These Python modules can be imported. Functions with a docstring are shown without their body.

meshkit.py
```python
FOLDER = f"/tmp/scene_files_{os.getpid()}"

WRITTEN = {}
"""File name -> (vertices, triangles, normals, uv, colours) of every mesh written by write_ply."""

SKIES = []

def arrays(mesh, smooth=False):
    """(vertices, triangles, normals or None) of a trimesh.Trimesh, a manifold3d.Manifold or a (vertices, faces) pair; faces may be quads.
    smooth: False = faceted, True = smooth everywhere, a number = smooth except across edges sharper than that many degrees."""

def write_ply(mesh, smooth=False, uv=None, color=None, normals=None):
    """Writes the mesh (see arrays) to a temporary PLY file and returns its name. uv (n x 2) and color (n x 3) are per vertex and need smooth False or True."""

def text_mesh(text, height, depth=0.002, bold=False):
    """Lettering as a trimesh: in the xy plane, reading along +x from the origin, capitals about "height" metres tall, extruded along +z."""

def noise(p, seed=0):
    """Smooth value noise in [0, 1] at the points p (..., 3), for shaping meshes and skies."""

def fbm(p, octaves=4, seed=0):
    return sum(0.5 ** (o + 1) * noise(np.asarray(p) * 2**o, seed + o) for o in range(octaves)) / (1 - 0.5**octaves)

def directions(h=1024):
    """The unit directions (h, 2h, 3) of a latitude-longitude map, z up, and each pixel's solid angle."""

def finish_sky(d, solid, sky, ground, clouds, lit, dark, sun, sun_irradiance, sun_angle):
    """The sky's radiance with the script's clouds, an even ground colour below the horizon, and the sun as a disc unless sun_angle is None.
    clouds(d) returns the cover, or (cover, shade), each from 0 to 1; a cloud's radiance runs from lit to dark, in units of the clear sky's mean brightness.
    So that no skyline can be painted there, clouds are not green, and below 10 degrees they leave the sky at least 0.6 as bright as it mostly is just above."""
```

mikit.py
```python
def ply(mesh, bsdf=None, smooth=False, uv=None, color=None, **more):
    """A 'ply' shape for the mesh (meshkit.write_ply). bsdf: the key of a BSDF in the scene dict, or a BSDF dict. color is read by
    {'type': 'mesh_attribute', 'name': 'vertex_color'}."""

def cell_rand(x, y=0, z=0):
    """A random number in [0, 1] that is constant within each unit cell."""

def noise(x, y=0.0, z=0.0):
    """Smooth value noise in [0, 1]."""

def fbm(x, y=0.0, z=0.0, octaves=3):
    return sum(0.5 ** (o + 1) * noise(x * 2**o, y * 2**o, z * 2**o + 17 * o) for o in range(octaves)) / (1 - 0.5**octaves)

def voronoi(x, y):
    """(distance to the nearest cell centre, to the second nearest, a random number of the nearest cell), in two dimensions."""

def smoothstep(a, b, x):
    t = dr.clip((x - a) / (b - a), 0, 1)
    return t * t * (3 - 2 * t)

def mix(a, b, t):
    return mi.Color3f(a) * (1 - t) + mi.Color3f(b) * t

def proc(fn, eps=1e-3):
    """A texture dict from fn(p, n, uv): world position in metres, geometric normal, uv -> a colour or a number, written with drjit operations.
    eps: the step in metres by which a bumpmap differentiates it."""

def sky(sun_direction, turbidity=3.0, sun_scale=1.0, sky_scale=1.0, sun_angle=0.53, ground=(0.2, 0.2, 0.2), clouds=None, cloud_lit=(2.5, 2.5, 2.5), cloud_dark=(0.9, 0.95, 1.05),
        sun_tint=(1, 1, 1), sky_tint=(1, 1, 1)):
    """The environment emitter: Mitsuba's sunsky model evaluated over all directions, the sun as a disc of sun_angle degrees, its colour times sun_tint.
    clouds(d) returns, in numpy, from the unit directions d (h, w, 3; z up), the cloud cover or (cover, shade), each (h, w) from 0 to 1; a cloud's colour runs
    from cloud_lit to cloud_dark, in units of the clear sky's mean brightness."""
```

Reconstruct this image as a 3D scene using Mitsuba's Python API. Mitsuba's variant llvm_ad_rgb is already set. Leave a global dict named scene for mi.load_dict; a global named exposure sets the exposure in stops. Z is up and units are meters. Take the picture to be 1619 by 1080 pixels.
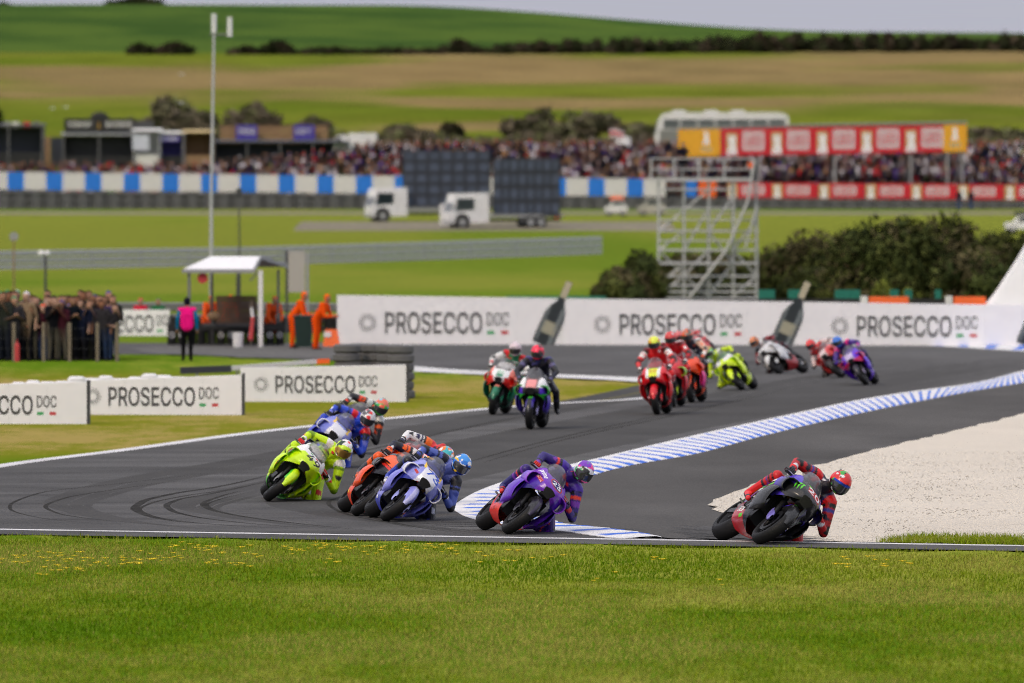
import math, random
import shapely.affinity
import numpy as np, trimesh, shapely, drjit as dr
import mitsuba as mi, mikit, meshkit
from manifold3d import Manifold
from scipy.interpolate import PchipInterpolator
from shapely.geometry import Polygon, LineString, Point
from mikit import noise, fbm, smoothstep, mix, proc

scene, labels = {}, {}
rng = np.random.default_rng(7)
random.seed(7)
TF = mi.ScalarTransform4f

# ------------------------------------------------------------------ camera, sky, exposure
CAM_H, PITCH, FOCAL = 4.16, math.atan(205 / 13491.7), 13491.7
scene['camera'] = {'type': 'thinlens', 'fov': math.degrees(2 * math.atan(18 / 300)), 'fov_axis': 'x',
    'to_world': TF().look_at(origin=[0, 0, CAM_H], target=[0, math.cos(PITCH) * 100, CAM_H - math.sin(PITCH) * 100], up=[0, 0, 1]),
    'aperture_radius': 0.048, 'focus_distance': 111.0, 'near_clip': 1.0, 'far_clip': 20000.0}

def overcast(d):                            # even cloud deck, darker towards the horizon as overcast skies are
    n = meshkit.fbm(d * np.array([2.2, 2.2, 6.0]) + 3.1, 4, 5)
    return np.ones(d.shape[:2]), np.clip(1.0 - 0.95 * np.clip(d[..., 2], 0, 1) ** .8 + 0.5 * (n - 0.5), 0, 1)
scene['sky'] = mikit.sky((-0.55, -0.80, 0.80), turbidity=3, sun_scale=0.30, sun_angle=14, clouds=overcast,
                         cloud_lit=(3.55, 3.6, 3.95), cloud_dark=(1.64, 1.66, 1.92), ground=(0.12, 0.15, 0.06))
exposure = 1.80

# ------------------------------------------------------------------ helpers
def ray(px, py):
    u, v = (px - 809.5) / FOCAL, (540 - py) / FOCAL
    c, s = math.cos(PITCH), math.sin(PITCH)
    return np.array([u, c + v * s, -s + v * c])
def G(px, py, z=0.0):                       # where the sight line of a pixel meets the height z
    d = ray(px, py); t = (z - CAM_H) / d[2]
    return np.array([d[0] * t, d[1] * t, z])
def D(px, py, y):                           # where it meets the distance y
    d = ray(px, py); t = y / d[1]
    return np.array([d[0] * t, y, CAM_H + d[2] * t])
def ss(a, b, x):
    t = np.clip((np.asarray(x, float) - a) / (b - a), 0, 1)
    return t * t * (3 - 2 * t)
counts = {}
def uniq(name, parent=None):
    base = (parent + '__' if parent else '') + name
    n = counts.get(base, 0); counts[base] = n + 1
    return base if n == 0 else f'{base}_{n:03d}'
BAKE = None
def put(name, mesh, bsdf, parent=None, smooth=30, color=None, uv=None, M=None, **tags):
    key = uniq(name, parent)
    if BAKE is not None: mesh = moved(mesh, BAKE)
    d = mesh if isinstance(mesh, dict) else mikit.ply(mesh, 'mat_' + bsdf, smooth=smooth, color=color, uv=uv)
    if isinstance(mesh, dict): d = {**d, 'bsdf': {'type': 'ref', 'id': 'mat_' + bsdf}}
    if M is not None: d = {**d, 'to_world': TF(np.asarray(M, float).tolist())}
    scene[key] = d
    if tags: labels[key] = tags
    return key
def thing(name, label, category, group=None):
    key = uniq(name); labels[key] = {'label': label, 'category': category}
    if group: labels[key]['group'] = group
    return key
def tri(v, f): return trimesh.Trimesh(np.asarray(v, float), np.asarray(f, int), process=False)
def cat(ms): return trimesh.util.concatenate([m if isinstance(m, trimesh.Trimesh) else tri(*meshkit.arrays(m)[:2]) for m in ms])
def box(sx, sy, sz, c=(0, 0, 0), ch=0.0):
    if ch:
        a = np.array([sx, sy, sz]) / 2
        pts = []
        for s in np.ndindex(2, 2, 2):
            q = (np.array(s) * 2 - 1)
            for k in range(3):
                o = a - ch; o[k] = a[k]; pts.append(q * o)
        m = trimesh.convex.convex_hull(np.array(pts))
    else:
        m = trimesh.creation.box((sx, sy, sz))
    m.apply_translation(c); return m
def bar(p, q, r, n=8, r2=None):
    p, q = np.asarray(p, float), np.asarray(q, float)
    z = q - p; L = np.linalg.norm(z); z = z / L
    a = np.cross(z, [0, 0, 1] if abs(z[2]) < .9 else [1, 0, 0]); a /= np.linalg.norm(a); b = np.cross(z, a)
    t = np.arange(n) * 2 * np.pi / n
    ring = np.cos(t)[:, None] * a + np.sin(t)[:, None] * b
    r2 = r if r2 is None else r2
    v = np.vstack([p + ring * r, q + ring * r2, [p], [q]]); i = np.arange(n); j = (i + 1) % n
    f = np.vstack([np.c_[i, j, j + n], np.c_[i, j + n, i + n], np.c_[j, i, i * 0 + 2 * n], np.c_[i + n, j + n, i * 0 + 2 * n + 1]])
    return tri(v, f)
def tube(pts, r, n=8):
    pts = np.asarray(pts, float)
    return cat([bar(pts[k], pts[k + 1], r if np.isscalar(r) else r[k], n, None if np.isscalar(r) else r[k + 1]) for k in range(len(pts) - 1)])
def beam(p, q, w, h):                       # rectangular bar
    p, q = np.asarray(p, float), np.asarray(q, float)
    L = np.linalg.norm(q - p); x = (q - p) / L
    y = np.cross([0, 0, 1.0], x) if abs(x[2]) < .95 else np.array([0, 1.0, 0]); y /= np.linalg.norm(y); z = np.cross(x, y)
    m = trimesh.creation.box((L, w, h)); M = np.eye(4); M[:3, 0], M[:3, 1], M[:3, 2], M[:3, 3] = x, y, z, (p + q) / 2
    m.apply_transform(M); return m
def hull(pts): return trimesh.convex.convex_hull(np.asarray(pts, float))
def revolve_y(profile, n=40):               # profile (radius, y) turned about the y axis
    m = trimesh.creation.revolve(np.asarray(profile, float), sections=n)
    m.vertices = m.vertices[:, [0, 2, 1]] * [1, 1, 1]; m.invert(); return m
def grid(P, closed=False):
    n, m = P.shape[:2]
    i, j = np.meshgrid(np.arange(n - 1), np.arange(m if closed else m - 1), indexing='ij')
    k = (j + 1) % m
    q = np.stack([i * m + j, i * m + k, (i + 1) * m + k, (i + 1) * m + j], -1).reshape(-1, 4)
    return tri(P.reshape(-1, 3), np.vstack([q[:, [0, 1, 2]], q[:, [0, 2, 3]]]))
def loft(stations, n, m):                   # stations: (x, [(y, z), ...]); smooth both ways -> (n, m, 3)
    xs = np.array([s[0] for s in stations], float); o = np.argsort(xs)
    rows = []
    for s in stations:
        q = np.array(s[1], float)
        t = np.linspace(0, 1, len(q)) if len(q) > 2 else np.array([0, 1.0])
        rows.append(PchipInterpolator(t, q, axis=0)(np.linspace(0, 1, m)))
    R = PchipInterpolator(xs[o], np.array(rows)[o], axis=0)
    X = np.linspace(xs.max(), xs.min(), n)
    P = R(X)
    return np.concatenate([np.broadcast_to(X[:, None, None], (n, m, 1)), P], -1)
def spline(pts, n):
    pts = np.asarray(pts, float)
    t = np.r_[0, np.cumsum(np.linalg.norm(np.diff(pts, axis=0), axis=1))]
    return PchipInterpolator(t, pts, axis=0)(np.linspace(0, t[-1], n))
def srgb(r, g, b):
    c = np.array([r, g, b], float) / 255
    return np.where(c < .04045, c / 12.92, ((c + .055) / 1.055) ** 2.4)
def rgb(c): return {'type': 'rgb', 'value': [float(x) for x in c]}
def flat(poly, z=0.0):
    v, f = trimesh.creation.triangulate_polygon(poly, engine='earcut')
    return tri(np.c_[v, np.full(len(v), z)], f)
def place(x=0, y=0, z=0, rz=0):
    c, s = math.cos(rz), math.sin(rz)
    return np.array([[c, -s, 0, x], [s, c, 0, y], [0, 0, 1, z], [0, 0, 0, 1.0]])
def moved(m, M):
    m = m.copy(); m.vertices = m.vertices @ M[:3, :3].T + M[:3, 3]; return m

# ------------------------------------------------------------------ materials
def principled(name, col, rough=0.5, **k):
    scene['mat_' + name] = {'type': 'twosided', 'bsdf': {'type': 'principled', 'base_color': rgb(col) if not isinstance(col, dict) else col, 'roughness': rough, **k}}
VC = {'type': 'mesh_attribute', 'name': 'vertex_color'}
principled('gloss_paint', VC, 0.28, specular=0.5, clearcoat=0.6, clearcoat_gloss=0.9)
principled('leather', VC, 0.42, specular=0.5)
principled('cloth', VC, 0.9, specular=0.1)
principled('foliage', VC, 0.9, specular=0.05)
principled('rubber', (0.010, 0.010, 0.011), 0.55, specular=0.22)
principled('carbon', (0.010, 0.010, 0.012), 0.35, specular=0.4)
principled('dark_metal', (0.018, 0.018, 0.020), 0.4, metallic=0.2)
principled('steel', (0.42, 0.42, 0.43), 0.35, metallic=0.8)
principled('gold_metal', (0.55, 0.33, 0.07), 0.3, metallic=0.8)
principled('alloy_tube', (0.50, 0.51, 0.53), 0.5, metallic=0.2)
principled('black_plastic', (0.012, 0.012, 0.013), 0.45)
principled('white_paint', (0.74, 0.74, 0.76), 0.5)
principled('board_white', proc(lambda p, n, uv: mix((0.80, 0.80, 0.84), (0.88, 0.88, 0.91), fbm(p.x * 1.3, p.y * 1.3, p.z * 2.2, 4))), 0.55)
principled('print_black', (0.035, 0.037, 0.04), 0.6)
principled('print_green', (0.03, 0.32, 0.10), 0.6)
principled('print_red', (0.50, 0.045, 0.05), 0.6)
principled('grey_paint', (0.30, 0.31, 0.32), 0.55)
principled('mid_grey', (0.16, 0.165, 0.17), 0.6)
principled('dark_grey', (0.05, 0.052, 0.056), 0.6)
principled('black_blue', (0.022, 0.028, 0.042), 0.55)
principled('banner_blue', (0.015, 0.19, 0.72), 0.55)
principled('banner_white', (0.66, 0.66, 0.64), 0.55)
principled('banner_red', (0.58, 0.012, 0.025), 0.5)
principled('banner_yellow', (0.80, 0.40, 0.02), 0.5)
principled('banner_tan', (0.55, 0.42, 0.20), 0.55)
principled('sign_purple', (0.045, 0.03, 0.30), 0.5)
principled('orange_plastic', (0.85, 0.13, 0.015), 0.45)
principled('brown_wood', (0.075, 0.04, 0.025), 0.7)
principled('tan_wood', (0.26, 0.16, 0.085), 0.75)
principled('post_wood', proc(lambda p, n, uv: mix((0.26, 0.21, 0.15), (0.16, 0.13, 0.095), fbm(p.x * 30, p.y * 30, p.z * 3))), 0.8)
principled('green_mesh', (0.01, 0.17, 0.12), 0.7)
principled('green_bin', (0.012, 0.035, 0.03), 0.45)
principled('yellow_petal', (0.85, 0.62, 0.01), 0.6)
principled('glass_dark', (0.02, 0.03, 0.035), 0.08, specular=0.8)
principled('visor', (0.012, 0.012, 0.016), 0.08, specular=0.8, clearcoat=1.0)
principled('visor_gold', (0.55, 0.32, 0.08), 0.12, metallic=0.8)
principled('visor_blue', (0.03, 0.06, 0.45), 0.1, metallic=0.6)
scene['mat_windscreen'] = {'type': 'blendbsdf', 'weight': 0.30, 'bsdf_0': {'type': 'thindielectric'},
                       'bsdf_1': {'type': 'twosided', 'bsdf': {'type': 'roughplastic', 'diffuse_reflectance': rgb((0.22, 0.22, 0.24)), 'alpha': 0.08}}}

def asphalt_fn(p, n, uv):
    big = fbm(p.x * 0.10, p.y * 0.05, 0.0, 3)
    mid = fbm(p.x * 0.9, p.y * 0.35, 5.0, 3)
    fine = noise(p.x * 60, p.y * 30, 2.0)
    streak = fbm(p.x * 0.35 + p.y * 0.10, p.y * 0.9 - p.x * 0.25, 9.0, 4)
    v = 0.064 + 0.026 * (big - 0.5) + 0.016 * (mid - 0.5) + 0.022 * (fine - 0.5) + 0.050 * (streak - 0.5)
    return mix((0, 0, 0), (1.02, 1.02, 1.06), v)
principled('asphalt', proc(asphalt_fn), 0.85, specular=0.15)
def runoff_fn(p, n, uv):
    v = 0.058 + 0.040 * (fbm(p.x * 0.5, p.y * 0.16, 3.0, 4) - 0.5) + 0.02 * (noise(p.x * 50, p.y * 25, 2.0) - 0.5)
    return mix((0, 0, 0), (1.01, 0.985, 0.985), v)
principled('runoff', proc(runoff_fn), 0.85, specular=0.15)
principled('tyre_mark_rubber', proc(lambda p, n, uv: mi.Color3f(0.022 + 0.014 * noise(p.x * 9, p.y * 4, 1.0))), 0.9, specular=0.02)
principled('rubbered', proc(lambda p, n, uv: mix((0, 0, 0), (0.95, 0.95, 0.98), 0.036 + 0.020 * fbm(p.x * 0.8, p.y * 0.4, 2.0, 3) + 0.012 * noise(p.x * 50, p.y * 25, 2.0))), 0.9, specular=0.08)
principled('gravel_base', proc(lambda p, n, uv: mix((0.36, 0.33, 0.285), (0.44, 0.405, 0.355), 0.55 * fbm(p.x * 0.6, p.y * 0.25, 1.0, 3) + 0.45 * noise(p.x * 45, p.y * 20, 4.0))), 0.9)
principled('line_white', proc(lambda p, n, uv: mix((0.38, 0.38, 0.39), (0.60, 0.60, 0.62), fbm(p.x * 2.0, p.y * 1.0, 1.0, 3))), 0.6)
principled('paving', proc(lambda p, n, uv: mix((0.05, 0.05, 0.05), (0.085, 0.082, 0.08), fbm(p.x * 3, p.y * 1.2, 1.0, 3))), 0.85)

def kerb_fn(p, n, uv):
    # painted zebra: narrow blue bars on the flat, wide blue teeth along the inner edge; worn paint
    w = 0.06 * (noise(p.x * 7, p.y * 7, 0.5) - 0.5)
    u, v = uv.x + w, uv.y
    bars = smoothstep(0.10, 0.14, u) * (1 - smoothstep(0.42, 0.48, u))
    bars = bars * smoothstep(0.10, 0.18, v + 0.25 * (noise(p.x * 3, p.y * 3, 7.0) - 0.5))
    worn = smoothstep(0.22, 0.5, fbm(p.x * 5, p.y * 1.3, 3.0, 3) + 0.12)
    teeth = dr.select(uv.y > 0.80, dr.select((uv.x > 0.02) & (uv.x < 0.52), 1.0, 0.0), 0.0)
    blue = dr.maximum(bars * (0.72 + 0.28 * worn) * dr.select(uv.y > 0.80, 0.0, 1.0), teeth)
    white = mix((0.50, 0.50, 0.52), (0.64, 0.64, 0.66), fbm(p.x * 3, p.y * 2, 5.0, 3))
    return white * (1 - blue) + mi.Color3f(0.010, 0.095, 0.50) * blue
principled('kerb_paint', proc(kerb_fn), 0.55)

def land_fn(p, n, uv):
    a = fbm(p.x * 0.22, p.y * 0.07, 0.0, 4); b = fbm(p.x * 2.2, p.y * 0.8, 3.0, 3); c = noise(p.x * 14, p.y * 5, 2.0)
    t = 0.55 * a + 0.30 * b + 0.15 * c
    verge = mix((0.060, 0.115, 0.006), (0.165, 0.185, 0.028), smoothstep(0.36, 0.66, t))
    dry = mix((0.120, 0.128, 0.012), (0.215, 0.170, 0.055), smoothstep(0.38, 0.64, t))
    k = smoothstep(138.0, 150.0, p.y) * (1 - smoothstep(206.0, 222.0, p.y))
    near = verge * (1 - k) + dry * k
    f = fbm(p.x * 0.05, p.y * 0.012, 1.0, 4)
    mid = mix((0.082, 0.124, 0.013), (0.122, 0.142, 0.022), smoothstep(0.35, 0.65, f))
    k = smoothstep(232.0, 262.0, p.y)
    col = near * (1 - k) + mid * k
    # the farm beyond: pasture, a dry paddock, the dark green crop on top
    g = fbm(p.x * 0.012, p.y * 0.0075, 4.0, 5); h = fbm(p.x * 0.035, p.y * 0.016, 8.0, 4)
    pasture = mix((0.062, 0.098, 0.008), (0.125, 0.135, 0.020), h)
    straw = mix((0.185, 0.130, 0.060), (0.145, 0.115, 0.048), h)
    low = 1 - smoothstep(1040.0, 1130.0, p.y + p.x * 0.9); high = smoothstep(1390.0, 1480.0, p.y)
    m = smoothstep(0.42, 0.60, g + 0.35 * (h - 0.5) + 0.17 - 0.26 * low - 0.13 * high)
    m = m * (1 - 0.65 * smoothstep(0.56, 0.66, fbm(p.x * 0.02, p.y * 0.013, 6.0, 3)))
    hill = (pasture * (1 - m) + straw * m) * (0.66 + 0.50 * fbm(p.x * 0.10, p.y * 0.05, 12.0, 4))
    crop = mix((0.028, 0.058, 0.014), (0.052, 0.088, 0.018), smoothstep(0.3, 0.7, fbm(p.x * 0.05 + p.y * 0.01, p.y * 0.035, 2.0, 4)))
    k2 = smoothstep(1505.0, 1520.0, p.y)
    hill = hill * (1 - k2) + crop * k2
    k = smoothstep(800.0, 860.0, p.y)
    return col * (1 - k) + hill * k
principled('land', proc(land_fn), 1.0, specular=0.0)
# ------------------------------------------------------------------ ground, track and the land beyond
_zy = PchipInterpolator([-3000, 300, 480, 560, 640, 740, 750, 800, 845, 950, 1500, 1900, 2150, 2700, 9000],
                        [0, 0, 0, .42, 3.2, 4.5, 4.9, 9.0, 10.0, 12.6, 32, 49.5, 47, 20, 10])
def edge_y(x): return 108.6 - 0.42 * np.asarray(x, float)          # the near white line
def terr(x, y):
    x, y = np.asarray(x, float), np.asarray(y, float)
    z = _zy(y)
    z = z - ss(1500, 1900, y) * (1 - ss(2150, 2700, y)) * 6.5 * ss(-30, 75, x) - ss(1500, 1900, y) * 5 * ss(75, 300, x)
    z = z - 1.1 * ss(750, 800, y) * (1 - ss(840, 900, y)) * (1 - ss(-30, -12, x))
    z = z + ss(900, 1100, y) * 1.5 * (meshkit.fbm(np.stack([x * .006, y * .004, x * 0], -1), 3, 3) - .5)
    e = y - edge_y(x)
    z = z - 0.12 * ss(1.6, 3.0, x) * ss(0.3, 1.3, e) * (1 - ss(5, 9, e)) * (1 - ss(10, 16, x))
    z = z - 0.045 * (1 - ss(-2.0, -1.0, e))
    # low grass mound under the spectators and the marshal post
    z = z + 0.12 * ss(-2.5, -4.5, x) * ss(205, 216, y) * (1 - ss(240, 250, y))
    return z
def P2(*pts): return [tuple(G(*p)[:2]) for p in pts]

kerb_out = P2((1760, 556), (1619, 586), (1536, 606.6), (1422, 622), (1345, 635), (1272, 650.6), (1200, 666), (1043, 701), (929, 728.5), (825, 753), (758, 775), (729, 789.5), (712, 803), (724, 814), (758, 825), (820, 834), (890, 841.5), (929, 847), (973, 852), (1069, 854.6))
kerb_in = P2((1760, 574), (1619, 606), (1536, 620), (1422, 642), (1345, 658), (1267, 676), (1200, 692.5), (1100, 719.5), (991, 739), (939, 753), (896, 771), (872, 788), (862, 803), (864, 815), (878, 825), (893, 830), (930, 834), (973, 838.5), (1020, 845), (1062, 852.6))
gravel_edge = P2((1760, 612), (1619, 655), (1480, 690), (1400, 710), (1300, 735), (1200, 765), (1135, 789), (1118, 801), (1138, 812), (1175, 821), (1220, 832), (1300, 846), (1400, 856), (1480, 861))
left_edge = P2((-300, 800), (0, 738), (200, 712), (400, 685), (640, 660), (860, 640), (1000, 632), (1062, 624), (1072, 616), (1060, 608), (1000, 603), (850, 597), (660, 588), (600, 583.5), (540, 578), (380, 572))
far_y = 266
left_back = P2((190, 563), (0, 560), (-300, 556))
right_grass_near = [(40, edge_y(40) + 0.4)]
track = Polygon([(-60, edge_y(-60)), *[(x, float(edge_y(x))) for x in (-20, -6, 0, 6, 20)], (60, float(edge_y(60))), (60, 60), (90, 60), (90, far_y + 4), (-70, far_y + 4), (-70, 240), *left_back[::-1], *left_edge[::-1]]).buffer(0)
near_edge = [(x, float(edge_y(x)) - w) for x, w in ((-60, 1.3), (60, 1.3))]
asphalt_poly = track.union(Polygon([(-60, float(edge_y(-60)) - 1.3), (60, float(edge_y(60)) - 1.3), (60, float(edge_y(60)) + .5), (-60, float(edge_y(-60)) + .5)])).buffer(0)
asphalt_poly = asphalt_poly.intersection(shapely.geometry.box(-60, 60, 80, 280))
_ge = np.array(LineString(gravel_edge).segmentize(1.2).coords); _ge = _ge + .05 * np.random.default_rng(5).normal(size=_ge.shape)
gravel_poly = Polygon([*map(tuple, _ge), (9.5, 107.9), (30, 104), (60, 110), (60, 170), (20, 175)]).buffer(0)
kerb_poly = Polygon([*kerb_out, *kerb_in[::-1]]).buffer(0)
runoff_poly = Polygon([*kerb_in, *[(x, float(edge_y(x)) + .45) for x in (3.5, 6, 9)], *gravel_edge[::-1]]).buffer(0).difference(gravel_poly)
if runoff_poly.geom_type != 'Polygon': runoff_poly = max(runoff_poly.geoms, key=lambda g: g.area)
mound_poly = Polygon(P2((205, 552), (300, 545), (520, 543), (560, 552), (585, 566), (520, 574), (380, 574), (330, 568), (270, 566)))

def drape(poly, dz, edge, rough=0.0):
    out = []
    for g in getattr(poly, 'geoms', [poly]):
        if g.area < .01: continue
        m = flat(g.segmentize(edge * 2))
        v, f = trimesh.remesh.subdivide_to_size(m.vertices, m.faces, edge, max_iter=14)
        v[:, 2] = terr(v[:, 0], v[:, 1]) + dz
        if rough: v[:, 2] += rough * (meshkit.fbm(np.c_[v[:, :2] * [.8, .5], v[:, 2] * 0], 3, 4) - .4) * ss(.1, 1.2, shapely.distance(g.boundary, shapely.points(v[:, :2])))
        out.append(tri(v, f))
    return cat(out)
def upward(m):
    if m.face_normals[:, 2].mean() < 0: m.invert()
    return m
covered = asphalt_poly.union(gravel_poly.intersection(shapely.geometry.box(-60, 60, 60, 280)))

xs = np.unique(np.r_[np.arange(-24, 24.1, 1.2), np.sinh(np.linspace(-5.2, 5.2, 150)) * 40, [-4000, 4000]])
ys = np.unique(np.r_[-600, -200, -50, 0, 30, 60, np.arange(74, 130, 1.0), np.arange(130, 290, 2.5), np.arange(290, 860, 8), np.arange(860, 2200, 20), np.arange(2200, 3000, 60), 3500, 4500, 6500, 9000])
X, Y = np.meshgrid(xs, ys, indexing='ij')
Z = terr(X, Y)
sel = (np.abs(X) < 95) & (Y > 60) & (Y < 290)
pts = shapely.points(X[sel], Y[sel]); inside = shapely.contains(covered, pts); dist = shapely.distance(shapely.boundary(covered), pts)
Z[sel] -= 0.20 * inside * ss(0.25, 1.8, dist)
m = upward(grid(np.stack([X, Y, Z], -1)))
put('land', m, 'land', smooth=True, kind='structure', label='green verges, paddocks and hill pasture around the race track')
put('racetrack', upward(drape(asphalt_poly, 0.010, 3.0)), 'asphalt', smooth=True, kind='structure', label='grey asphalt race track sweeping through two bends')
put('runoff', upward(drape(runoff_poly, 0.020, 2.0)), 'runoff', smooth=True, kind='structure', label='dark asphalt run-off between kerb and gravel')
put('gravel_trap', upward(drape(gravel_poly, 0.026, 1.0, .025)), 'gravel_base', smooth=True, kind='structure', label='pale gravel trap inside the bend')
put('marshal_apron', upward(drape(mound_poly, 0.030, 2.0)), 'paving', smooth=True, kind='structure', label='dark paved apron around the marshal shelter')

# painted edge lines
def ribbon(pts, w, dz, n=120, taper=False):
    c = spline(pts, n); t = np.gradient(c, axis=0); t /= np.linalg.norm(t, axis=1, keepdims=True)
    nn = np.c_[-t[:, 1], t[:, 0]]
    k = np.sin(np.linspace(0.03, np.pi - .03, n))[:, None] ** .6 if taper else 1
    L, R = c + nn * w / 2 * k, c - nn * w / 2 * k
    q = np.stack([L, R], 1)
    z = terr(q[..., 0], q[..., 1]) + dz
    return upward(grid(np.concatenate([q, z[..., None]], -1)))
put('painted_line', ribbon([(x, edge_y(x)) for x in np.linspace(-58, 58, 30)], 0.30, 0.016), 'line_white', 'racetrack', smooth=True)
put('painted_line', ribbon(left_edge[:8], 0.35, 0.016), 'line_white', 'racetrack', smooth=True)
put('painted_line', ribbon(P2((1062, 604), (1000, 600), (850, 594), (660, 585), (600, 580)), 1.9, 0.016), 'line_white', 'racetrack', smooth=True)
# rubber laid down on the racing line
marks = [((425, 752), (345, 771), (270, 783), (225, 795), (214, 803), (228, 815), (280, 826), (360, 832), (470, 838)),
         ((440, 757), (365, 775), (290, 786), (240, 797), (222, 805), (240, 817), (300, 827), (380, 834)),
         ((400, 768), (330, 783), (285, 791), (265, 799), (272, 809), (310, 819), (380, 828), (540, 840)),
         ((380, 778), (338, 790), (322, 797), (330, 806), (370, 816), (440, 826), (600, 842)),
         ((385, 782), (345, 792), (328, 799), (336, 807), (380, 818), (460, 829)),
         ((300, 760), (180, 776), (100, 790), (74, 800), (90, 813), (160, 824), (300, 834)),
         ((330, 750), (200, 765), (60, 782), (20, 797), (16, 806), (60, 820), (180, 832)),
         ((620, 762), (560, 782), (520, 795), (540, 812), (600, 826), (700, 838), (800, 846)),
         ((590, 815), (640, 832), (740, 846)), ((560, 806), (600, 824), (660, 838)),
         ((930, 818), (960, 826), (985, 836)), ((980, 818), (998, 806), (1015, 801)), ((975, 822), (1000, 808), (1020, 802)),
         ((960, 640), (800, 665), (640, 700), (480, 738)), ((1180, 632), (1000, 668), (840, 705), (700, 745)), ((1250, 615), (1080, 655), (880, 700), (760, 735))]
groove = [((1640, 566), (1400, 602), (1180, 641), (900, 692), (640, 748), (500, 783), (462, 798), (520, 815), (700, 836), (880, 849)),
          ((1640, 575), (1420, 612), (1240, 645), (980, 695), (740, 748), (600, 785), (560, 806), (640, 830), (800, 848)),
          ((1500, 572), (1300, 600), (1080, 642), (800, 694), (520, 752), (360, 786), (310, 802), (380, 820), (560, 840)),
          ((1560, 582), (1330, 622), (1120, 662), (860, 708), (680, 752), (540, 790), (520, 803), (590, 822), (740, 840)),
          ((1300, 560), (1150, 590), (960, 632), (700, 676), (420, 728), (180, 772), (110, 796), (170, 820), (360, 841))]
for k, q in enumerate(groove):
    for j, off in enumerate((-9, -3, 4, 10)):
        put('tyre_mark', ribbon(P2(*[(a + off * 3.0, b + off * .25) for a, b in q]), (.55, .32, .45, .28)[j], 0.0112 + 0.0002 * k + .00005 * j, 110, True), 'rubbered', 'racetrack', smooth=True)
for k, q in enumerate(marks):
    put('tyre_mark', ribbon(P2(*q), (0.13, 0.07, 0.10, 0.10, 0.06, 0.07, 0.06, 0.07, 0.06, 0.05, 0.07, 0.05, 0.05, 0.10, 0.09, 0.09)[k], 0.0145 + 0.0004 * k, 80, True), 'tyre_mark_rubber', 'racetrack', smooth=True)

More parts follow.
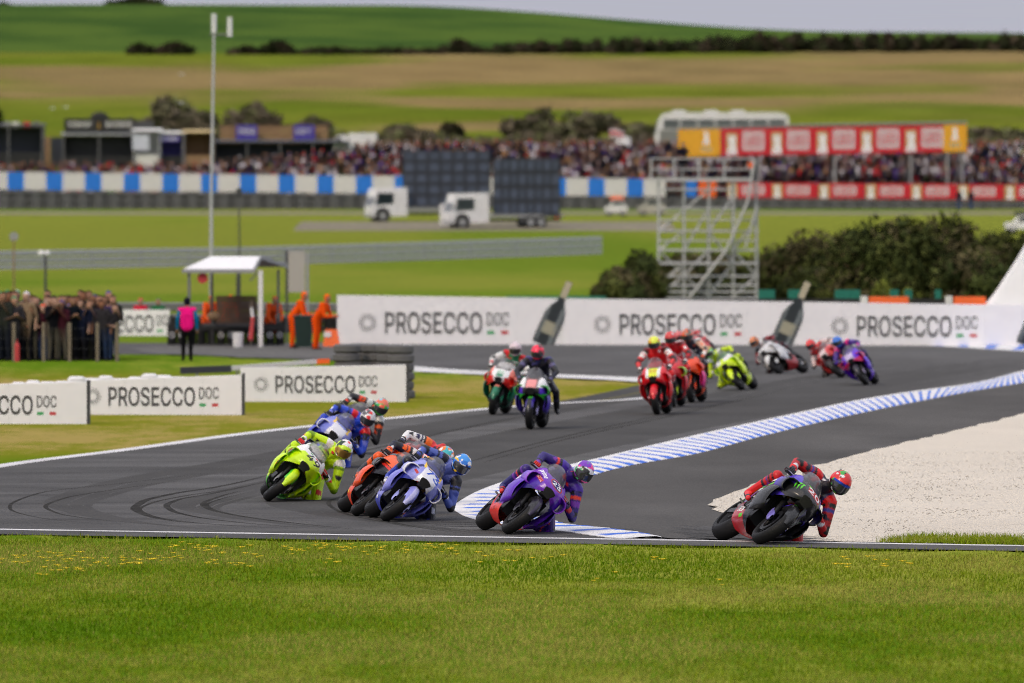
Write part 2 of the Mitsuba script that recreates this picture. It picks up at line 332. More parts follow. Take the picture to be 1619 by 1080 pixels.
# zebra kerb: one block per paint period, sawtooth ribs rising to the inner edge
def kerb_blocks(outer, inner, period, name, parent, w0=0.014, w1=0.028):
    O, I = spline(outer, 1500), spline(inner, 1500)
    s = np.r_[0, np.cumsum(np.linalg.norm(np.diff((O + I) / 2, axis=0), axis=1))]
    n = int(s[-1] / period)
    for k in range(n):
        u = np.linspace(0, 1, 13); v = np.array([0, .03, .2, .4, .6, .8, .86, .861, 1.0])
        at = (k + u) * period
        a = np.stack([np.interp(at, s, O[:, i]) for i in (0, 1)], -1); b = np.stack([np.interp(at, s, I[:, i]) for i in (0, 1)], -1)
        q = a[:, None] * (1 - v[None, :, None]) + b[:, None] * v[None, :, None]
        saw = 0.010 * ((u * 2) % 1)[:, None] * ss(0.05, 0.4, v)[None]
        z = terr(q[..., 0], q[..., 1]) + w0 + (w1 - w0) * ss(0, .9, v)[None] + saw
        z[:, 0] -= w0 + .03; z[:, -1] -= 0.012
        m = grid(np.concatenate([q, z[..., None]], -1))
        uv = np.stack(np.meshgrid(u, v, indexing='ij'), -1).reshape(-1, 2)
        put(name, upward(m), 'kerb_paint', parent, smooth=False, uv=uv)
labels['kerb'] = {'kind': 'structure', 'label': 'blue and white zebra kerb curling round the inside of the bend'}
kerb_blocks(kerb_out, kerb_in, 1.4, 'kerb_block', 'kerb')
labels['far_kerb'] = {'kind': 'structure', 'label': 'blue and white kerb strip below the long advertising wall'}
kerb_blocks(P2((1470, 547), (1540, 551), (1619, 556), (1800, 566)), P2((1480, 543.5), (1540, 545.5), (1619, 547), (1800, 552)), 2.3, 'kerb_block', 'far_kerb')

# loose stones of the gravel trap: the ones one can see against the light near the front edge
gp = gravel_poly.intersection(shapely.geometry.box(0, 100, 16, 150))
n = 20000
q = np.c_[rng.uniform(1, 16, n), 107 + 40 * rng.random(n) ** 1.6]
q = q[shapely.contains_xy(gp, q[:, 0], q[:, 1])]
base = trimesh.creation.icosahedron(); base.vertices *= [1, 1, .7]
sc = rng.uniform(.006, .013, len(q)) * (1 + .9 * (rng.random(len(q)) < .03))
V = base.vertices[None] * sc[:, None, None] * rng.uniform(.7, 1.3, (len(q), 12, 1)) + np.c_[q, terr(q[:, 0], q[:, 1]) + .028][:, None]
Fc = base.faces[None] + (np.arange(len(q)) * 12)[:, None, None]
tone = rng.uniform(.85, 1.15, len(q))[:, None] * np.array([[.45, .415, .365]])
put('gravel', tri(V.reshape(-1, 3), Fc.reshape(-1, 3)), 'cloth', smooth=False, color=np.repeat(np.clip(tone, 0, .8), 12, 0), kind='stuff', label='loose pale stones of the gravel trap')

# ------------------------------------------------------------------ grass blades
def blades(q, h, w, seed, tall=1.0):
    r = np.random.default_rng(seed); n = len(q)
    a = r.uniform(0, np.pi, n); d = np.c_[np.cos(a), np.sin(a)] * (w * r.uniform(.6, 1.3, n))[:, None]
    lean = r.normal(0, .45, (n, 2)) * h
    hh = h * r.uniform(.5, 1.25, n)
    z = terr(q[:, 0], q[:, 1])
    p0 = np.c_[q - d, z - .01]; p1 = np.c_[q + d, z - .01]; p2 = np.c_[q + lean * .35 + d * .6, z + hh * .6]; p3 = np.c_[q + lean * .35 - d * .6, z + hh * .6]; p4 = np.c_[q + lean, z + hh]
    V = np.stack([p0, p1, p2, p3, p4], 1); f = np.array([[0, 1, 2], [0, 2, 3], [3, 2, 4]])
    F = f[None] + (np.arange(n) * 5)[:, None, None]
    s = meshkit.fbm(np.c_[q * [.16, .09], q[:, :1] * 0], 4, 11); s2 = meshkit.fbm(np.c_[q * [.9, .5], q[:, :1] * 0 + 4], 3, 12)
    band = ss(107.5, 103.5, q[:, 1]) * (.55 + .45 * np.sin(q[:, 1] * .55 + 2 * meshkit.noise(np.c_[q * .05, q[:, :1] * 0], 8)))
    t = np.clip((.55 * s + .30 * s2 + .15 * r.random(n) - .385 + .075 * band) / .30, 0, 1)[:, None]
    green, olive, straw = np.array([[.075, .165, .003]]), np.array([[.175, .240, .010]]), np.array([[.31, .30, .065]])
    c = np.where(t < .5, green + (olive - green) * t * 2, olive + (straw - olive) * np.maximum(t * 2 - 1, 0))
    c = c * r.uniform(.75, 1.25, (n, 1))
    c = np.where(r.random((n, 1)) < .05, straw * .9, c)
    return tri(V.reshape(-1, 3), F.reshape(-1, 3)), np.repeat(c, 5, 0)
principled('blade', VC, 1.0, specular=0.0)
n = 330000
q = np.c_[rng.uniform(-12, 12, n), rng.uniform(72, 114, n)]
q = q[(q[:, 1] < edge_y(q[:, 0]) - 1.32 + .1 * rng.normal(size=len(q)))]
mesh, col = blades(q, .045, .006, 3)
put('grass', mesh, 'blade', smooth=False, color=col, kind='stuff', label='short mown grass of the near verge')
# scruffy tuft between gravel and track at the right
tp = Polygon(P2((1385, 846), (1440, 838), (1530, 838), (1700, 842), (1700, 866), (1500, 862), (1440, 855)))
x0, y0, x1, y1 = tp.bounds
q = np.c_[rng.uniform(x0, x1, 9000), rng.uniform(y0, y1, 9000)]; q = q[shapely.contains_xy(tp, q[:, 0], q[:, 1])]
mesh, col = blades(q, .11, .007, 5)
put('long_grass', mesh, 'blade', smooth=False, color=col, kind='stuff', label='longer grass growing along the gravel by the track edge')
# yellow flowers in the verge: one entry each
fl = []
def flower(seed):
    r = np.random.default_rng(seed); out = []
    head = trimesh.creation.icosphere(1, .018); head.vertices *= [1, 1, .5]; head.apply_translation([0, 0, .075]); out.append(head)
    for k in range(9):
        a = k * 2 * math.pi / 9 + r.uniform(-.2, .2); c, s = math.cos(a), math.sin(a)
        out.append(tri([[.01 * c, .01 * s, .075], [.04 * c - .012 * s, .04 * s + .012 * c, .085], [.052 * c, .052 * s, .08], [.04 * c + .012 * s, .04 * s - .012 * c, .085]], [[0, 1, 2], [0, 2, 3]]))
    return cat(out)
heads = [mikit.ply(flower(k), None, smooth=False) for k in range(3)]
for cx, cy, k, sx, sy in ((20, 884, 8, 18, 5), (60, 886, 10, 22, 6), (95, 884, 6, 12, 4), (120, 874, 3, 22, 4), (140, 880, 5, 14, 5), (65, 903, 4, 8, 4), (90, 901, 8, 14, 4), (128, 903, 3, 10, 4), (150, 892, 6, 18, 5), (200, 889, 9, 14, 5), (212, 887, 5, 10, 4), (232, 879, 3, 8, 4),
                          (250, 884, 5, 10, 5), (275, 881, 6, 10, 4), (290, 866, 8, 18, 4), (320, 869, 7, 12, 4), (340, 872, 6, 12, 5), (335, 890, 4, 10, 3), (380, 893, 5, 12, 4), (392, 872, 3, 10, 4), (415, 877, 3, 10, 4), (455, 869, 8, 14, 5), (485, 866, 3, 8, 4), (510, 870, 5, 10, 5), (530, 872, 7, 10, 6), (520, 890, 4, 10, 4),
                          (560, 868, 5, 14, 5), (600, 872, 8, 20, 6), (640, 870, 6, 16, 6), (690, 866, 8, 16, 5), (720, 871, 6, 16, 5), (760, 884, 4, 18, 6), (800, 880, 4, 24, 6), (870, 886, 4, 20, 6), (950, 911, 3, 14, 4), (1030, 888, 3, 30, 6), (1330, 893, 6, 16, 5), (1390, 884, 4, 10, 5), (1400, 895, 3, 10, 4), (1435, 893, 3, 10, 4), (1115, 922, 2, 10, 4)):
    for _ in range(k):
        g = G(cx + rng.normal() * sx * .9, cy + rng.normal() * sy * 1.0)
        if g[1] > edge_y(g[0]) - 1.5: continue
        s = rng.uniform(.6, 1.05); M = place(g[0], g[1], float(terr(g[0], g[1])), rng.uniform(0, 6)); M[:3, :3] *= s
        put('yellow_flower', heads[rng.integers(3)], 'yellow_petal', M=M, label='small yellow flower open in the mown grass of the near verge', category='flower', group='yellow flowers scattered in the near verge')
# ------------------------------------------------------------------ motorcycles
RF, RR, XA = 0.312, 0.332, 0.72
def tyre_profile(R, w, rim):
    a = np.linspace(-math.pi / 2, math.pi / 2, 15)
    crown = [(R - w * .42 + w * .42 * math.cos(t), w / 2 * math.sin(t)) for t in a]
    return [(rim, -w * .36), (R - w * .55, -w * .49), *crown, (R - w * .55, w * .49), (rim, w * .36), (rim, -w * .36)]
def wheel_meshes(R, w, rim, x):
    t = revolve_y(tyre_profile(R, w, rim - .004), 48)
    parts = [revolve_y([(rim, -w * .38), (rim + .006, -w * .36), (rim - .02, -w * .1), (rim - .02, w * .1), (rim + .006, w * .36), (rim, w * .38), (rim - .03, w * .12), (rim - .03, -w * .12), (rim, -w * .38)], 40), revolve_y([(0, -.07), (.035, -.07), (.035, .07), (0, .07)], 20)]
    for k in range(6):
        a = k * math.pi / 3
        for s in (-1, 1):
            parts.append(beam((.03 * math.cos(a), s * .012, .03 * math.sin(a)), ((rim - .022) * math.cos(a + s * .12), s * .02, (rim - .022) * math.sin(a + s * .12)), .018, .02))
    r = cat(parts)
    for m in (t, r): m.apply_translation((x, 0, R))
    return t, r
def disc_mesh(x, z, y, ro, ri):
    m = revolve_y([(ri, -.003), (ro, -.003), (ro, .003), (ri, .003), (ri, -.003)], 36); m.apply_translation((x, y, z)); return m

COWL = [(.86, [(0, .80), (.04, .795), (.06, .775), (.055, .75), (.03, .735)]), (.82, [(0, .84), (.08, .832), (.125, .79), (.125, .73), (.085, .69)]),
        (.74, [(0, .893), (.12, .878), (.19, .80), (.20, .72), (.165, .64)]), (.66, [(0, .938), (.14, .92), (.225, .83), (.245, .72), (.22, .59)]), (.60, [(0, .962), (.15, .945), (.245, .85), (.262, .72), (.24, .56)]),
        (.55, [(0, .92), (.155, .965), (.255, .855), (.272, .72), (.255, .54)]), (.46, [(0, .90), (.165, .99), (.262, .865), (.282, .72), (.27, .50)]), (.38, [(0, .90), (.17, .975), (.25, .875), (.284, .74), (.27, .50)])]
SIDE = [(.54, [(.247, .86), (.258, .78), (.26, .70), (.258, .62), (.252, .56), (.24, .52)]), (.44, [(.25, .88), (.278, .79), (.284, .68), (.28, .56), (.265, .45), (.235, .37)]),
        (.32, [(.235, .89), (.286, .79), (.296, .66), (.286, .50), (.25, .33), (.19, .22)]), (.22, [(.22, .88), (.28, .78), (.29, .63), (.275, .45), (.22, .25), (.10, .15)]),
        (.10, [(.21, .86), (.27, .75), (.28, .60), (.26, .42), (.20, .22), (.0, .125)]), (-.08, [(.20, .76), (.25, .68), (.255, .55), (.24, .40), (.18, .21), (0, .13)]),
        (-.24, [(.19, .58), (.22, .52), (.22, .44), (.205, .34), (.16, .21), (0, .14)]), (-.36, [(.18, .40), (.19, .36), (.185, .32), (.17, .27), (.13, .2), (0, .155)])]
SCREEN = [(.63, [(0, .957), (.065, .952), (.11, .935)]), (.57, [(0, 1.01), (.08, 1.0), (.14, .955)]), (.48, [(0, 1.08), (.09, 1.06), (.16, .985)]), (.39, [(0, 1.135), (.097, 1.105), (.168, 1.01)]), (.31, [(0, 1.17), (.098, 1.14), (.165, 1.04)]), (.27, [(0, 1.182), (.095, 1.15), (.15, 1.07)])]
TAIL = [(-.22, .86, .15, .05), (-.34, .87, .17, .055), (-.50, .915, .145, .055), (-.66, .965, .115, .055), (-.80, 1.01, .085, .045), (-.90, 1.035, .05, .03), (-.93, 1.04, .02, .012)]
TANK = [(.34, .88, .10, .06), (.28, .90, .15, .10), (.16, .92, .185, .135), (.0, .93, .19, .14), (-.14, .905, .155, .115), (-.25, .87, .11, .06)]
def both(P):                                # right half + left half of an open section that meets at the middle (first column)
    L = P * [1, 1, 1]; R = P * [1, -1, 1]
    return np.concatenate([R[:, :0:-1], L], 1)
def ring_loft(rows, n, m, e=2.4):
    x = [r[0] for r in rows]; a = np.array(rows, float); o = np.argsort(x)
    f = PchipInterpolator(a[o, 0], a[o, 1:]); X = np.linspace(max(x), min(x), n); q = f(X)
    t = np.linspace(0, 2 * np.pi, m, endpoint=False); c, s = np.cos(t), np.sin(t)
    yy = np.sign(c) * np.abs(c) ** (2 / e); zz = np.sign(s) * np.abs(s) ** (2 / e)
    P = np.stack([np.broadcast_to(X[:, None], (n, m)), q[:, 1:2] * yy, q[:, :1] + q[:, 2:3] * zz], -1)
    return grid(P, closed=True)
def bent_plate(poly, x0, x1, th, sweep=0.0):   # a plate following a polyline in (y, z), chord from x0 to x1
    p = np.asarray(poly, float); t = np.gradient(p, axis=0); t /= np.linalg.norm(t, axis=1, keepdims=True); nn = np.c_[-t[:, 1], t[:, 0]] * th / 2
    k = np.linspace(0, 1, len(p))[:, None]
    rows = []
    for (x, s) in ((x1, 0), (x1 - .012, 1), (x0 + .012, 1), (x0, 0), (x0 + .012, -1), (x1 - .012, -1)):
        q = p + nn * s
        rows.append(np.c_[np.full(len(p), x) - sweep * k[:, 0], q])
    P = np.stack(rows, 1)
    m = grid(P, closed=True)
    n = len(p)
    caps = [[0, 5, 1], [1, 5, 2], [2, 5, 4], [2, 4, 3]]
    f = np.vstack([m.faces, np.array(caps), np.array(caps)[:, ::-1] + (n - 1) * 6])
    m = tri(m.vertices, f); m.fix_normals(); return m

_shape = {}
def bike_shapes(hi):
    if hi in _shape: return _shape[hi]
    k = 1 if hi else .5
    n = lambda a: max(6, int(a * k))
    S = {}
    ft, fr = wheel_meshes(RF, .142, .215, XA); rt, rr = wheel_meshes(RR, .21, .215, -XA)
    S['ft'], S['fr'], S['rt'], S['rr'] = ft, fr, rt, rr
    S['fd'] = [disc_mesh(XA, RF, s * .068, .168, .115) for s in (-1, 1)]; S['rd'] = disc_mesh(-XA, RR, .075, .11, .06)
    S['caliper'] = [box(.05, .045, .11, (XA - .145, s * .078, RF + .05), .012) for s in (-1, 1)]
    S['cowl'] = grid(both(loft(COWL, n(46), n(44))))
    side = loft(SIDE, n(80), n(60))
    vent = Polygon([(.405, .40), (.45, .60), (.26, .64), (.04, .53), (-.10, .37), (.02, .27), (.22, .285)]).buffer(-.02).buffer(.02)
    g_ = grid(side); c_ = g_.triangles.mean(1); g_ = tri(g_.vertices, g_.faces[~shapely.contains_xy(vent, c_[:, 0], c_[:, 2]) | (np.abs(c_[:, 1]) < .16)])
    S['side_l'] = g_; r = tri(g_.vertices * [1, -1, 1], g_.faces[:, ::-1]); S['side_r'] = r
    S['screen'] = grid(both(loft(SCREEN, n(24), n(16))))
    S['tail'] = ring_loft(TAIL, n(40), n(28)); S['tank'] = ring_loft(TANK, n(36), n(32), 2.8)
    S['seat'] = hull([(-.22, s * .13, .925) for s in (-1, 1)] + [(-.46, s * .13, .965) for s in (-1, 1)] + [(-.52, s * .10, 1.03) for s in (-1, 1)] + [(-.22, s * .14, .87) for s in (-1, 1)] + [(-.54, s * .10, .95) for s in (-1, 1)])
    # front mudguard: hugs the tyre
    a = np.radians(np.linspace(5, 150, n(30))); w = np.linspace(-1, 1, 13)
    rad = RF + .022 - .085 * np.abs(w) ** 3
    hw = (.078 * np.minimum(1, .55 + .9 * np.sin((a - a[0]) / (a[-1] - a[0]) * np.pi)))[:, None]
    P = np.stack([XA + rad[None] * np.cos(a)[:, None], hw * w[None], RF + rad[None] * np.sin(a)[:, None]], -1)
    S['fender'] = grid(P)
    S['fork'] = [cat([bar((XA - .02, s * .098, RF), (XA - .19, s * .105, .66), .03, 12), bar((XA - .025, s * .098, RF - .03), (XA - .03, s * .098, RF + .03), .035, 10), bar((XA - .03, s * .07, RF), (XA - .03, s * .11, RF), .02, 10)]) for s in (-1, 1)]
    S['fork_upper'] = [bar((XA - .17, s * .105, .62), (XA - .30, s * .11, .97), .026, 12) for s in (-1, 1)]
    # engine, frame and radiator
    S['engine'] = cat([hull([(.22, s * .15, .62) for s in (-1, 1)] + [(.20, s * .14, .24) for s in (-1, 1)] + [(-.26, s * .15, .22) for s in (-1, 1)] + [(-.30, s * .13, .62) for s in (-1, 1)] + [(0, s * .16, .75) for s in (-1, 1)] + [(0, s * .21, .36) for s in (-1, 1)]),
                       *[beam((.34, s * .13, .86), (-.22, s * .16, .55), .045, .11) for s in (-1, 1)]])
    S['radiator'] = cat([box(.04, .42, .30, (.285, 0, .54)), *[box(.012, .41, .008, (.311, 0, .41 + .032 * i)) for i in range(9)]])
    S['swingarm'] = cat([hull([(-.16, s * .09, .46), (-.16, s * .13, .46), (-.16, s * .09, .34), (-.16, s * .13, .34), (-.74, s * .115, .36), (-.74, s * .14, .36), (-.74, s * .115, .29), (-.74, s * .14, .29)]) for s in (-1, 1)] + [box(.10, .2, .08, (-.30, 0, .42), .02)])
    S['hugger'] = grid(np.stack([-XA + (RR + .015) * np.cos(np.radians(np.linspace(25, 120, 14)))[:, None] * np.ones(7), .09 * np.linspace(-1, 1, 7)[None] * np.ones((14, 1)), RR + (RR + .015 - .04 * np.abs(np.linspace(-1, 1, 7)) ** 3)[None] * np.sin(np.radians(np.linspace(25, 120, 14)))[:, None]], -1))
    S['exhaust'] = [tube([(.05, -.12, .20), (-.18, -.14, .24), (-.33, -.15, .33), (-.47, -.155, .40)], [.022, .024, .028, .03], 12), tube([(-.25, .03, .80), (-.55, .05, .90), (-.82, .05, .97)], [.03, .04, .046], 12)]
    S['bar'] = [cat([bar((.40, s * .11, .935), (.335, s * .33, .895), .015, 10), bar((.395, s * .125, .935), (.395, s * .125, .90), .03, 10)]) for s in (-1, 1)]
    S['lever'] = [tube([(.415, s * .17, .925), (.455, s * .24, .91), (.44, s * .34, .90)], .007, 6) for s in (-1, 1)]
    S['guard'] = [tube([(.335, s * .345, .895), (.43, s * .365, .90), (.48, s * .33, .905)], .009, 6) for s in (-1, 1)]
    S['peg'] = [cat([bar((-.27, s * .15, .40), (-.29, s * .27, .41), .013, 8), beam((-.29, s * .145, .40), (-.22, s * .15, .52), .012, .05)]) for s in (-1, 1)]
    # front ducts, box wings and belly wings
    S['intake'] = hull([(.878, s * .045, .79) for s in (-1, 1)] + [(.868, s * .082, .778) for s in (-1, 1)] + [(.860, s * .084, .755) for s in (-1, 1)] + [(.84, s * .05, .675) for s in (-1, 1)] + [(.70, s * .06, .80) for s in (-1, 1)] + [(.70, s * .05, .66) for s in (-1, 1)])
    S['wing'] = [bent_plate(np.array([(.17, .84), (.23, .84), (.28, .825), (.315, .79), (.325, .74), (.315, .69), (.29, .66), (.262, .655), (.235, .66)]) * [s, 1], .44, .74, .016, .05) for s in (-1, 1)]
    S['duct'] = [ring_loft([(.64, .52, .02, .13), (.60, .51, .045, .15), (.46, .49, .06, .17), (.30, .45, .045, .17), (.18, .43, .015, .13)], n(22), n(22), 2.6) for s in (-1, 1)]
    for s, m in zip((-1, 1), S['duct']):
        m.vertices[:, 1] += s * (.285 + .05 * (m.vertices[:, 2] < .44) * 0); m.vertices[:, 1] -= s * .30 * np.maximum(0, .50 - m.vertices[:, 2])
    S['fork_cover'] = [ring_loft([(XA + .07, .32, .010, .03), (XA + .03, .33, .018, .065), (XA - .05, .36, .022, .065), (XA - .14, .43, .016, .04)], n(16), n(16)) for s in (-1, 1)]
    for s, m in zip((-1, 1), S['fork_cover']): m.vertices[:, 1] += s * .118
    S['chain'] = cat([beam((-.72, -.085, .385), (-.16, -.085, .44), .012, .014), beam((-.72, -.085, .27), (-.16, -.085, .37), .012, .014)])
    S['bank'] = None
    ply = {q: mikit.ply(S[q], None, smooth=35) for q in ('ft', 'fr', 'rt', 'rr', 'rd', 'engine', 'radiator', 'swingarm', 'seat', 'intake', 'screen', 'hugger', 'chain')}
    for q in ('fd', 'caliper', 'fork', 'fork_upper', 'exhaust', 'bar', 'lever', 'guard', 'peg'): ply[q] = [mikit.ply(x, None, smooth=35) for x in S[q]]
    _shape[hi] = (S, ply)
    return S, ply

def project(m2, mesh, at, nrm, up, off=.003):
    """Lays the flat mesh m2 (x right, y up, z out) on the surface of mesh around the point at, along -nrm."""
    nrm = np.asarray(nrm, float) / np.linalg.norm(nrm); up = np.asarray(up, float); up = up - nrm * (up @ nrm); up /= np.linalg.norm(up)
    rt = np.cross(up, nrm)
    v, f = trimesh.remesh.subdivide_to_size(m2.vertices, m2.faces, .03)
    o = np.asarray(at) + v[:, :1] * rt + v[:, 1:2] * up + nrm * .30
    T = mesh.triangles; c = T.mean(1) - at
    T = T[(np.linalg.norm(c, axis=1) < np.abs(v[:, :2]).max() * 1.5 + .15)]
    e1, e2 = T[:, 1] - T[:, 0], T[:, 2] - T[:, 0]; d = -nrm
    h = np.cross(d, e2); a = (e1 * h).sum(1); good = np.abs(a) > 1e-12
    T, e1, e2, h, a = T[good], e1[good], e2[good], h[good], a[good]
    out = np.full(len(o), np.nan)
    for i in range(0, len(o), 400):
        s = o[i:i + 400, None] - T[None, :, 0]
        u = (s * h).sum(-1) / a; q = np.cross(s, e1[None]); w = (q @ d) / a; t = (q * e2).sum(-1) / a
        t = np.where((u > -1e-4) & (w > -1e-4) & (u + w < 1.0001) & (t > 0), t, np.inf)
        out[i:i + 400] = t.min(1)
    bad = ~np.isfinite(out); out[bad] = np.median(out[~bad]) if (~bad).any() else .30
    return tri(o + d * out[:, None] + nrm * (off + v[:, 2:3]), f)
def word(s, h, bold=True, sx=1.0, slant=0.0):
    m = meshkit.text_mesh(s, h, depth=.0012, bold=bold); m.vertices[:, 0] *= sx; m.vertices[:, 0] += slant * m.vertices[:, 1]
    b = m.bounds; m.vertices[:, :2] -= (b[0, :2] + b[1, :2]) / 2; return m
def plate(poly, th=.0012):
    return trimesh.creation.extrude_polygon(poly if isinstance(poly, Polygon) else Polygon(poly), th, engine='earcut')
def rect(w, h, r=.0): return shapely.geometry.box(-w / 2 + r, -h / 2 + r, w / 2 - r, h / 2 - r).buffer(r)

def flecks(P, scale, thr, seed):
    return meshkit.noise(P * scale + seed * 7.3, seed) > thr
def C(*c): return srgb(*c) * .9
BLACK = np.array([.012, .012, .014])

def bike_frame(px, py, yaw, lean, dz=0.0, size=1.0):
    """World matrix of a bike whose front tyre stands under the pixel, on the track."""
    g = G(px, py, 0.0)
    for _ in range(3): g = G(px, py, float(terr(g[0], g[1])) + dz)
    psi, phi = math.radians(yaw), math.radians(lean)
    fwd = np.array([math.sin(psi), -math.cos(psi), 0]); left = np.array([math.cos(psi), math.sin(psi), 0]); up = np.array([0, 0, 1.0])
    c, s = math.cos(phi), math.sin(phi)
    M = np.eye(4); M[:3, 0] = fwd; M[:3, 1] = left * c - up * s; M[:3, 2] = left * s + up * c
    M[:3, :3] *= size
    M[:3, 3] = g - M[:3, 0] * XA
    ft, rt = _shape[True][0]['ft'] if True in _shape else bike_shapes(True)[0]['ft'], bike_shapes(True)[0]['rt']
    v = ft.vertices @ M[:3, :3].T + M[:3, 3]
    M[:3, 3] += [0, 0, float(terr(*g[:2])) + .012 - v[:, 2].min()]
    lo = v[v[:, 2].argmin()]; sh = g - lo; M[:2, 3] += (left * (sh @ left))[:2]
    w = rt.vertices @ M[:3, :3].T + M[:3, 3]; dz2 = float(terr(*w[w[:, 2].argmin()][:2])) + .012 - w[:, 2].min()
    t = dz2 / (2 * XA * size)                  # pitch a touch so that both tyres touch
    f = M[:3, 0]; ax = np.cross(f, [0, 0, 1.0]); ax /= np.linalg.norm(ax)
    rot = trimesh.transformations.rotation_matrix(-t, ax, M[:3, 3] + f * XA)
    return rot @ M

def make_bike(M, hi, paint, label, group, decals=None, rim='carbon', lower='dark_metal'):
    S, ply = bike_shapes(hi)
    b = thing('motorcycle', label, 'motorcycle', group)
    def pv(name, key, part, bsdf='gloss_paint', parent=b, smooth=40):
        ms = S[key] if isinstance(S[key], list) else [S[key]]
        for m in ms:
            m = m.copy(); m.merge_vertices()
            col = np.array(paint(part, m.vertices))
            put(name, m, bsdf, parent, smooth=True, color=np.clip(col, 0, .95), M=M)
    def pl(name, key, bsdf, parent=b):
        for d in (ply[key] if isinstance(ply[key], list) else [ply[key]]): put(name, d, bsdf, parent, M=M)
    fw, rw = b + '__front_wheel', b + '__rear_wheel'
    pl('tyre', 'ft', 'rubber', fw); pl('rim', 'fr', rim, fw); pl('brake_disc', 'fd', 'carbon', fw)
    pl('tyre', 'rt', 'rubber', rw); pl('rim', 'rr', rim, rw); pl('brake_disc', 'rd', 'steel', rw)
    pl('brake_caliper', 'caliper', 'gold_metal'); pl('fork_leg', 'fork', lower); pl('fork_leg', 'fork_upper', 'gold_metal')
    pv('front_fairing', 'cowl', 'cowl'); pv('side_fairing', 'side_l', 'side'); pv('side_fairing', 'side_r', 'side')
    pl('windscreen', 'screen', 'windscreen'); pv('tail', 'tail', 'tail'); pv('fuel_tank', 'tank', 'tank'); pv('front_mudguard', 'fender', 'fender')
    pv('winglet', 'wing', 'wing'); pv('side_duct', 'duct', 'duct'); pv('fork_cover', 'fork_cover', 'fork_cover')
    pl('seat', 'seat', 'black_plastic'); pl('engine', 'engine', 'dark_metal'); pl('radiator', 'radiator', 'black_plastic'); pl('swingarm', 'swingarm', 'dark_metal'); pl('rear_mudguard', 'hugger', 'carbon')
    pl('exhaust', 'exhaust', 'mid_grey'); pl('handlebar', 'bar', 'black_plastic'); pl('lever', 'lever', 'steel'); pl('lever_guard', 'guard', 'carbon'); pl('footpeg', 'peg', 'steel'); pl('air_intake', 'intake', 'black_plastic'); pl('chain', 'chain', 'dark_metal')
    for (name, m2, where, at, nrm, up, bsdf) in (decals or []):
        base = {'cowl': S['cowl'], 'side_l': S['side_l'], 'side_r': S['side_r'], 'fender': S['fender'], 'duct_l': S['duct'][1], 'duct_r': S['duct'][0], 'tank': S['tank']}[where]
        put(name, project(m2, base, np.asarray(at, float), nrm, up, .004 if name != 'number_plate' else .0025), bsdf, b, smooth=False, M=M)
    return b
# ------------------------------------------------------------------ riders
def sphere(p, r, n=16): return Manifold.sphere(float(r), n).translate([float(x) for x in p])
def bones_mesh(bones, seg=14, refine=None, smooth=0):
    """bones: (p, rp, q, rq, tag) -> one continuous surface and each vertex's nearest bone tag and place along it."""
    parts = [Manifold.batch_hull([sphere(p, rp, seg), sphere(q, rq, seg)]) for p, rp, q, rq, _ in bones]
    m = parts[0]
    for x in parts[1:]: m = m + x
    if refine: m = m.refine_to_length(refine)
    v, f, _ = meshkit.arrays(m); t = trimesh.Trimesh(v, f, process=True)
    if smooth:
        t = max(t.split(only_watertight=False), key=lambda c: len(c.faces)) if smooth > 3 else t
        trimesh.smoothing.filter_taubin(t, lamb=.5, nu=.52, iterations=smooth)
    V = np.asarray(t.vertices)
    best, tag, at = np.full(len(V), 1e9), np.zeros(len(V), int), np.zeros(len(V))
    for k, (p, rp, q, rq, _) in enumerate(bones):
        p, q = np.asarray(p, float), np.asarray(q, float); d = q - p
        u = np.clip(((V - p) @ d) / max(d @ d, 1e-9), 0, 1)
        e = np.linalg.norm(V - p - u[:, None] * d, axis=1) - (rp + (rq - rp) * u)
        w = e < best - 1e-6; best[w] = e[w]; tag[w] = k; at[w] = u[w]
    return t, tag, at
def mid(a, b, t=.5): return np.asarray(a, float) * (1 - t) + np.asarray(b, float) * t

POSE = {
 'lean': dict(pel=(-.31, .11, .93), sp=(-.15, .14, 1.05), ch=(.06, .165, 1.17), neck=(.20, .185, 1.24), head=(.345, .20, 1.335),
      shR=(.13, -.015, 1.205), shL=(.16, .355, 1.14), elR=(.18, -.275, 1.10), elL=(.22, .57, .84), haR=(.375, -.285, .93), haL=(.375, .275, .895),
      hipR=(-.28, -.01, .89), hipL=(-.26, .25, .84), knR=(.12, -.285, .83), knL=(.06, .55, .52), anR=(-.29, -.245, .53), anL=(-.28, .235, .45), toR=(-.13, -.25, .46), toL=(-.15, .30, .41), tilt=22, turn=6, nod=-8),
 'brake': dict(pel=(-.40, .0, .96), sp=(-.30, .0, 1.08), ch=(-.12, .0, 1.25), neck=(-.01, .0, 1.37), head=(.10, .0, 1.47),
      shR=(-.06, -.20, 1.31), shL=(-.06, .20, 1.31), elR=(.14, -.38, 1.10), elL=(.14, .38, 1.10), haR=(.375, -.285, .93), haL=(.375, .285, .93),
      hipR=(-.38, -.12, .92), hipL=(-.38, .12, .92), knR=(.04, -.30, .80), knL=(.04, .30, .80), anR=(-.29, -.22, .50), anL=(-.29, .22, .50), toR=(-.13, -.225, .44), toL=(-.13, .225, .44), tilt=0, turn=0, nod=-6),
}
POSE['brake_leg'] = {**POSE['brake'], 'knL': (.04, .37, .72), 'anL': (-.22, .36, .36), 'toL': (-.06, .40, .32)}
POSE['half'] = {k: (tuple(mid(POSE['lean'][k], POSE['brake'][k], .45)) if isinstance(v, tuple) else v * .55) for k, v in POSE['lean'].items()}

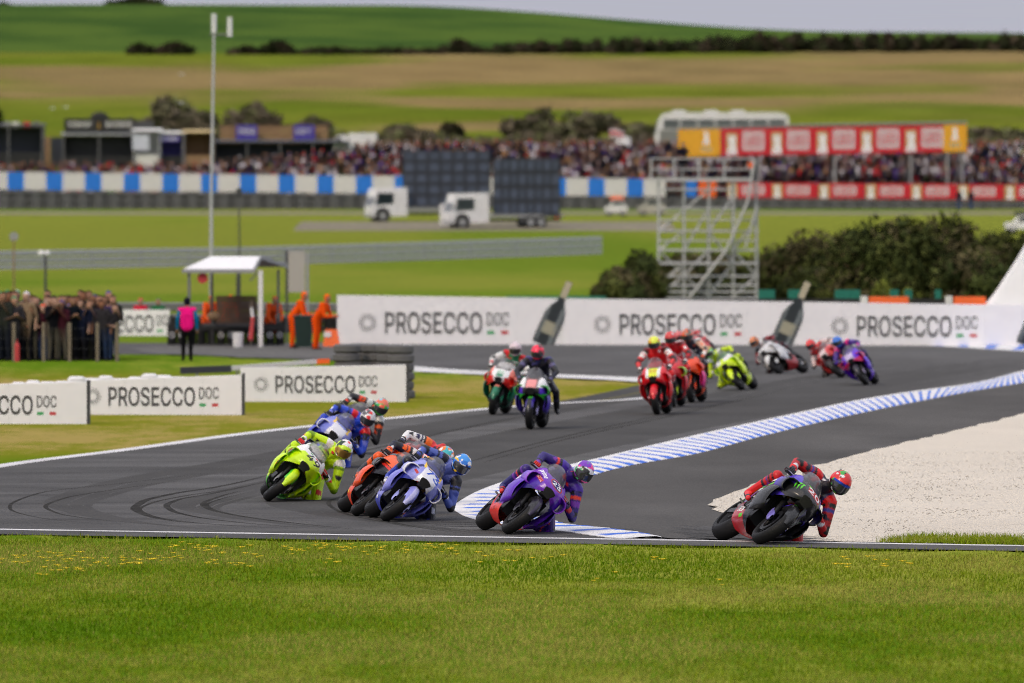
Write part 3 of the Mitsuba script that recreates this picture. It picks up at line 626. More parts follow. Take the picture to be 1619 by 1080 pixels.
def rider_bones(J):
    B = []
    def b(p, rp, q, rq, tag): B.append((np.asarray(p, float), rp, np.asarray(q, float), rq, tag))
    lat = (np.array(J['shL']) - np.array(J['shR'])); lat /= np.linalg.norm(lat)
    hl = np.array(J['hipL']) - np.array(J['hipR']); hl /= np.linalg.norm(hl)
    pel, sp, ch, neck = (np.array(J[k]) for k in ('pel', 'sp', 'ch', 'neck'))
    fw = ch - sp; fw /= np.linalg.norm(fw); back = np.cross(fw, lat)
    if back[2] < 0: back = -back
    for s in (-1, 1):
        b(pel + hl * s * .075, .125, sp + lat * s * .06, .115, 'torso'); b(sp + lat * s * .06, .115, ch + lat * s * .09, .125, 'torso')
        b(ch + lat * s * .09, .12, J['shL' if s > 0 else 'shR'], .082, 'shoulder')
    b(ch, .13, neck, .075, 'torso'); b(neck, .072, mid(neck, J['head'], .6), .065, 'neck')
    b(ch + back * .10 + fw * .02, .055, neck + back * .085 + fw * .03, .055, 'hump')
    for s in 'RL':
        b(J['hip' + s], .118, mid(J['hip' + s], J['kn' + s], .5), .088, 'thigh'); b(mid(J['hip' + s], J['kn' + s], .5), .088, J['kn' + s], .068, 'thigh')
        b(J['kn' + s], .070, mid(J['kn' + s], J['an' + s], .35), .066, 'shin'); b(mid(J['kn' + s], J['an' + s], .35), .066, J['an' + s], .050, 'shin')
        b(J['sh' + s], .080, J['el' + s], .056, 'upper_arm'); b(J['el' + s], .056, mid(J['el' + s], J['ha' + s], .88), .042, 'forearm')
    return B
def boot_bones(J, s):
    an, to, kn = (np.array(J[k + s]) for k in ('an', 'to', 'kn'))
    d = to - an; heel = an - d * .35 + np.array([0, 0, -.03])
    return [(mid(kn, an, .45), .066, an, .054, 'boot'), (an, .056, heel, .042, 'boot'), (heel, .042, to, .040, 'sole'), (an, .052, mid(an, to, .7), .044, 'boot'), (mid(an, to, .7), .044, to + d * .25, .032, 'toe')]
def glove_bones(J, s):
    h, el = np.array(J['ha' + s]), np.array(J['el' + s]); sg = 1 if s == 'L' else -1
    a = h - el; a /= np.linalg.norm(a)
    bar_d = np.array([-.26, sg * .965, -.18]); bar_d /= np.linalg.norm(bar_d)      # along the grip, outwards
    f = np.cross(bar_d, [0, 0, 1.0]); f *= np.sign(f[0]); f /= np.linalg.norm(f)      # forwards over the grip
    upv = np.array([0, 0, 1.0])
    wr = h - a * .085 + upv * .012
    B = [(mid(el, h, .62), .049, wr, .041, 'cuff')]
    for k in range(4):
        o = bar_d * (.034 - .023 * k) * 1.0
        base = h + o + upv * .030 - f * .012
        B.append((wr + o * .6, .024, base, .016, 'palm'))
        L = (.9, 1.05, 1.0, .85)[k]
        k1 = base + f * .036 * L + upv * .002; k2 = k1 + (f * .012 - upv * .034) * L; k3 = k2 + (-f * .024 - upv * .012) * L
        B += [(base, .0135, k1, .0115, 'finger'), (k1, .0115, k2, .0105, 'finger'), (k2, .0105, k3, .0095, 'finger')]
    t0 = wr - bar_d * .022 + a * .02; t1 = t0 + a * .035 - bar_d * .022 - upv * .022; t2 = t1 + f * .022 - upv * .022 + bar_d * .012
    B += [(t0, .018, t1, .0135, 'thumb'), (t1, .0135, t2, .0105, 'thumb')]
    return B

def helmet_meshes(hi):
    m = trimesh.creation.icosphere(4 if hi else 3, 1.0); v = np.array(m.vertices)
    def shape(v, g=1.0):
        x, y, z = v.T
        q = np.c_[x * .158, y * .128, z * .142]
        q[:, 0] += .030 * ss(.1, -.9, z) * ss(0, .8, x) * 1.2                 # chin bar
        q[:, 2] += np.where(z < 0, -.012 * ss(0, .9, x), 0)
        q[:, 2] = np.maximum(q[:, 2], -.128)
        q[:, 0] -= .035 * ss(.0, -.9, x) * ss(-.2, .7, z) * -1 * .4           # spoiler at the back
        q[:, :2] *= (1 - .16 * ss(-.45, -1.0, z))[:, None]
        return q * g
    shell = tri(shape(v), m.faces)
    # visor: the strip in front, a touch proud
    az = np.linspace(-1.18, 1.18, 33); el = np.linspace(-.36, .34, 11)
    A, E = np.meshgrid(az, el * 1.0, indexing='ij'); E = E * (1 - .30 * (np.abs(A) / 1.18) ** 3) - .02
    d = np.stack([np.cos(E) * np.cos(A), np.cos(E) * np.sin(A), np.sin(E)], -1)
    vis = grid(shape(d.reshape(-1, 3), 1.022).reshape(33, 11, 3))
    flap = cat([hull([(-.04, s * .035, .134), (-.145, s * .03, .098), (-.15, s * .03, .075), (-.04, s * .05, .12), (-.04, 0, .136), (-.15, 0, .10)]) for s in (-1, 1)])
    strip = grid(shape(np.stack([np.cos(E[:, 7:]) * np.cos(A[:, 7:]), np.cos(E[:, 7:]) * np.sin(A[:, 7:]), np.sin(E[:, 7:])], -1).reshape(-1, 3), 1.03).reshape(33, 4, 3))
    return shell, vis, flap, strip
_helm = {}
_body = {}
def mirror(m): m = m.copy(); m.vertices = m.vertices * [1, -1, 1]; m.invert(); return m

def make_rider(M, hi, pose, suit, helm, label, group, visor='visor', side=1, tweak=None, glove=BLACK, boot=BLACK, strip=None):
    J = {**POSE[pose], **(tweak or {})}
    key = (pose, hi, repr(tweak))
    if key not in _body:
        B = rider_bones(J)
        body = bones_mesh(B, 16 if hi else 10, .020 if hi else .035, 9 if hi else 6)
        gl = [bones_mesh(glove_bones(J, s), 10 if hi else 8, .010 if hi else None, 2 if hi else 0) for s in 'RL']
        bo = [bones_mesh(boot_bones(J, s), 12 if hi else 10, .02 if hi else .03, 4) for s in 'RL']
        _body[key] = (B, body, gl, bo)
    B, (bm, tag, at), gl, bo = _body[key]
    fl = (lambda m: m) if side > 0 else mirror
    r = thing('person', label, 'person', group)
    tags = np.array([b[4] for b in B])[tag]
    sideR = np.array([1 if tag_i >= 0 and B[tag_i][0][1] < J['neck'][1] else 0 for tag_i in tag])
    col = suit(np.asarray(bm.vertices), tags, at, sideR)
    put('racing_suit', fl(bm), 'leather', r, smooth=True, color=np.clip(col, 0, .95), M=M)
    for (m, tg, _), bn in zip(gl, (glove_bones(J, 'R'), glove_bones(J, 'L'))):
        tt = np.array([b[4] for b in bn])[tg]
        g = np.tile(np.asarray(glove(tt) if callable(glove) else glove, float), (len(m.vertices), 1)) if not callable(glove) else glove(tt)
        put('glove', fl(m), 'leather', r, smooth=True, color=np.clip(g, 0, .95), M=M)
    for (m, tg, _), s in zip(bo, 'RL'):
        tt = np.array([b[4] for b in boot_bones(J, s)])[tg]
        g = boot(tt) if callable(boot) else np.where((tt == 'sole')[:, None], BLACK, np.asarray(boot, float)[None])
        put('boot', fl(m), 'leather', r, smooth=True, color=np.clip(g, 0, .95), M=M)
    # sliders at knee and elbow
    kn, an = np.array(J['knL']), np.array(J['anL'])
    out = kn - mid(J['hipL'], J['anL']); out /= np.linalg.norm(out)
    k = Manifold.batch_hull([sphere(kn + out * .05, .045, 12), sphere(kn + out * .062 + (an - kn) * .12, .036, 12)])
    put('knee_slider', fl(tri(*meshkit.arrays(k)[:2])), 'black_plastic', r, smooth=35, M=M)
    # helmet
    if hi not in _helm: _helm[hi] = helmet_meshes(hi)
    shell, vis, flap, stripm = _helm[hi]
    R = trimesh.transformations.euler_matrix(math.radians(J['tilt']), math.radians(-J['nod'] + 14), math.radians(J['turn']), 'rxyz')
    R[:3, 3] = J['head']
    F = np.eye(4) if side > 0 else np.diag([1.0, -1, 1, 1])
    hv = np.asarray(shell.vertices)
    def hm(m):
        q = moved(m, R); return fl(q)
    h = put('helmet', hm(shell), 'gloss_paint', r, smooth=True, color=np.clip(helm(hv), 0, .95), M=M)
    put('visor', hm(vis), visor, h, smooth=True, M=M)
    if strip: put('visor_strip', hm(stripm), strip, h, smooth=True, M=M)
    put('rear_spoiler', hm(flap), 'black_plastic', h, smooth=35, M=M)
    return r
# ------------------------------------------------------------------ liveries, suits and helmets
def by_part(d, base, pattern=None):
    """paint(part, vertices) from a dict of plain colours per part, then pattern(part, V, colours)."""
    def f(part, V):
        c = np.tile(np.asarray(d.get(part, base), float), (len(V), 1))
        if part == 'cowl':                       # cockpit side of the cowl is bare
            c[(V[:, 0] < .60) & (np.abs(V[:, 1]) < .155) & (V[:, 2] > .88)] = BLACK
        if pattern: c = pattern(part, V, c)
        return c
    return f
def where(c, m, col): c[m] = col; return c
def suit_of(main, arm=None, leg=None, hump=None, accents=(), seed=0, stripe=None, shoulder=None, dark_in=BLACK, dark=.74):
    arm = main if arm is None else arm; leg = main if leg is None else leg; hump = main if hump is None else hump
    shoulder = main if shoulder is None else shoulder
    def f(V, tags, at, right):
        c = np.tile(np.asarray(main, float), (len(V), 1))
        for names, col in ((('upper_arm', 'forearm'), arm), (('thigh', 'shin'), leg), (('hump',), hump), (('shoulder',), shoulder)):
            c[np.isin(tags, names)] = col
        def band(name, lo, hi): return (tags == name) & (at > lo) & (at < hi)
        lat = np.sin(V[:, 0] * 37 + V[:, 2] * 29 + seed)
        dk = band('upper_arm', .0, .2) | band('upper_arm', .78, 1.1) | (band('forearm', .0, .18)) | (np.isin(tags, ('thigh',)) & (meshkit.noise(V * 5 + seed, seed) > dark)) | (band('shin', .25, .55) & (lat > 0))
        c[dk & (lat > -.6)] = dark_in
        acc = list(accents) + [main]
        c[band('upper_arm', .42, .62) & (lat > -.2)] = acc[0]
        c[band('forearm', .45, .70) & (lat > .1)] = acc[min(1, len(acc) - 1)]
        c[band('forearm', .86, 1.1)] = acc[0]
        c[band('thigh', .30, .62) & (lat > .55)] = acc[min(1, len(acc) - 1)]
        c[band('shin', .0, .16)] = acc[0]
        c[(tags == 'shoulder') & (at > .75)] = acc[-2]
        tor = np.isin(tags, ('torso', 'hump'))
        c[tor & (meshkit.noise(V * [13, 9, 17] + seed * 3, seed + 1) > .80)] = acc[0]
        c[tor & (meshkit.noise(V * [13, 9, 17] - seed * 2, seed + 2) > .82)] = acc[min(1, len(acc) - 1)]
        if stripe is not None:
            c[np.isin(tags, ('upper_arm',)) & (np.abs(at - .30) < .06)] = stripe
            c[np.isin(tags, ('shin',)) & (np.abs(at - .7) < .06)] = stripe
        c[np.isin(tags, ('neck',))] = dark_in
        return c
    return f
def helm_of(base, top=None, chin=None, spots=(), seed=0, band=None):
    def f(V):
        x, y, z = V.T
        c = np.tile(np.asarray(base, float), (len(V), 1))
        if top is not None: c[z + .03 * np.sin(x * 40) > .075] = top
        if chin is not None: c[(z < -.045)] = chin
        for k, a in enumerate(spots):
            c[meshkit.noise(V * 16 + seed + 9.7 * k, seed + k) > .68] = a
        if band is not None: c[np.abs(y) < .022] = band
        return c
    return f
RED, ORANGE, YEL, WHITE, PURP, BLUE, LILAC, GREEN, NEON = C(225, 25, 30), C(245, 95, 20), C(250, 205, 20), C(238, 238, 240), C(100, 30, 185), C(25, 70, 205), C(125, 125, 225), C(20, 130, 70), C(205, 245, 10)
DKPURP, NAVY, GREY, PINK, CYAN, LIME = C(55, 20, 110), C(22, 26, 70), C(110, 110, 115), C(245, 60, 150), C(60, 190, 235), C(90, 210, 40)

def claw(h=.12):                                # three scratched strokes
    out = []
    for k in (-1, 0, 1):
        x = k * .34 * h
        out.append(Polygon([(x - .09 * h, .5 * h), (x + .10 * h, .5 * h), (x + .06 * h, .1 * h), (x + .10 * h, -.12 * h), (x + .03 * h, -(.5 - .12 * abs(k)) * h), (x - .04 * h, -.15 * h), (x - .10 * h, 0)]))
    out.append(Polygon([(-.44 * h, .5 * h), (.44 * h, .5 * h), (.42 * h, .40 * h), (-.40 * h, .40 * h)]))
    return trimesh.util.concatenate([plate(p) for p in out])
NOSE = ((.80, 0, .87), (.42, 0, .90), (-.9, 0, .45))
def nose_up(z): return np.array([-1, 0, .35])

# 1. the leading bike: black, violet and lime
def pat_black(part, V, c):
    x, y, z = V.T
    if part == 'cowl':
        c[(np.abs(y) > .17) & (z > .80) & (x < .70)] = C(75, 45, 190)
        c[(np.abs(y) < .12) & (z < .86) & (x > .70)] = C(28, 28, 34)
        c[(z < .62)] = C(60, 40, 165)
    if part == 'side':
        c[(z > .74 - .2 * (x < .1)) & (x < .46) & (z - .5 * x > .60)] = C(30, 30, 38)
        c[np.abs(z - (.60 + .25 * np.sin(x * 6))) < .035] = C(80, 50, 200)
        c[(np.abs(z - .35 * x - .60) < .014 + .012 * np.sin(x * 30)) & (x < .35)] = LIME
        c[(z < .40) & (x < .0)] = C(120, 12, 25)
        c[(z < .30) & (x < .15)] = C(175, 20, 35)
    if part == 'tail': c[(z > .97)] = C(80, 50, 200)
    if part == 'fender': c[(np.abs(y) > .05) & (x < .74)] = C(85, 60, 205)
    if part == 'wing': c[x < .60] = C(80, 50, 200)
    return c
paint20 = by_part({'cowl': C(24, 24, 28), 'side': C(22, 22, 26), 'tail': C(30, 28, 40), 'tank': C(26, 26, 30), 'fender': C(24, 24, 28), 'wing': C(22, 22, 26), 'duct': C(26, 26, 30), 'fork_cover': C(120, 110, 190)}, C(24, 24, 28), pat_black)
# 2. violet bike
def pat_violet(part, V, c):
    x, y, z = V.T
    if part == 'cowl':
        c[(np.abs(y) > .15) & (z < .78)] = C(70, 25, 165)
        c[(np.abs(y) < .05) & (z > .86)] = C(140, 60, 200)
        c[z < .655] = C(40, 20, 120)
    if part == 'side':
        c[(z < .62 - .25 * x) & (x < .34)] = C(45, 35, 95)
        c[(np.abs(z - .30 * x - .70) < .02) & (x < .3)] = C(150, 80, 210)
        c[(z < .27) | ((x < -.16) & (z < .42))] = C(235, 50, 40)
    if part == 'fender': c[:] = C(30, 28, 34); c[np.abs(y) < .02] = C(50, 40, 70)
    if part == 'wing': c[x > .66] = C(140, 60, 215)
    return c
paint23 = by_part({'cowl': C(112, 35, 185), 'side': C(105, 40, 180), 'tail': C(90, 40, 170), 'tank': C(60, 50, 90), 'wing': C(85, 25, 190), 'duct': C(95, 40, 190), 'fork_cover': C(30, 28, 34)}, C(105, 35, 190), pat_violet)
# 3. lilac and white bike
def pat_lilac(part, V, c):
    x, y, z = V.T
    if part == 'cowl':
        c[(np.abs(y) < .13) & (z < .93)] = C(235, 235, 245)
        c[(np.abs(y) > .13) & (z > .82) & (x > .6)] = C(140, 145, 225)
        c[(np.abs(y) < .16) & (z > .90) & (x < .70) & (np.abs(y) > .12)] = YEL
        c[(z < .66)] = C(40, 50, 160)
    if part == 'side':
        c[np.abs(z - .62 - .2 * np.sin(x * 5)) < .05] = C(40, 60, 190)
        c[(z > .80)] = C(130, 135, 220)
        c[(np.abs(z - .45) < .02) & (x < .1)] = C(230, 40, 60)
        c[(z < .24)] = C(60, 70, 190)
    if part == 'wing': c[x > .67] = C(235, 235, 240)
    if part == 'fender': c[np.abs(y) < .03] = C(190, 190, 235)
    return c
paint73 = by_part({'cowl': C(150, 155, 230), 'side': C(128, 130, 218), 'tail': C(120, 125, 215), 'tank': C(50, 60, 170), 'fender': C(140, 142, 222), 'wing': C(120, 125, 220), 'duct': C(120, 122, 215), 'fork_cover': C(160, 165, 230)}, LILAC, pat_lilac)
# 4. orange, navy and black bike
def pat_orange(part, V, c):
    x, y, z = V.T
    if part == 'cowl':
        c[:] = C(24, 24, 36); c[(np.abs(y) < .10)] = C(240, 195, 40); c[(np.abs(y) > .10) & (z > .81)] = C(245, 95, 30)
        c[(np.abs(y) < .075) & (z > .85)] = C(225, 30, 45); c[(np.abs(y) > .12) & (np.abs(z - .78) < .018)] = C(225, 45, 35)
    if part == 'side':
        c[(z > .62 - .3 * x)] = C(24, 24, 34); c[np.abs(z - .72) < .03] = C(225, 40, 30); c[(z < .36) | (x < -.15)] = C(250, 70, 25); c[(np.abs(z - .5) < .05) & (x > .2)] = C(240, 180, 30)
    return c
paintO = by_part({'cowl': C(245, 90, 25), 'side': C(225, 70, 30), 'tail': C(30, 30, 45), 'tank': C(24, 24, 36), 'fender': C(30, 30, 34), 'wing': C(28, 28, 34), 'duct': C(240, 80, 25), 'fork_cover': C(40, 40, 48)}, C(30, 30, 34), pat_orange)
# 5. white and red bike hidden behind it
paintH = by_part({'cowl': C(235, 95, 20), 'side': C(220, 40, 35), 'tail': WHITE, 'tank': C(200, 30, 35), 'fender': C(25, 25, 30)}, C(225, 60, 30))
# 6. neon yellow bike
def pat_neon(part, V, c):
    x, y, z = V.T
    if part == 'cowl': c[(z > .84) & (np.abs(y) > .10) & (x < .68)] = WHITE; c[(np.abs(y) < .17) & (z > .90)] = np.where((V[(np.abs(y) < .17) & (z > .90)][:, 1:2] ** 2 < .02), WHITE, WHITE)
    if part == 'cowl': c[(x < .60) & (np.abs(y) < .145) & (z > .88)] = BLACK
    if part == 'side': c[(z > .80) & (x < .3)] = WHITE; c[(z < .25)] = C(70, 190, 40); c[np.abs(z - .55 - .3 * x) < .012] = C(40, 150, 40)
    if part == 'fender': c[np.abs(y) > .06] = C(70, 190, 40)
    return c
paint49 = by_part({'tail': C(190, 225, 20), 'tank': WHITE, 'fork_cover': C(120, 120, 125)}, NEON, pat_neon)
paintN = by_part({'tail': C(190, 225, 20), 'tank': C(60, 170, 90), 'wing': C(215, 240, 20), 'fork_cover': C(190, 230, 30)}, C(215, 245, 20), lambda p, V, c: where(c, (p == 'cowl') & (V[:, 2] > .84) & (np.abs(V[:, 1]) > .05), C(225, 225, 225)))
# 7.. the others
paintB = by_part({'cowl': C(120, 130, 215), 'side': C(40, 60, 190), 'tank': C(40, 60, 190), 'tail': C(120, 125, 215)}, C(60, 75, 200), pat_lilac)
paintK = by_part({'cowl': C(30, 28, 32), 'side': C(235, 70, 30), 'fender': C(28, 28, 32), 'tail': C(28, 28, 32)}, C(35, 30, 34), lambda p, V, c: where(c, (p == 'side') & (V[:, 2] > .6), C(28, 28, 34)))
def pat_lcr(part, V, c):
    x, y, z = V.T
    if part == 'cowl': c[(np.abs(y) > .10) & (z < .80)] = C(225, 35, 30); c[(z < .70)] = C(215, 30, 30); c[(np.abs(y) > .18) & (z > .78)] = C(240, 120, 100); c[(np.abs(y) < .07) & (z > .80) & (z < .86)] = C(20, 130, 90)
    if part == 'fender': c[z > .60] = C(235, 130, 120)
    if part == 'side': c[z < .62] = C(10, 110, 80); c[z < .30] = C(20, 90, 70)
    return c
paintL = by_part({'cowl': WHITE, 'side': C(225, 60, 50), 'tank': WHITE, 'fender': C(20, 120, 85), 'tail': C(20, 120, 80), 'wing': C(225, 90, 70), 'duct': C(10, 120, 85), 'fork_cover': C(20, 130, 95)}, C(225, 60, 50), pat_lcr)
def pat_y2(part, V, c):
    x, y, z = V.T
    if part == 'cowl': c[(np.abs(y) > .12) & (z > .80)] = WHITE; c[(np.abs(y) > .16) & (z < .80) & (z > .68)] = C(90, 40, 210); c[(np.abs(y) < .10) & (z > .80)] = C(235, 150, 150); c[(np.abs(y) > .1) & (z < .68)] = C(40, 160, 40)
    if part == 'fender': c[np.abs(y) > .05] = C(70, 45, 170); c[(z > .60) & (np.abs(y) < .05)] = C(60, 180, 40)
    if part == 'wing': c[x > .64] = C(50, 165, 50)
    return c
paintY = by_part({'cowl': C(28, 28, 32), 'side': C(30, 28, 40), 'tail': C(60, 40, 140), 'fork_cover': C(160, 155, 200), 'duct': C(70, 50, 170)}, C(28, 28, 34), pat_y2)
def pat_red(part, V, c):
    x, y, z = V.T
    if part == 'cowl': c[(np.abs(y) > .09) & (np.abs(y) < .15) & (z > .76)] = WHITE; c[(np.abs(y) < .09) & (z > .79)] = C(225, 235, 40); c[z < .66] = C(150, 15, 30)
    if part == 'side': c[np.abs(z - .58 - .4 * x) < .03] = WHITE
    return c
paintR = by_part({'fork_cover': C(235, 60, 70), 'tank': C(190, 20, 30)}, C(225, 20, 35), pat_red)
paintR2 = by_part({'wing': C(150, 200, 40), 'fork_cover': C(180, 210, 40), 'duct': C(210, 40, 60)}, C(205, 25, 40))
paintO2 = by_part({'side': C(245, 80, 25), 'duct': C(245, 60, 150), 'tank': C(30, 30, 40)}, C(240, 75, 25), lambda p, V, c: where(c, (p == 'side') & (V[:, 2] > .55), C(30, 28, 36)))
paintA = by_part({'tank': C(150, 20, 30), 'tail': C(30, 30, 34), 'fender': C(225, 225, 225)}, C(215, 215, 218), lambda p, V, c: where(c, (p == 'side') & (V[:, 2] < .5), C(165, 20, 30)))
paintD = by_part({'side': C(200, 40, 45), 'tank': C(210, 80, 80), 'fender': C(40, 30, 32)}, C(205, 60, 60), lambda p, V, c: where(c, (p == 'cowl') & (np.abs(V[:, 1]) < .1), C(220, 200, 200)))
paintP = by_part({'wing': C(210, 40, 120), 'duct': C(85, 20, 210), 'fender': C(40, 36, 50), 'fork_cover': C(150, 140, 170)}, C(95, 25, 205), lambda p, V, c: where(where(c, (p == 'cowl') & (np.abs(V[:, 1]) < .11), C(190, 175, 215)), (p == 'cowl') & (V[:, 2] < .74), C(220, 40, 110)))

def glove_of(palm, finger): return lambda t: np.where(np.isin(t, ('finger', 'thumb'))[:, None], np.asarray(finger, float)[None], np.asarray(palm, float)[None])
def boot_of(main, toe, sole=BLACK): return lambda t: np.where((t == 'toe')[:, None], np.asarray(toe, float)[None], np.where((t == 'sole')[:, None], np.asarray(sole, float)[None], np.asarray(main, float)[None]))

# number plates, lettering and marks
rt_n, rt_u = (.35, -.92, .15), (-.25, .05, .96)   # outward normal and up on the right side of the nose
lf_n, lf_u = (.35, .92, .15), (-.25, -.05, .96)
def dec(*a): return a
dec20 = [dec('number_plate', plate(rect(.21, .16, .02)), 'cowl', (.735, .03, .893), (.55, .05, .83), (-1, 0, .6), 'print_red'),
         dec('race_number', word('20', .125, True, 1), 'cowl', (.735, .03, .893), (.55, .05, .83), (-1, 0, .6), 'board_white'),
         dec('claw_mark', claw(.13), 'cowl', (.72, -.15, .80), (.55, -.75, .35), (-.5, .1, .85), 'decal_lime'),
         dec('claw_mark', claw(.12), 'duct_l', (.45, .31, .50), (.35, .92, .1), (0, 0, 1), 'decal_lime'),
         dec('claw_mark', claw(.06), 'fender', (.72, 0, .625), (.1, 0, 1), (-1, 0, .1), 'decal_lime'),
         dec('lettering', word('ENERGY', .035, True, 1.0), 'side_r', (.12, -.28, .58), (0, -1, .1), (0, 0, 1), 'board_white'),
         dec('lettering', word('ENEOS', .06, True, .9), 'side_r', (-.06, -.2, .30), (0, -1, -.5), (0, -.3, 1), 'board_white')]
scene['mat_decal_lime'] = {'type': 'twosided', 'bsdf': {'type': 'principled', 'base_color': rgb(LIME), 'roughness': .4}}
scene['mat_decal_yellow'] = {'type': 'twosided', 'bsdf': {'type': 'principled', 'base_color': rgb(YEL), 'roughness': .4}}
scene['mat_decal_blue'] = {'type': 'twosided', 'bsdf': {'type': 'principled', 'base_color': rgb(C(25, 75, 200)), 'roughness': .4}}
dec23 = [dec('number_plate', plate(Point(0, 0).buffer(.095)), 'cowl', (.735, .03, .893), (.55, .05, .83), (-1, 0, .6), 'decal_navy'),
         dec('plate_ring', plate(Point(0, 0).buffer(.108).difference(Point(0, 0).buffer(.092))), 'cowl', (.735, .03, .893), (.55, .05, .83), (-1, 0, .6), 'print_red'),
         dec('race_number', word('23', .10, True, .95), 'cowl', (.735, .03, .893), (.55, .05, .83), (-1, 0, .6), 'board_white'),
         dec('label_patch', plate(rect(.16, .05)), 'cowl', (.71, -.165, .79), (.5, -.82, .3), (.1, .3, 1), 'print_red'),
         dec('lettering', word('MOTUL', .032, True, 1), 'cowl', (.71, -.165, .79), (.5, -.82, .3), (.1, .3, 1), 'board_white'),
         dec('lettering', word('prima', .062, True, .95), 'cowl', (.66, -.165, .87), (.4, -.75, .5), (.1, .3, 1), 'board_white'),
         dec('label_patch', plate(rect(.12, .04)), 'duct_l', (.46, .31, .48), (.35, .92, .1), (0, 0, 1), 'print_red'),
         dec('lettering', word('MOTUL', .025, True, 1), 'duct_l', (.46, .31, .48), (.35, .92, .1), (0, 0, 1), 'board_white'),
         dec('lettering', word('prima', .045, True, .95), 'duct_l', (.46, .31, .55), (.35, .92, .1), (0, 0, 1), 'board_white'),
         dec('lettering', word('83', .10, True, 1), 'side_r', (.20, -.28, .70), (.1, -1, .1), (-.1, 0, 1), 'board_white')]
scene['mat_decal_navy'] = {'type': 'twosided', 'bsdf': {'type': 'principled', 'base_color': rgb(C(30, 35, 110)), 'roughness': .4}}
dec73 = [dec('race_number', word('73', .15, True, 1), 'cowl', (.735, .03, .893), (.55, .02, .83), (-1, 0, .6), 'decal_blue'),
         dec('label_patch', plate(rect(.06, .10)), 'cowl', (.66, -.175, .86), (.4, -.75, .5), (.1, .3, 1), 'decal_navy'),
         dec('label_patch', plate(Point(0, 0).buffer(.05)), 'side_r', (.30, -.285, .74), (.1, -1, .1), (0, 0, 1), 'decal_yellow'),
         dec('label_patch', plate(Point(0, 0).buffer(.04)), 'duct_l', (.45, .31, .52), (.35, .92, .1), (0, 0, 1), 'decal_navy'),
         dec('label_patch', plate(rect(.10, .035)), 'cowl', (.74, -.165, .77), (.6, -.75, .2), (0, .3, 1), 'print_red')]
dec49 = [dec('race_number', word('49', .15, True, 1, .12), 'cowl', (.735, .03, .893), (.55, -.02, .83), (-1, 0, .6), 'print_black'),
         dec('label_patch', plate(Polygon([(-.06, -.05), (.05, -.03), (.07, .05), (-.03, .06)])), 'side_r', (.36, -.28, .72), (.2, -1, .1), (0, 0, 1), 'print_red')]
dec_small = lambda num, bsdf: [dec('race_number', word(num, .09, True, 1), 'cowl', (.735, 0, .895), (.55, 0, .83), (-1, 0, .6), bsdf)]

def extra(seed, cols):                          # small label patches scattered over the side panels, as on any race bike
    q = np.random.default_rng(seed); out = []
    for where_, sg in (('side_r', -1), ('side_l', 1)):
        for x, z, w, h in ((.20, .76, .13, .045), (-.06, .66, .10, .035), (.34, .82, .08, .03), (-.16, .30, .14, .05), (.06, .19, .12, .04), (-.22, .46, .07, .05)):
            out.append(dec('label_patch', plate(rect(w, h)), where_, (x, sg * .27, z), (.1, sg, -.3 if z < .35 else .1), (-.12, 0, 1), cols[q.integers(len(cols))]))
    for y in (-.055, .055): out.append(dec('label_patch', plate(rect(.05, .025)), 'cowl', (.66, y, .94), (.4, 0, .9), (-1, 0, .5), cols[q.integers(len(cols))]))
    return out
dec20 += extra(1, ['decal_lime', 'board_white', 'mid_grey']); dec23 += extra(2, ['board_white', 'print_red', 'decal_navy', 'mid_grey']); dec73 += extra(3, ['board_white', 'decal_navy', 'decal_yellow', 'print_red']); dec49 += extra(4, ['print_black', 'board_white', 'print_green', 'print_red'])
decO = extra(5, ['board_white', 'decal_yellow', 'print_red', 'decal_navy']) + [dec('label_patch', plate(rect(.09, .12, .02)), 'cowl', (.70, 0, .918), (.5, 0, .85), (-1, 0, .6), 'board_white')]
LEAN_G, FAST_G = 'motorcycles leaning through the bend', 'motorcycles further back in the pack'
RID_G, RID_F = 'riders leaning through the bend', 'riders further back in the pack'
LOW = dict(haL=(.375, .275, .895))
def pair(px, py, yaw, lean, hi, paint, blabel, pose, suit, helm, rlabel, decals=None, visor='visor', side=1, tweak=None, glove=BLACK, boot=BLACK, strip=None, near=True, dz=0.0, lower='dark_metal', size=1.0):
    M = bike_frame(px, py, yaw, lean if side > 0 else -lean, dz, size)
    make_bike(M, hi, paint, blabel, LEAN_G if near else FAST_G, decals, lower=lower)
    make_rider(M, hi, pose, suit, helm, rlabel, RID_G if near else RID_F, visor, side, tweak, glove, boot, strip)

pair(1200, 866, 17, 52, True, paint20, 'black and violet race motorcycle with lime claw marks and number 20, leading the pack', 'lean',
     suit_of(C(26, 24, 40), arm=C(185, 22, 30), shoulder=C(40, 38, 95), leg=C(205, 22, 28), accents=(C(26, 26, 44), C(220, 220, 225), RED), seed=3, stripe=C(60, 60, 150)), helm_of(RED, top=C(215, 35, 40), chin=C(30, 30, 34), spots=(C(60, 170, 60), C(235, 235, 238), BLACK), seed=2),
     'rider in red and black leathers with a red helmet, leaning lowest at the front', dec20, glove=glove_of(RED, C(40, 38, 45)), boot=boot_of(RED, RED), strip='visor_blue', size=1.08)
pair(803, 846, 13, 48, True, paint23, 'violet race motorcycle with red labels and number 23, second in line', 'lean',
     suit_of(C(48, 22, 120), arm=C(45, 25, 115), leg=C(50, 25, 115), accents=(C(120, 50, 170), C(190, 40, 50), C(70, 40, 160)), seed=8, stripe=C(230, 60, 40)), helm_of(C(225, 225, 232), top=C(120, 45, 190), spots=(BLACK, C(150, 50, 190), C(70, 170, 110), PINK), seed=5, chin=C(60, 40, 60)),
     'rider in dark violet leathers with a white, purple and green helmet', dec23, glove=glove_of(C(40, 35, 60), C(225, 50, 40)), boot=boot_of(C(40, 35, 110), C(225, 50, 45)), size=1.02)
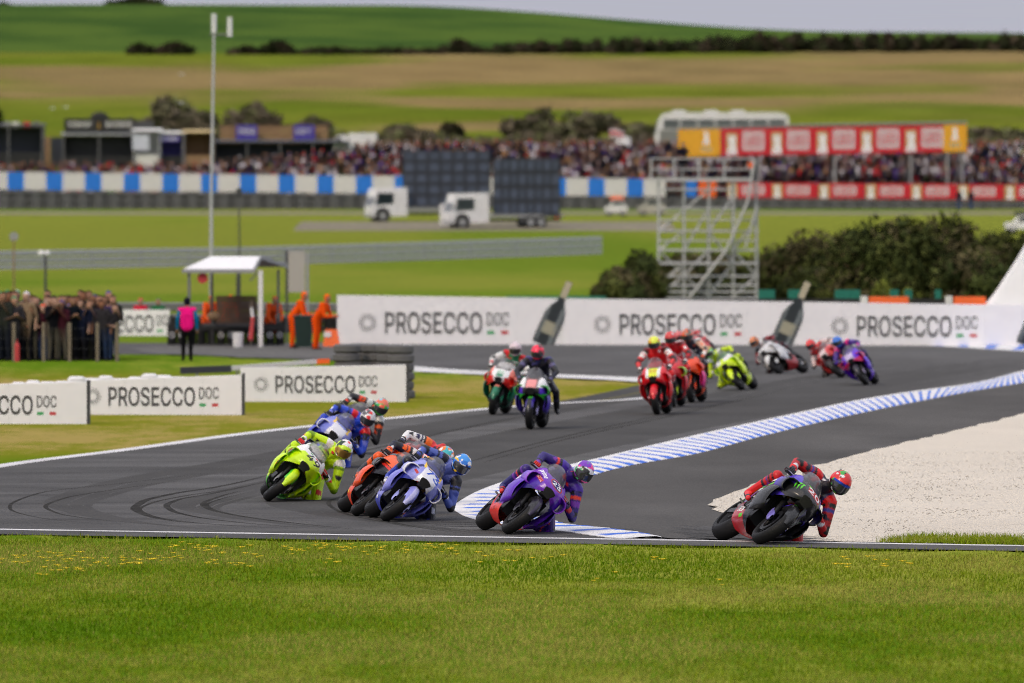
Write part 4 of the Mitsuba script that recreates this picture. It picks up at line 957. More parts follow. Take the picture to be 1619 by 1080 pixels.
pair(610, 826, 9, 49, True, paint73, 'lilac and white race motorcycle with blue number 73', 'lean',
     suit_of(C(88, 102, 178), arm=C(80, 98, 180), leg=C(24, 24, 32), accents=(C(30, 50, 140), C(205, 208, 225), C(24, 26, 40)), seed=12, stripe=C(24, 26, 40)), helm_of(C(40, 120, 220), top=C(60, 150, 235), spots=(YEL, WHITE, C(20, 40, 120)), seed=9),
     'rider in lilac and black leathers with a bright blue and yellow helmet', dec73, glove=glove_of(C(28, 28, 32), C(20, 20, 24)), boot=boot_of(C(40, 60, 180), C(230, 230, 235)))
pair(563, 817, 8, 49, True, paintO, 'orange and navy race motorcycle with a yellow nose behind the lilac bike', 'lean',
     suit_of(C(22, 25, 50), arm=C(24, 26, 52), leg=C(245, 95, 25), accents=(C(245, 100, 25), C(225, 225, 230)), seed=15, stripe=ORANGE), helm_of(C(235, 180, 40), top=C(235, 110, 40), spots=(RED, C(230, 230, 235), C(60, 90, 190)), seed=15),
     'rider in navy and orange leathers with a yellow and orange helmet', decO, glove=glove_of(C(240, 95, 25), C(30, 28, 32)), boot=boot_of(C(60, 60, 70), C(240, 95, 25)))
pair(590, 800, 6, 46, True, paintH, 'orange and red race motorcycle almost hidden behind the navy and orange one', 'lean',
     suit_of(C(205, 30, 35), arm=C(235, 235, 238), shoulder=C(210, 30, 35), accents=(C(28, 30, 70), C(240, 110, 30)), seed=21, stripe=C(30, 32, 70)), helm_of(C(240, 130, 30), top=C(240, 120, 25), spots=(C(40, 110, 215), WHITE, C(60, 180, 190)), seed=20),
     'rider in red and white leathers with an orange and blue helmet', tweak={'head': (.335, .30, 1.255)})
pair(424, 794, 3, 50, True, paint49, 'neon yellow race motorcycle with black number 49', 'lean',
     suit_of(NEON, arm=NEON, leg=NEON, accents=(C(28, 28, 32), C(225, 40, 45), WHITE), seed=25, dark=.9, dark_in=C(120, 160, 10)), helm_of(NEON, top=WHITE, spots=(WHITE, RED, C(30, 60, 40)), seed=24, chin=C(190, 225, 30)),
     'rider in neon yellow leathers with a white, red and yellow helmet', dec49, visor='visor_gold', glove=glove_of(WHITE, RED), boot=boot_of(C(200, 230, 30), C(225, 50, 40)))
pair(480, 742, 2, 46, False, paintB, 'blue and lilac race motorcycle behind the neon yellow one', 'lean',
     suit_of(C(35, 70, 200), arm=C(40, 75, 205), accents=(C(120, 125, 215), WHITE, RED), seed=31, stripe=C(30, 30, 40)), helm_of(C(225, 225, 228), top=C(215, 215, 220), spots=(RED, C(90, 90, 95)), seed=30),
     'rider in blue leathers with a white and red helmet behind the neon yellow rider')
pair(506, 720, 0, 46, False, paintK, 'black and red race motorcycle behind the blue one', 'lean',
     suit_of(C(30, 28, 34), arm=C(34, 30, 36), accents=(C(235, 75, 35), C(225, 225, 225)), seed=35, stripe=ORANGE), helm_of(C(40, 180, 70), top=C(225, 120, 90), spots=(C(130, 200, 230), C(235, 90, 60)), seed=33),
     'rider in black and orange leathers with a green helmet')
# the upright bikes on the straight behind
pair(779, 657, -10, 12, False, paintL, 'white, red and green race motorcycle braking upright', 'half',
     suit_of(C(15, 120, 80), arm=C(225, 225, 225), accents=(WHITE, RED), seed=41), helm_of(C(215, 195, 205), top=C(225, 205, 215), spots=(C(120, 110, 120),), seed=40),
     'rider in green and white leathers with a pale pink helmet', dec_small('30', 'print_green'), near=False)
pair(838, 680, -9, 2, False, paintY, 'black and violet race motorcycle with green wings braking upright', 'brake_leg',
     suit_of(C(24, 26, 42), arm=C(26, 28, 45), accents=(C(90, 85, 130), C(60, 60, 120)), seed=45), helm_of(C(245, 45, 85), top=C(245, 40, 80), spots=(BLACK,), seed=44),
     'rider in near black leathers with a pink red helmet, left leg hanging off', near=False)
pair(1038, 657, -9, 6, False, paintR, 'bright red race motorcycle with white lines and a yellow number patch', 'brake',
     suit_of(C(215, 25, 35), arm=C(225, 60, 60), accents=(WHITE, C(120, 15, 25)), seed=51, stripe=WHITE), helm_of(C(228, 240, 60), top=C(235, 245, 80), chin=C(210, 40, 40), spots=(C(215, 60, 40),), seed=50),
     'rider in red leathers with a pale yellow helmet', dec_small('89', 'print_red'), side=-1, near=False)
pair(1064, 645, -8, 5, False, paintR2, 'red race motorcycle with green winglets hidden behind the first red one', 'brake',
     suit_of(C(200, 25, 35), accents=(WHITE, C(130, 20, 30)), seed=55), helm_of(C(215, 60, 60), spots=(C(225, 220, 225),), seed=54),
     'rider in red leathers with a red helmet, just behind the yellow helmet', side=-1, near=False)
pair(1093, 638, -10, 8, False, paintO2, 'orange and black race motorcycle with a pink side wing', 'brake_leg',
     suit_of(C(40, 38, 55), arm=C(230, 190, 170), accents=(ORANGE, WHITE), seed=61), helm_of(C(235, 100, 50), spots=(C(30, 30, 34), C(90, 120, 110)), seed=60),
     'rider in navy and pale leathers with an orange and black helmet', side=-1, near=False)
# the ones still leaning into the bend before
pair(1120, 583, -16, 40, False, paintD, 'pale red race motorcycle leaning at the back beside the neon one', 'lean',
     suit_of(C(215, 80, 85), accents=(C(225, 200, 205), C(40, 30, 40)), seed=65), helm_of(C(220, 90, 95), spots=(C(230, 180, 185),), seed=64),
     'rider in pale red leathers with a pink helmet at the very back', side=-1, near=False, size=.93)
pair(1173, 618, -14, 38, False, paintN, 'neon yellow and white race motorcycle leaning into the first bend', 'lean',
     suit_of(C(200, 225, 20), accents=(C(190, 210, 60), WHITE), seed=71), helm_of(C(60, 190, 80), spots=(C(235, 130, 70), C(235, 235, 235)), seed=70),
     'rider in neon yellow leathers with a green and orange helmet, far back', side=-1, near=False, size=.93)
pair(1232, 592, -30, 42, False, paintA, 'white and dark red race motorcycle leaning into the first bend', 'lean',
     suit_of(C(225, 225, 228), arm=C(140, 30, 35), leg=C(40, 30, 34), accents=(C(130, 25, 35), BLACK), seed=75), helm_of(C(220, 130, 70), spots=(C(230, 220, 225), C(90, 40, 50)), seed=74),
     'rider in white and dark red leathers with an orange and white helmet', side=-1, near=False, size=.93)
pair(1330, 598, -20, 42, False, paintD, 'red race motorcycle mostly hidden behind the violet one at the rear', 'lean',
     suit_of(C(215, 60, 60), arm=C(225, 200, 200), leg=C(28, 26, 30), accents=(WHITE, C(190, 30, 40)), seed=81), helm_of(C(235, 60, 60), spots=(C(200, 30, 40),), seed=80),
     'rider in red and white leathers with a red helmet beside the violet bike', side=-1, near=False, size=.93)
pair(1369, 610, -12, 34, False, paintP, 'violet race motorcycle with pink wings leaning into the first bend', 'half',
     suit_of(C(40, 22, 90), arm=C(70, 30, 150), accents=(C(150, 130, 190), PINK), seed=85), helm_of(C(40, 120, 225), spots=(C(20, 70, 170),), seed=84),
     'rider in dark violet leathers with a plain blue helmet', side=-1, near=False, size=.93)
# ------------------------------------------------------------------ people on foot
def person_bones(pose='stand', h=1.75, r=None):
    r = r or np.random.default_rng(0); k = h / 1.75
    B = []
    def b(p, rp, q, rq, tag): B.append((np.array(p, float) * k, rp * k, np.array(q, float) * k, rq * k, tag))
    lean = {'lean': .30, 'watch': .06, 'phone': .02, 'clap': .04, 'stand': 0, 'pocket': 0, 'bent': .5}.get(pose, 0)
    hip = np.array([0, 0, .93]); ch = np.array([0, -lean * .75, 1.28 - lean * .12]); nk = np.array([0, -lean * 1.0, 1.47 - lean * .22]); hd = nk + [0, -.035 - lean * .12, .15]
    b(hip + [-.06, 0, 0], .125, ch + [-.07, 0, 0], .125, 'torso'); b(hip + [.06, 0, 0], .125, ch + [.07, 0, 0], .125, 'torso')
    b(ch, .13, nk, .06, 'torso'); b(nk, .055, hd, .06, 'skin'); b(hd + [0, .012, .02], .098, hd + [0, -.008, -.055], .072, 'skin'); b(hd + [0, -.09, -.01], .016, hd + [0, -.098, -.035], .018, 'skin')
    b(hd + [0, .022, .045], .098, hd + [0, .035, -.01], .088, 'hair')
    arms = {'stand': [((.26, .02, 1.13), (.27, -.06, .88))] * 2, 'pocket': [((.29, .05, 1.13), (.20, -.10, .97))] * 2, 'phone': [((.25, -.10, 1.15), (.08, -.30, 1.46))] * 2,
            'clap': [((.28, -.06, 1.12), (.05, -.28, 1.22))] * 2, 'watch': [((.26, -.02, 1.12), (.12, -.24, 1.06)), ((.25, -.12, 1.22), (.06, -.20, 1.50))], 'cheer': [((.30, -.02, 1.60), (.26, -.04, 1.88)), ((.27, 0, 1.13), (.24, -.2, 1.0))],
            'lean': [((.27, -.36, 1.02), (.20, -.58, 1.02))] * 2, 'bent': [((.24, -.60, .98), (.18, -.72, .86))] * 2}.get(pose)
    for s, (e, w) in zip((-1, 1), arms):
        sh = ch + [s * .185, (nk - ch)[1] * .5, .13]; e, w = np.array(e) * [s, 1, 1], np.array(w) * [s, 1, 1]
        b(ch + [s * .10, 0, .10], .10, sh, .075, 'torso'); b(sh, .072, e, .052, 'arm'); b(e, .052, w, .040, 'arm'); b(w, .040, w + (w - e) * .35, .030, 'hand')
        b(hip + [s * .085, 0, -.01], .108, (s * .10, -.015, .50), .068, 'leg'); b((s * .10, -.015, .50), .068, (s * .105, .02, .10), .048, 'leg'); b((s * .105, .03, .055), .048, (s * .125, -.13, .04), .036, 'shoe')
    return B
_pm = {}
def person(name, label, x, y, rz, pal, pose='stand', h=1.75, group=None, seg=8, refine=None, z=None, key=True):
    k = (pose, round(h, 2), seg, refine)
    if k not in _pm:
        B = person_bones(pose, h); _pm[k] = (*bones_mesh(B, seg, refine, 3 if refine else 0), np.array([b[4] for b in B]))
    m, tag, at, names = _pm[k]
    t = names[tag]; c = np.zeros((len(t), 3))
    for q in ('torso', 'arm', 'leg', 'hair', 'skin', 'hand', 'shoe'):
        c[t == q] = pal.get(q, pal.get({'arm': 'torso', 'hand': 'skin'}.get(q, q), C(30, 28, 30)))
    M = place(x, y, float(terr(x, y)) if z is None else z, rz)
    tags = dict(label=label, category='person')
    if group: tags['group'] = group
    return put(name, m, 'cloth', smooth=True, color=c, M=M, **tags)
SKIN = [C(180, 138, 116), C(165, 124, 102), C(145, 102, 80), C(188, 150, 132)]
DARKS = [C(20, 20, 26), C(28, 30, 44), C(34, 30, 36), C(16, 22, 30), C(50, 48, 52), C(58, 22, 34), C(30, 36, 60), C(40, 44, 40)]
LIGHTS = [C(205, 200, 205), C(150, 150, 160), C(130, 110, 90), C(70, 58, 95), C(180, 40, 50), C(60, 90, 140), C(120, 116, 110)]
NAMES_D = ['black', 'navy', 'charcoal', 'dark teal', 'dark grey', 'maroon', 'dark blue', 'olive grey']
NAMES_L = ['white', 'light grey', 'tan', 'purple', 'red', 'blue', 'grey']
HATS = [(C(38, 26, 20), 'brown hair'), (C(20, 17, 17), 'black hair'), (C(215, 215, 220), 'white cap'), (C(120, 88, 60), 'fair hair'), (C(20, 20, 24), 'black cap'), (C(40, 60, 130), 'blue cap'), (C(235, 60, 30), 'red cap'), (C(40, 130, 90), 'green cap'), (C(130, 125, 120), 'grey hat')]
JEANS = [C(40, 55, 85), C(18, 18, 22), C(30, 34, 46), C(90, 85, 75), C(24, 24, 30)]

# spectators behind the post-and-wire fence on the left
used = set()
WHERE = ['at the front', 'in the second row', 'in the third row', 'in the fourth row', 'in the back row', 'in the rear row', 'at the very back']
r = np.random.default_rng(41)
for row in range(7):
    xs_ = np.arange(-24, 186, 15.5) + (row % 2) * 8
    for i, px in enumerate(xs_):
        px = px + r.normal() * 3
        if px > 184: continue
        y = 231.2 + row * .80 + r.uniform(-.2, .2)
        x = (px - 809.5) / FOCAL * y
        if r.random() < .86: j = r.integers(len(DARKS)); tc, tn = DARKS[j], NAMES_D[j]
        else: j = r.integers(len(LIGHTS)); tc, tn = LIGHTS[j], NAMES_L[j]
        hc, hn = HATS[r.integers(len(HATS)) if r.random() < .40 else r.integers(2)]
        post = ('first', 'second', 'third', 'fourth', 'last')[int(np.argmin(np.abs(np.array([22, 69, 110, 154, 185]) - px)))]
        k = 1
        while True:
            lab = f'{tn} spectator with {hn}, {("front", "second", "third", "fourth", "fifth", "sixth", "last")[row]} row of left crowd, by {post} post' + (f', {("", "", "second", "third", "fourth")[k]} such' if k > 1 else '')
            if lab not in used: break
            k += 1
        used.add(lab)
        person('person', lab, x, y, r.uniform(-.6, .5), dict(torso=tc * r.uniform(.8, 1.2), leg=JEANS[r.integers(5)], hair=hc, skin=SKIN[r.integers(4)], shoe=C(40, 38, 40)),
               ['phone', 'watch', 'clap', 'pocket', 'stand', 'phone', 'watch'][r.integers(7)], [1.55, 1.66, 1.76, 1.88][r.integers(4)], 'spectators behind the wire fence on the left')
f = thing('wire_fence', 'post and wire fence holding back the left crowd', 'fence')
fp = [(-20, 231), (22, 230.6), (69, 230.4), (110, 230.3), (154, 230.2), (185, 230.3)]
tops = []
for px, y in fp:
    x = (px - 809.5) / FOCAL * y; z = float(terr(x, y))
    put('post', bar((x, y, z - .1), (x, y, z + 1.05), .05, 10), 'post_wood', f); tops.append((x, y, z))
for hgt in (.35, .62, .9):
    put('wire', tube([(x, y - .08, z + hgt) for x, y, z in tops], .003, 5), 'dark_grey', f)
g = G(26, 575); put('fire_extinguisher', cat([bar((0, 0, 0), (0, 0, .45), .07, 12), bar((0, 0, .45), (0, 0, .52), .07, 12, .02), bar((0, 0, .52), (0, -.05, .58), .02)]), 'print_red', M=place(*D(27, 560, 230.0)[:2], float(terr(-13, 230)), 0), label='red fire extinguisher standing at the foot of the fence', category='fire extinguisher')

# pink-vested steward and the orange marshals
ORG = C(245, 85, 15)
g = D(298, 560, 232); person('person', 'steward seen from behind in a pink vest over a blue jacket', g[0], 231, math.pi, dict(torso=C(250, 25, 140), arm=C(10, 115, 165), leg=C(14, 14, 18), hair=C(24, 22, 40), skin=SKIN[0]), 'stand', 1.72, None, 12, .03)
g = D(461, 540, 258); person('person', 'marshal in orange overalls and cap left of the green bin', g[0], 259, math.radians(-60) + math.pi * .8, dict(torso=ORG, leg=ORG, hair=C(250, 110, 25), skin=SKIN[1], shoe=C(60, 40, 30)), 'lean', 1.80, 'orange marshals at the post', 12, .03)
g = D(500, 540, 256); person('person', 'marshal in orange overalls bending right of the green bin', g[0], 256, math.radians(70), dict(torso=ORG, leg=ORG, hair=C(250, 110, 25), skin=SKIN[1], shoe=C(60, 40, 30)), 'lean', 1.76, 'orange marshals at the post', 12, .03)
for px, y, lab in ((427, 264, 'marshal in orange standing behind the shelter post'), (327, 266, 'marshal in orange half hidden behind the wooden backrest'), (357, 268, 'marshal in an orange cap behind the wooden backrest')):
    person('person', lab, (px - 809.5) / FOCAL * y, y, .3, dict(torso=C(240, 95, 40), leg=C(240, 95, 40), hair=C(245, 110, 50), skin=SKIN[1]), 'bent', 1.66, 'orange marshals at the post')
for px, lab, cc in ((222, 'person in a red top behind the small advertising board', C(215, 40, 70)), (250, 'person with a green hat behind the small advertising board', C(40, 110, 70))):
    person('person', lab, (px - 809.5) / FOCAL * 292, 292, .2, dict(torso=cc, leg=C(30, 30, 36), hair=cc, skin=SKIN[0]), 'stand', 1.62, z=-.42)
# ------------------------------------------------------------------ advertising boards
def fitted(s, w, h):
    m = meshkit.text_mesh(s, h, depth=.004, bold=True); m.vertices[:, 0] -= m.bounds[0, 0]; m.vertices[:, 0] *= w / m.bounds[1, 0]
    m.vertices[:, 1] -= m.bounds[0, 1]; m.vertices[:, 1] *= h / m.bounds[1, 1]; return m
def sun_mark(rad):
    out = []
    for k in range(16):
        a = k * math.pi / 8
        for q, (rr, s) in enumerate(((.95, .085), (.74, .10), (.54, .085))):
            aa = a + (q % 2) * math.pi / 16
            out.append(Point(rad * rr * math.cos(aa), rad * rr * math.sin(aa)).buffer(rad * s, quad_segs=3))
    return trimesh.util.concatenate([plate(p, .004) for p in out])
def frame_of(a, b, c):                          # matrix of a board plane: origin a (lower left), b lower right, c upper left
    a, b, c = map(np.asarray, (a, b, c)); x = (b - a) / np.linalg.norm(b - a); z = c - a; y = z - x * (x @ z); y /= np.linalg.norm(y)
    M = np.eye(4); M[:3, 0], M[:3, 1], M[:3, 2], M[:3, 3] = x, y, np.cross(x, y), a; return M
def print_prosecco(t, M, u, v, k, sun=True, only=None):
    """emblem centre at u, v on the board; k metres per unit (one unit = a capital's height)."""
    def at(m, x, y): m.vertices[:, :2] += [x, y]; m.vertices[:, 2] += .004; return m
    if sun: put('emblem', at(sun_mark(.42 * k), u, v), 'print_black', t, smooth=False, M=M)
    put('lettering', at(fitted('PROSECCO', 4.45 * k, 1.0 * k), u + .80 * k, v - .5 * k), 'print_black', t, smooth=False, M=M)
    put('lettering', at(fitted('DOC', 1.02 * k, .62 * k), u + 5.45 * k, v - .13 * k), 'print_black', t, smooth=False, M=M)
    put('colour_mark', at(plate(rect(.33 * k, .17 * k)), u + 5.63 * k, v - .42 * k), 'print_green', t, smooth=False, M=M)
    put('colour_mark', at(plate(rect(.33 * k, .17 * k)), u + 6.27 * k, v - .42 * k), 'print_red', t, smooth=False, M=M)

def bottle_cutout(t, M, x, y, h, tilt):
    prof = [(.0, 0), (.14, 0), (.158, .02), (.155, .45), (.125, .56), (.066, .66), (.05, .72), (.05, .98), (.04, 1.0), (0, 1.0)]
    pts = [(a, b) for a, b in prof] + [(-a, b) for a, b in prof[::-1]]
    def tr(p): return shapely.affinity.translate(shapely.affinity.rotate(shapely.affinity.scale(p, h, h, origin=(0, 0)), -tilt, origin=(0, 0)), x, y)

    P = Polygon(pts).buffer(0)
    def lay(poly, z, th, bs, nm):
        for g in getattr(poly, 'geoms', [poly]):
            m = trimesh.creation.extrude_polygon(g, th, engine='earcut'); m.vertices[:, 2] += z; put(nm, m, bs, t, smooth=False, M=M)
    lay(tr(P), .006, .03, 'bottle_green', 'bottle_cutout')
    lay(tr(P.intersection(shapely.geometry.box(-1, .74, 1, 1.0)).buffer(-.004)), .037, .003, 'foil', 'foil')
    lay(tr(P.intersection(shapely.geometry.box(-.1, .17, .12, .36)).buffer(-.004)), .037, .003, 'bottle_label', 'bottle_label')
    lay(tr(P.intersection(shapely.geometry.box(.06, .02, .12, .60))), .037, .003, 'bottle_shine', 'bottle_highlight')
    lay(tr(P.intersection(shapely.geometry.box(-.13, .04, -.10, .56))), .037, .003, 'bottle_shine', 'bottle_highlight')
principled('bottle_green', (0.022, 0.030, 0.034), .4); principled('foil', (.46, .42, .30), .5); principled('bottle_label', (.34, .33, .24), .6); principled('bottle_shine', (.17, .20, .21), .35)

def wall_at(px, py): return D(px, py, 267.5 - (px - 533) * 3.0 / 1086)
pitch = 371
labs = ['white PROSECCO wall panel behind the two braking bikes', 'white PROSECCO wall panel behind the red bikes', 'white PROSECCO wall panel behind the far violet bike', 'white wall panel past the right edge with only a bottle showing']
for k, (x0, x1) in enumerate(((533, 888), (888, 1256), (1256, 1634), (1634, 1900))):
    e = lambda x: (468 + (x - 533) * 16 / 1086, 541 + (x - 533) * 6.5 / 1086)
    a, b, c, d = wall_at(x0, e(x0)[1]), wall_at(x1 - .6, e(x1)[1]), wall_at(x0, e(x0)[0]), wall_at(x1 - .6, e(x1)[0])
    a[2] = min(a[2], float(terr(a[0], a[1])) - .02); b[2] = min(b[2], float(terr(b[0], b[1])) - .02)
    t = thing('advertising_wall', labs[k], 'advertising board', 'panels of the long white advertising wall')
    bk = np.array([0, .16, 0])
    put('panel', hull([a, b, c, d, a + bk, b + bk, c + bk, d + bk]), 'board_white', t, smooth=False)
    M = frame_of(a, b, c); s = 1 / 50.6
    put('top_edge', beam(c + [0, .08, .012], d + [0, .08, .012], .2, .03), 'board_white', t, smooth=False)
    for q in range(1, 5): u = a * (1 - q / 5) + b * q / 5; w = c * (1 - q / 5) + d * q / 5; put('panel_seam', beam(u + [0, -.002, 0], w + [0, -.002, 0], .006, .003), 'grey_paint', t, smooth=False)
    em = 582 + k * pitch + (4 if k == 2 else 0)
    if k < 3: print_prosecco(t, M, (em - x0) * s, .70 - .04 * k, 35 * s * (1 - .02 * k))
    bx = (847, 1221, 1607)[k] if k < 3 else None
    if bx: bottle_cutout(t, M, (bx + 14 - x0) * s, .03, 109 * s, 24)

boards = [((-110, 137), 672, 610, 604, 167.5, -109, 31 / 80.5, 'white PROSECCO board at the left edge of the photo, nearest of three'), ((137, 382), 657, 602, 593, 175, 147, 31 / 77., 'white PROSECCO board in the middle of the three on the left'), ((380, 642), 636, 582, 577, 187, 413, 28.5 / 72., 'white PROSECCO board furthest right of the three beside the tyres')]
for (x0, x1), pb, ptl, ptr, y, em, k, lab in boards:
    a, b = D(x0, pb + 1, y), D(x1, pb, y - .3); c, d = D(x0, ptl, y), D(x1, ptr, y - .3)
    a[2] = float(terr(a[0], a[1])) - .03; b[2] = float(terr(b[0], b[1])) - .03
    t = thing('advertising_board', lab, 'advertising board', 'low white boards along the infield')
    bk = np.array([0, .28, 0])
    put('panel', hull([a, b, c, d, a + bk, b + bk, c + bk, d + bk]), 'board_white', t, smooth=False)
    put('end_cover', hull([b + [.002, -.01, 0], b + [.06, -.01, 0], d + [.002, -.01, .03], d + [.06, -.01, .03], b + [.002, .30, 0], b + [.06, .30, 0], d + [.002, .30, .03], d + [.06, .30, .03]]), 'dark_grey', t, smooth=False)
    for q in (1, 2, 3): u = a * (1 - q / 4) + b * q / 4; w = c * (1 - q / 4) + d * q / 4; put('panel_seam', beam(u + [0, -.002, 0], w + [0, -.002, 0], .005, .003), 'grey_paint', t, smooth=False)
    M = frame_of(a, b, c); s = y / FOCAL
    print_prosecco(t, M, (em - x0) * s, (pb - (627.5 if x0 == 137 else 641.5 if x0 < 0 else 608)) * s + .02, k)
# small one behind the crowd
a, b, c = D(150, 533, 287), D(268, 531, 286), D(150, 490, 287); t = thing('advertising_board', 'small white PROSECCO board between the crowd and the shelter', 'advertising board')
d = D(268, 490, 286); bk = np.array([0, .15, 0]); put('panel', hull([a, b, c, d, a + bk, b + bk, c + bk, d + bk]), 'board_white', t, smooth=False); M = frame_of(a, b, c)
print_prosecco(t, M, (105 - 150) * 287 / FOCAL + .0, .42, 28 * 287 / FOCAL, sun=False)

# white air-fence blocks, rail and tyre stacks behind the low boards
principled('tyre_grey', (.11, .11, .115), .7)
ORD = ['first', 'second', 'third', 'fourth', 'fifth', 'sixth', 'seventh', 'eighth', 'ninth', 'tenth', 'eleventh', 'twelfth', 'thirteenth', 'fourteenth', 'fifteenth', 'sixteenth']
r = np.random.default_rng(3)
for k, px in enumerate(np.arange(-40, 300, 23)):
    y = 182 + px * .02; p = D(px, 600, y); z = float(terr(p[0], p[1])); hgt = (.52 if px < 100 else .58) + r.uniform(-.05, .05)
    put('foam_block', box(.34 + r.uniform(-.05, .03), .5, hgt, (p[0], y, z + hgt / 2), .05), 'white_paint', smooth=35, label=f'white foam safety block, {ORD[k]} from the left in the row behind the low boards', category='foam block', group='foam safety blocks behind the low boards')
n_st = [-1]
def stack(px, y, n, rad=.30):
    n_st[0] += 1
    p = D(px, 600, y); z = float(terr(p[0], p[1]))
    s = thing('tyre_stack', f'grey tyre stack at the end of the low boards, {("first", "second", "third", "fourth", "fifth")[n_st[0]]} from the left', 'tyre stack', 'tyre stacks at the end of the low boards')
    prof = [(.17, -.09), (rad - .05, -.10), (rad, -.06), (rad, .06), (rad - .05, .10), (.17, .09), (.17, -.09)]
    for k in range(n):
        m = trimesh.creation.revolve(np.array(prof), sections=18); m.apply_translation((p[0] + r.uniform(-.02, .02), y, z + .10 + k * .2)); put('tyre', m, 'tyre_grey', s, smooth=40)
for px, y in ((548, 191), (571, 192), (594, 191.5), (616, 190.8), (634, 190)): stack(px, y, 6)
A, B_ = D(285, 586, 200), D(366, 583, 200); put('rail_bar', beam(A, B_, .2, .16), 'black_blue', smooth=False, label='dark green padded bar lying behind the middle low board', category='barrier')
t = thing('white_rail', 'white sloping rail with an orange end behind the boards', 'rail')
A, B_, E = D(290, 588, 202), D(500, 572, 206), D(521, 571, 206)
put('rail', beam(A, B_, .1, .10), 'white_paint', t, smooth=False); put('rail_end', beam(B_, E, .12, .12), 'orange_plastic', t, smooth=False)
for q in (.1, .4, .7, .97):
    p = A * (1 - q) + B_ * q; put('rail_post', bar((p[0], p[1] + .06, float(terr(p[0], p[1])) - .05), (p[0], p[1] + .06, p[2]), .03), 'grey_paint', t)

# ------------------------------------------------------------------ marshal shelter and what stands round it
Y = 262.0
t = thing('marshal_shelter', 'open marshal shelter with a white gable roof on posts', 'shelter')
def X_(px, y=Y): return (px - 809.5) / FOCAL * y
def Zp(py, y=Y): return CAM_H + (335 - py) / FOCAL * y
rl, rr_, rt_ = X_(290), X_(408), X_(452)
z0, z1 = Zp(428), Zp(408)
put('roof', hull([(X_(292), Y - 1.6, z0), (X_(404), Y - 1.6, z0), (X_(333), Y + .2, z1), (X_(412), Y + .2, z1), (X_(292), Y - 1.6, z0 + .05), (X_(404), Y - 1.6, z0 + .05), (X_(333), Y + .2, z1 + .05), (X_(412), Y + .2, z1 + .05)]), 'white_paint', t, smooth=False)
put('roof', hull([(X_(412), Y + .2, z1), (X_(333), Y + .2, z1), (X_(450), Y + 1.8, z0 + .1), (X_(360), Y + 1.8, z0 + .1), (X_(412), Y + .2, z1 + .05), (X_(333), Y + .2, z1 + .05), (X_(450), Y + 1.8, z0 + .15), (X_(360), Y + 1.8, z0 + .15)]), 'grey_paint', t, smooth=False)
for (a, b) in (((X_(404), Y - 1.62, z0 + .02), (X_(412), Y + .2, z1 + .02)), ((X_(412), Y + .2, z1 + .02), (X_(452), Y + 1.8, z0 + .12)), ((X_(291), Y - 1.63, z0), (X_(405), Y - 1.63, z0))):
    put('fascia', beam(a, b, .05, .12), 'grey_paint', t, smooth=False)
for px, dy, bs, w in ((299, -1.5, 'mid_grey', .09), (335, 1.5, 'dark_grey', .09), (412, -1.5, 'white_paint', .13), (440, 1.6, 'mid_grey', .08)):
    x = X_(px, Y + dy); put('post', box(w, w, z0 - float(terr(x, Y + dy)) + .04, (x, Y + dy, (z0 + float(terr(x, Y + dy))) / 2)), bs, t, smooth=False)
for k in range(7): put('back_board', box(X_(405) - X_(340), .05, .115, ((X_(405) + X_(340)) / 2, Y + .9, Zp(512) + .06 + k * .122)), 'brown_wood', t, smooth=False)
put('brace', beam((X_(398), Y - 1.5, z0 - .3), (X_(410), Y - 1.5, z0 - .02), .05, .05), 'mid_grey', t, smooth=False)
put('bench', box(X_(405) - X_(320), .5, .08, ((X_(405) + X_(320)) / 2, Y + .3, Zp(514))), 'dark_grey', t, smooth=False)
m = trimesh.creation.icosphere(3, .2); m.vertices *= [1.0, .7, .65]; put('kit_bag', m, 'tan_wood', M=place(X_(338), Y - .3, Zp(500)), label='tan kit bag on the bench under the shelter', category='bag')
put('bucket', cat([bar((0, 0, 0), (0, 0, .42), .14, 16, .17), bar((0, 0, .42), (0, 0, .45), .175, 16)]), 'white_paint', M=place(X_(379), Y - 1.7, float(terr(X_(379), Y - 1.7)) + .03), label='white bucket on the paving in front of the shelter', category='bucket')
m = revolve_y([(0, -.03), (.16, -.03), (.16, .03), (0, .03)], 24); put('round_sign', m, 'print_red', M=place(X_(323), Y - 1.45, z0 - .22), label='small red round sign hanging under the shelter roof', category='sign')
fl_ = thing('rolled_flag', 'white and red rolled flag leaning on the white shelter post', 'flag')
put('cloth', bar((X_(399), Y - 1.7, .15 + .1), (X_(402), Y - 1.6, .95), .07, 10, .05), 'print_red', fl_); put('cloth', bar((X_(402), Y - 1.6, .95), (X_(400), Y - 1.6, 1.25), .05, 10, .04), 'white_paint', fl_); put('staff', bar((X_(399), Y - 1.7, .1), (X_(400), Y - 1.55, 1.45), .015), 'post_wood', fl_)
t = thing('wheeled_bin', 'dark green wheeled bin between the two orange marshals', 'bin')
bx, by = X_(480, 257), 257.0; bz = float(terr(bx, by)) + .03
put('bin_body', hull([(bx + s * .22, by + q * .25, bz + .06) for s in (-1, 1) for q in (-1, 1)] + [(bx + s * .29, by + q * .33, bz + .95) for s in (-1, 1) for q in (-1, 1)]), 'green_bin', t, smooth=False)
put('lid', box(.62, .72, .06, (bx, by, bz + .985), .02), 'green_bin', t, smooth=False)
for s in (-1, 1): put('wheel', bar((bx + s * .24, by + .25, bz + .09), (bx + s * .29, by + .25, bz + .09), .09, 14), 'rubber', t)
t = thing('timing_board', 'tall pale notice panel on two posts beside the marshals', 'sign')
y = 268; zb = float(terr(X_(470, y), y))
put('panel', box(X_(482, y) - X_(456, y), .08, Zp(397, y) - Zp(462, y), ((X_(482, y) + X_(456, y)) / 2, y, (Zp(397, y) + Zp(462, y)) / 2)), 'banner_tan2', t, smooth=False)
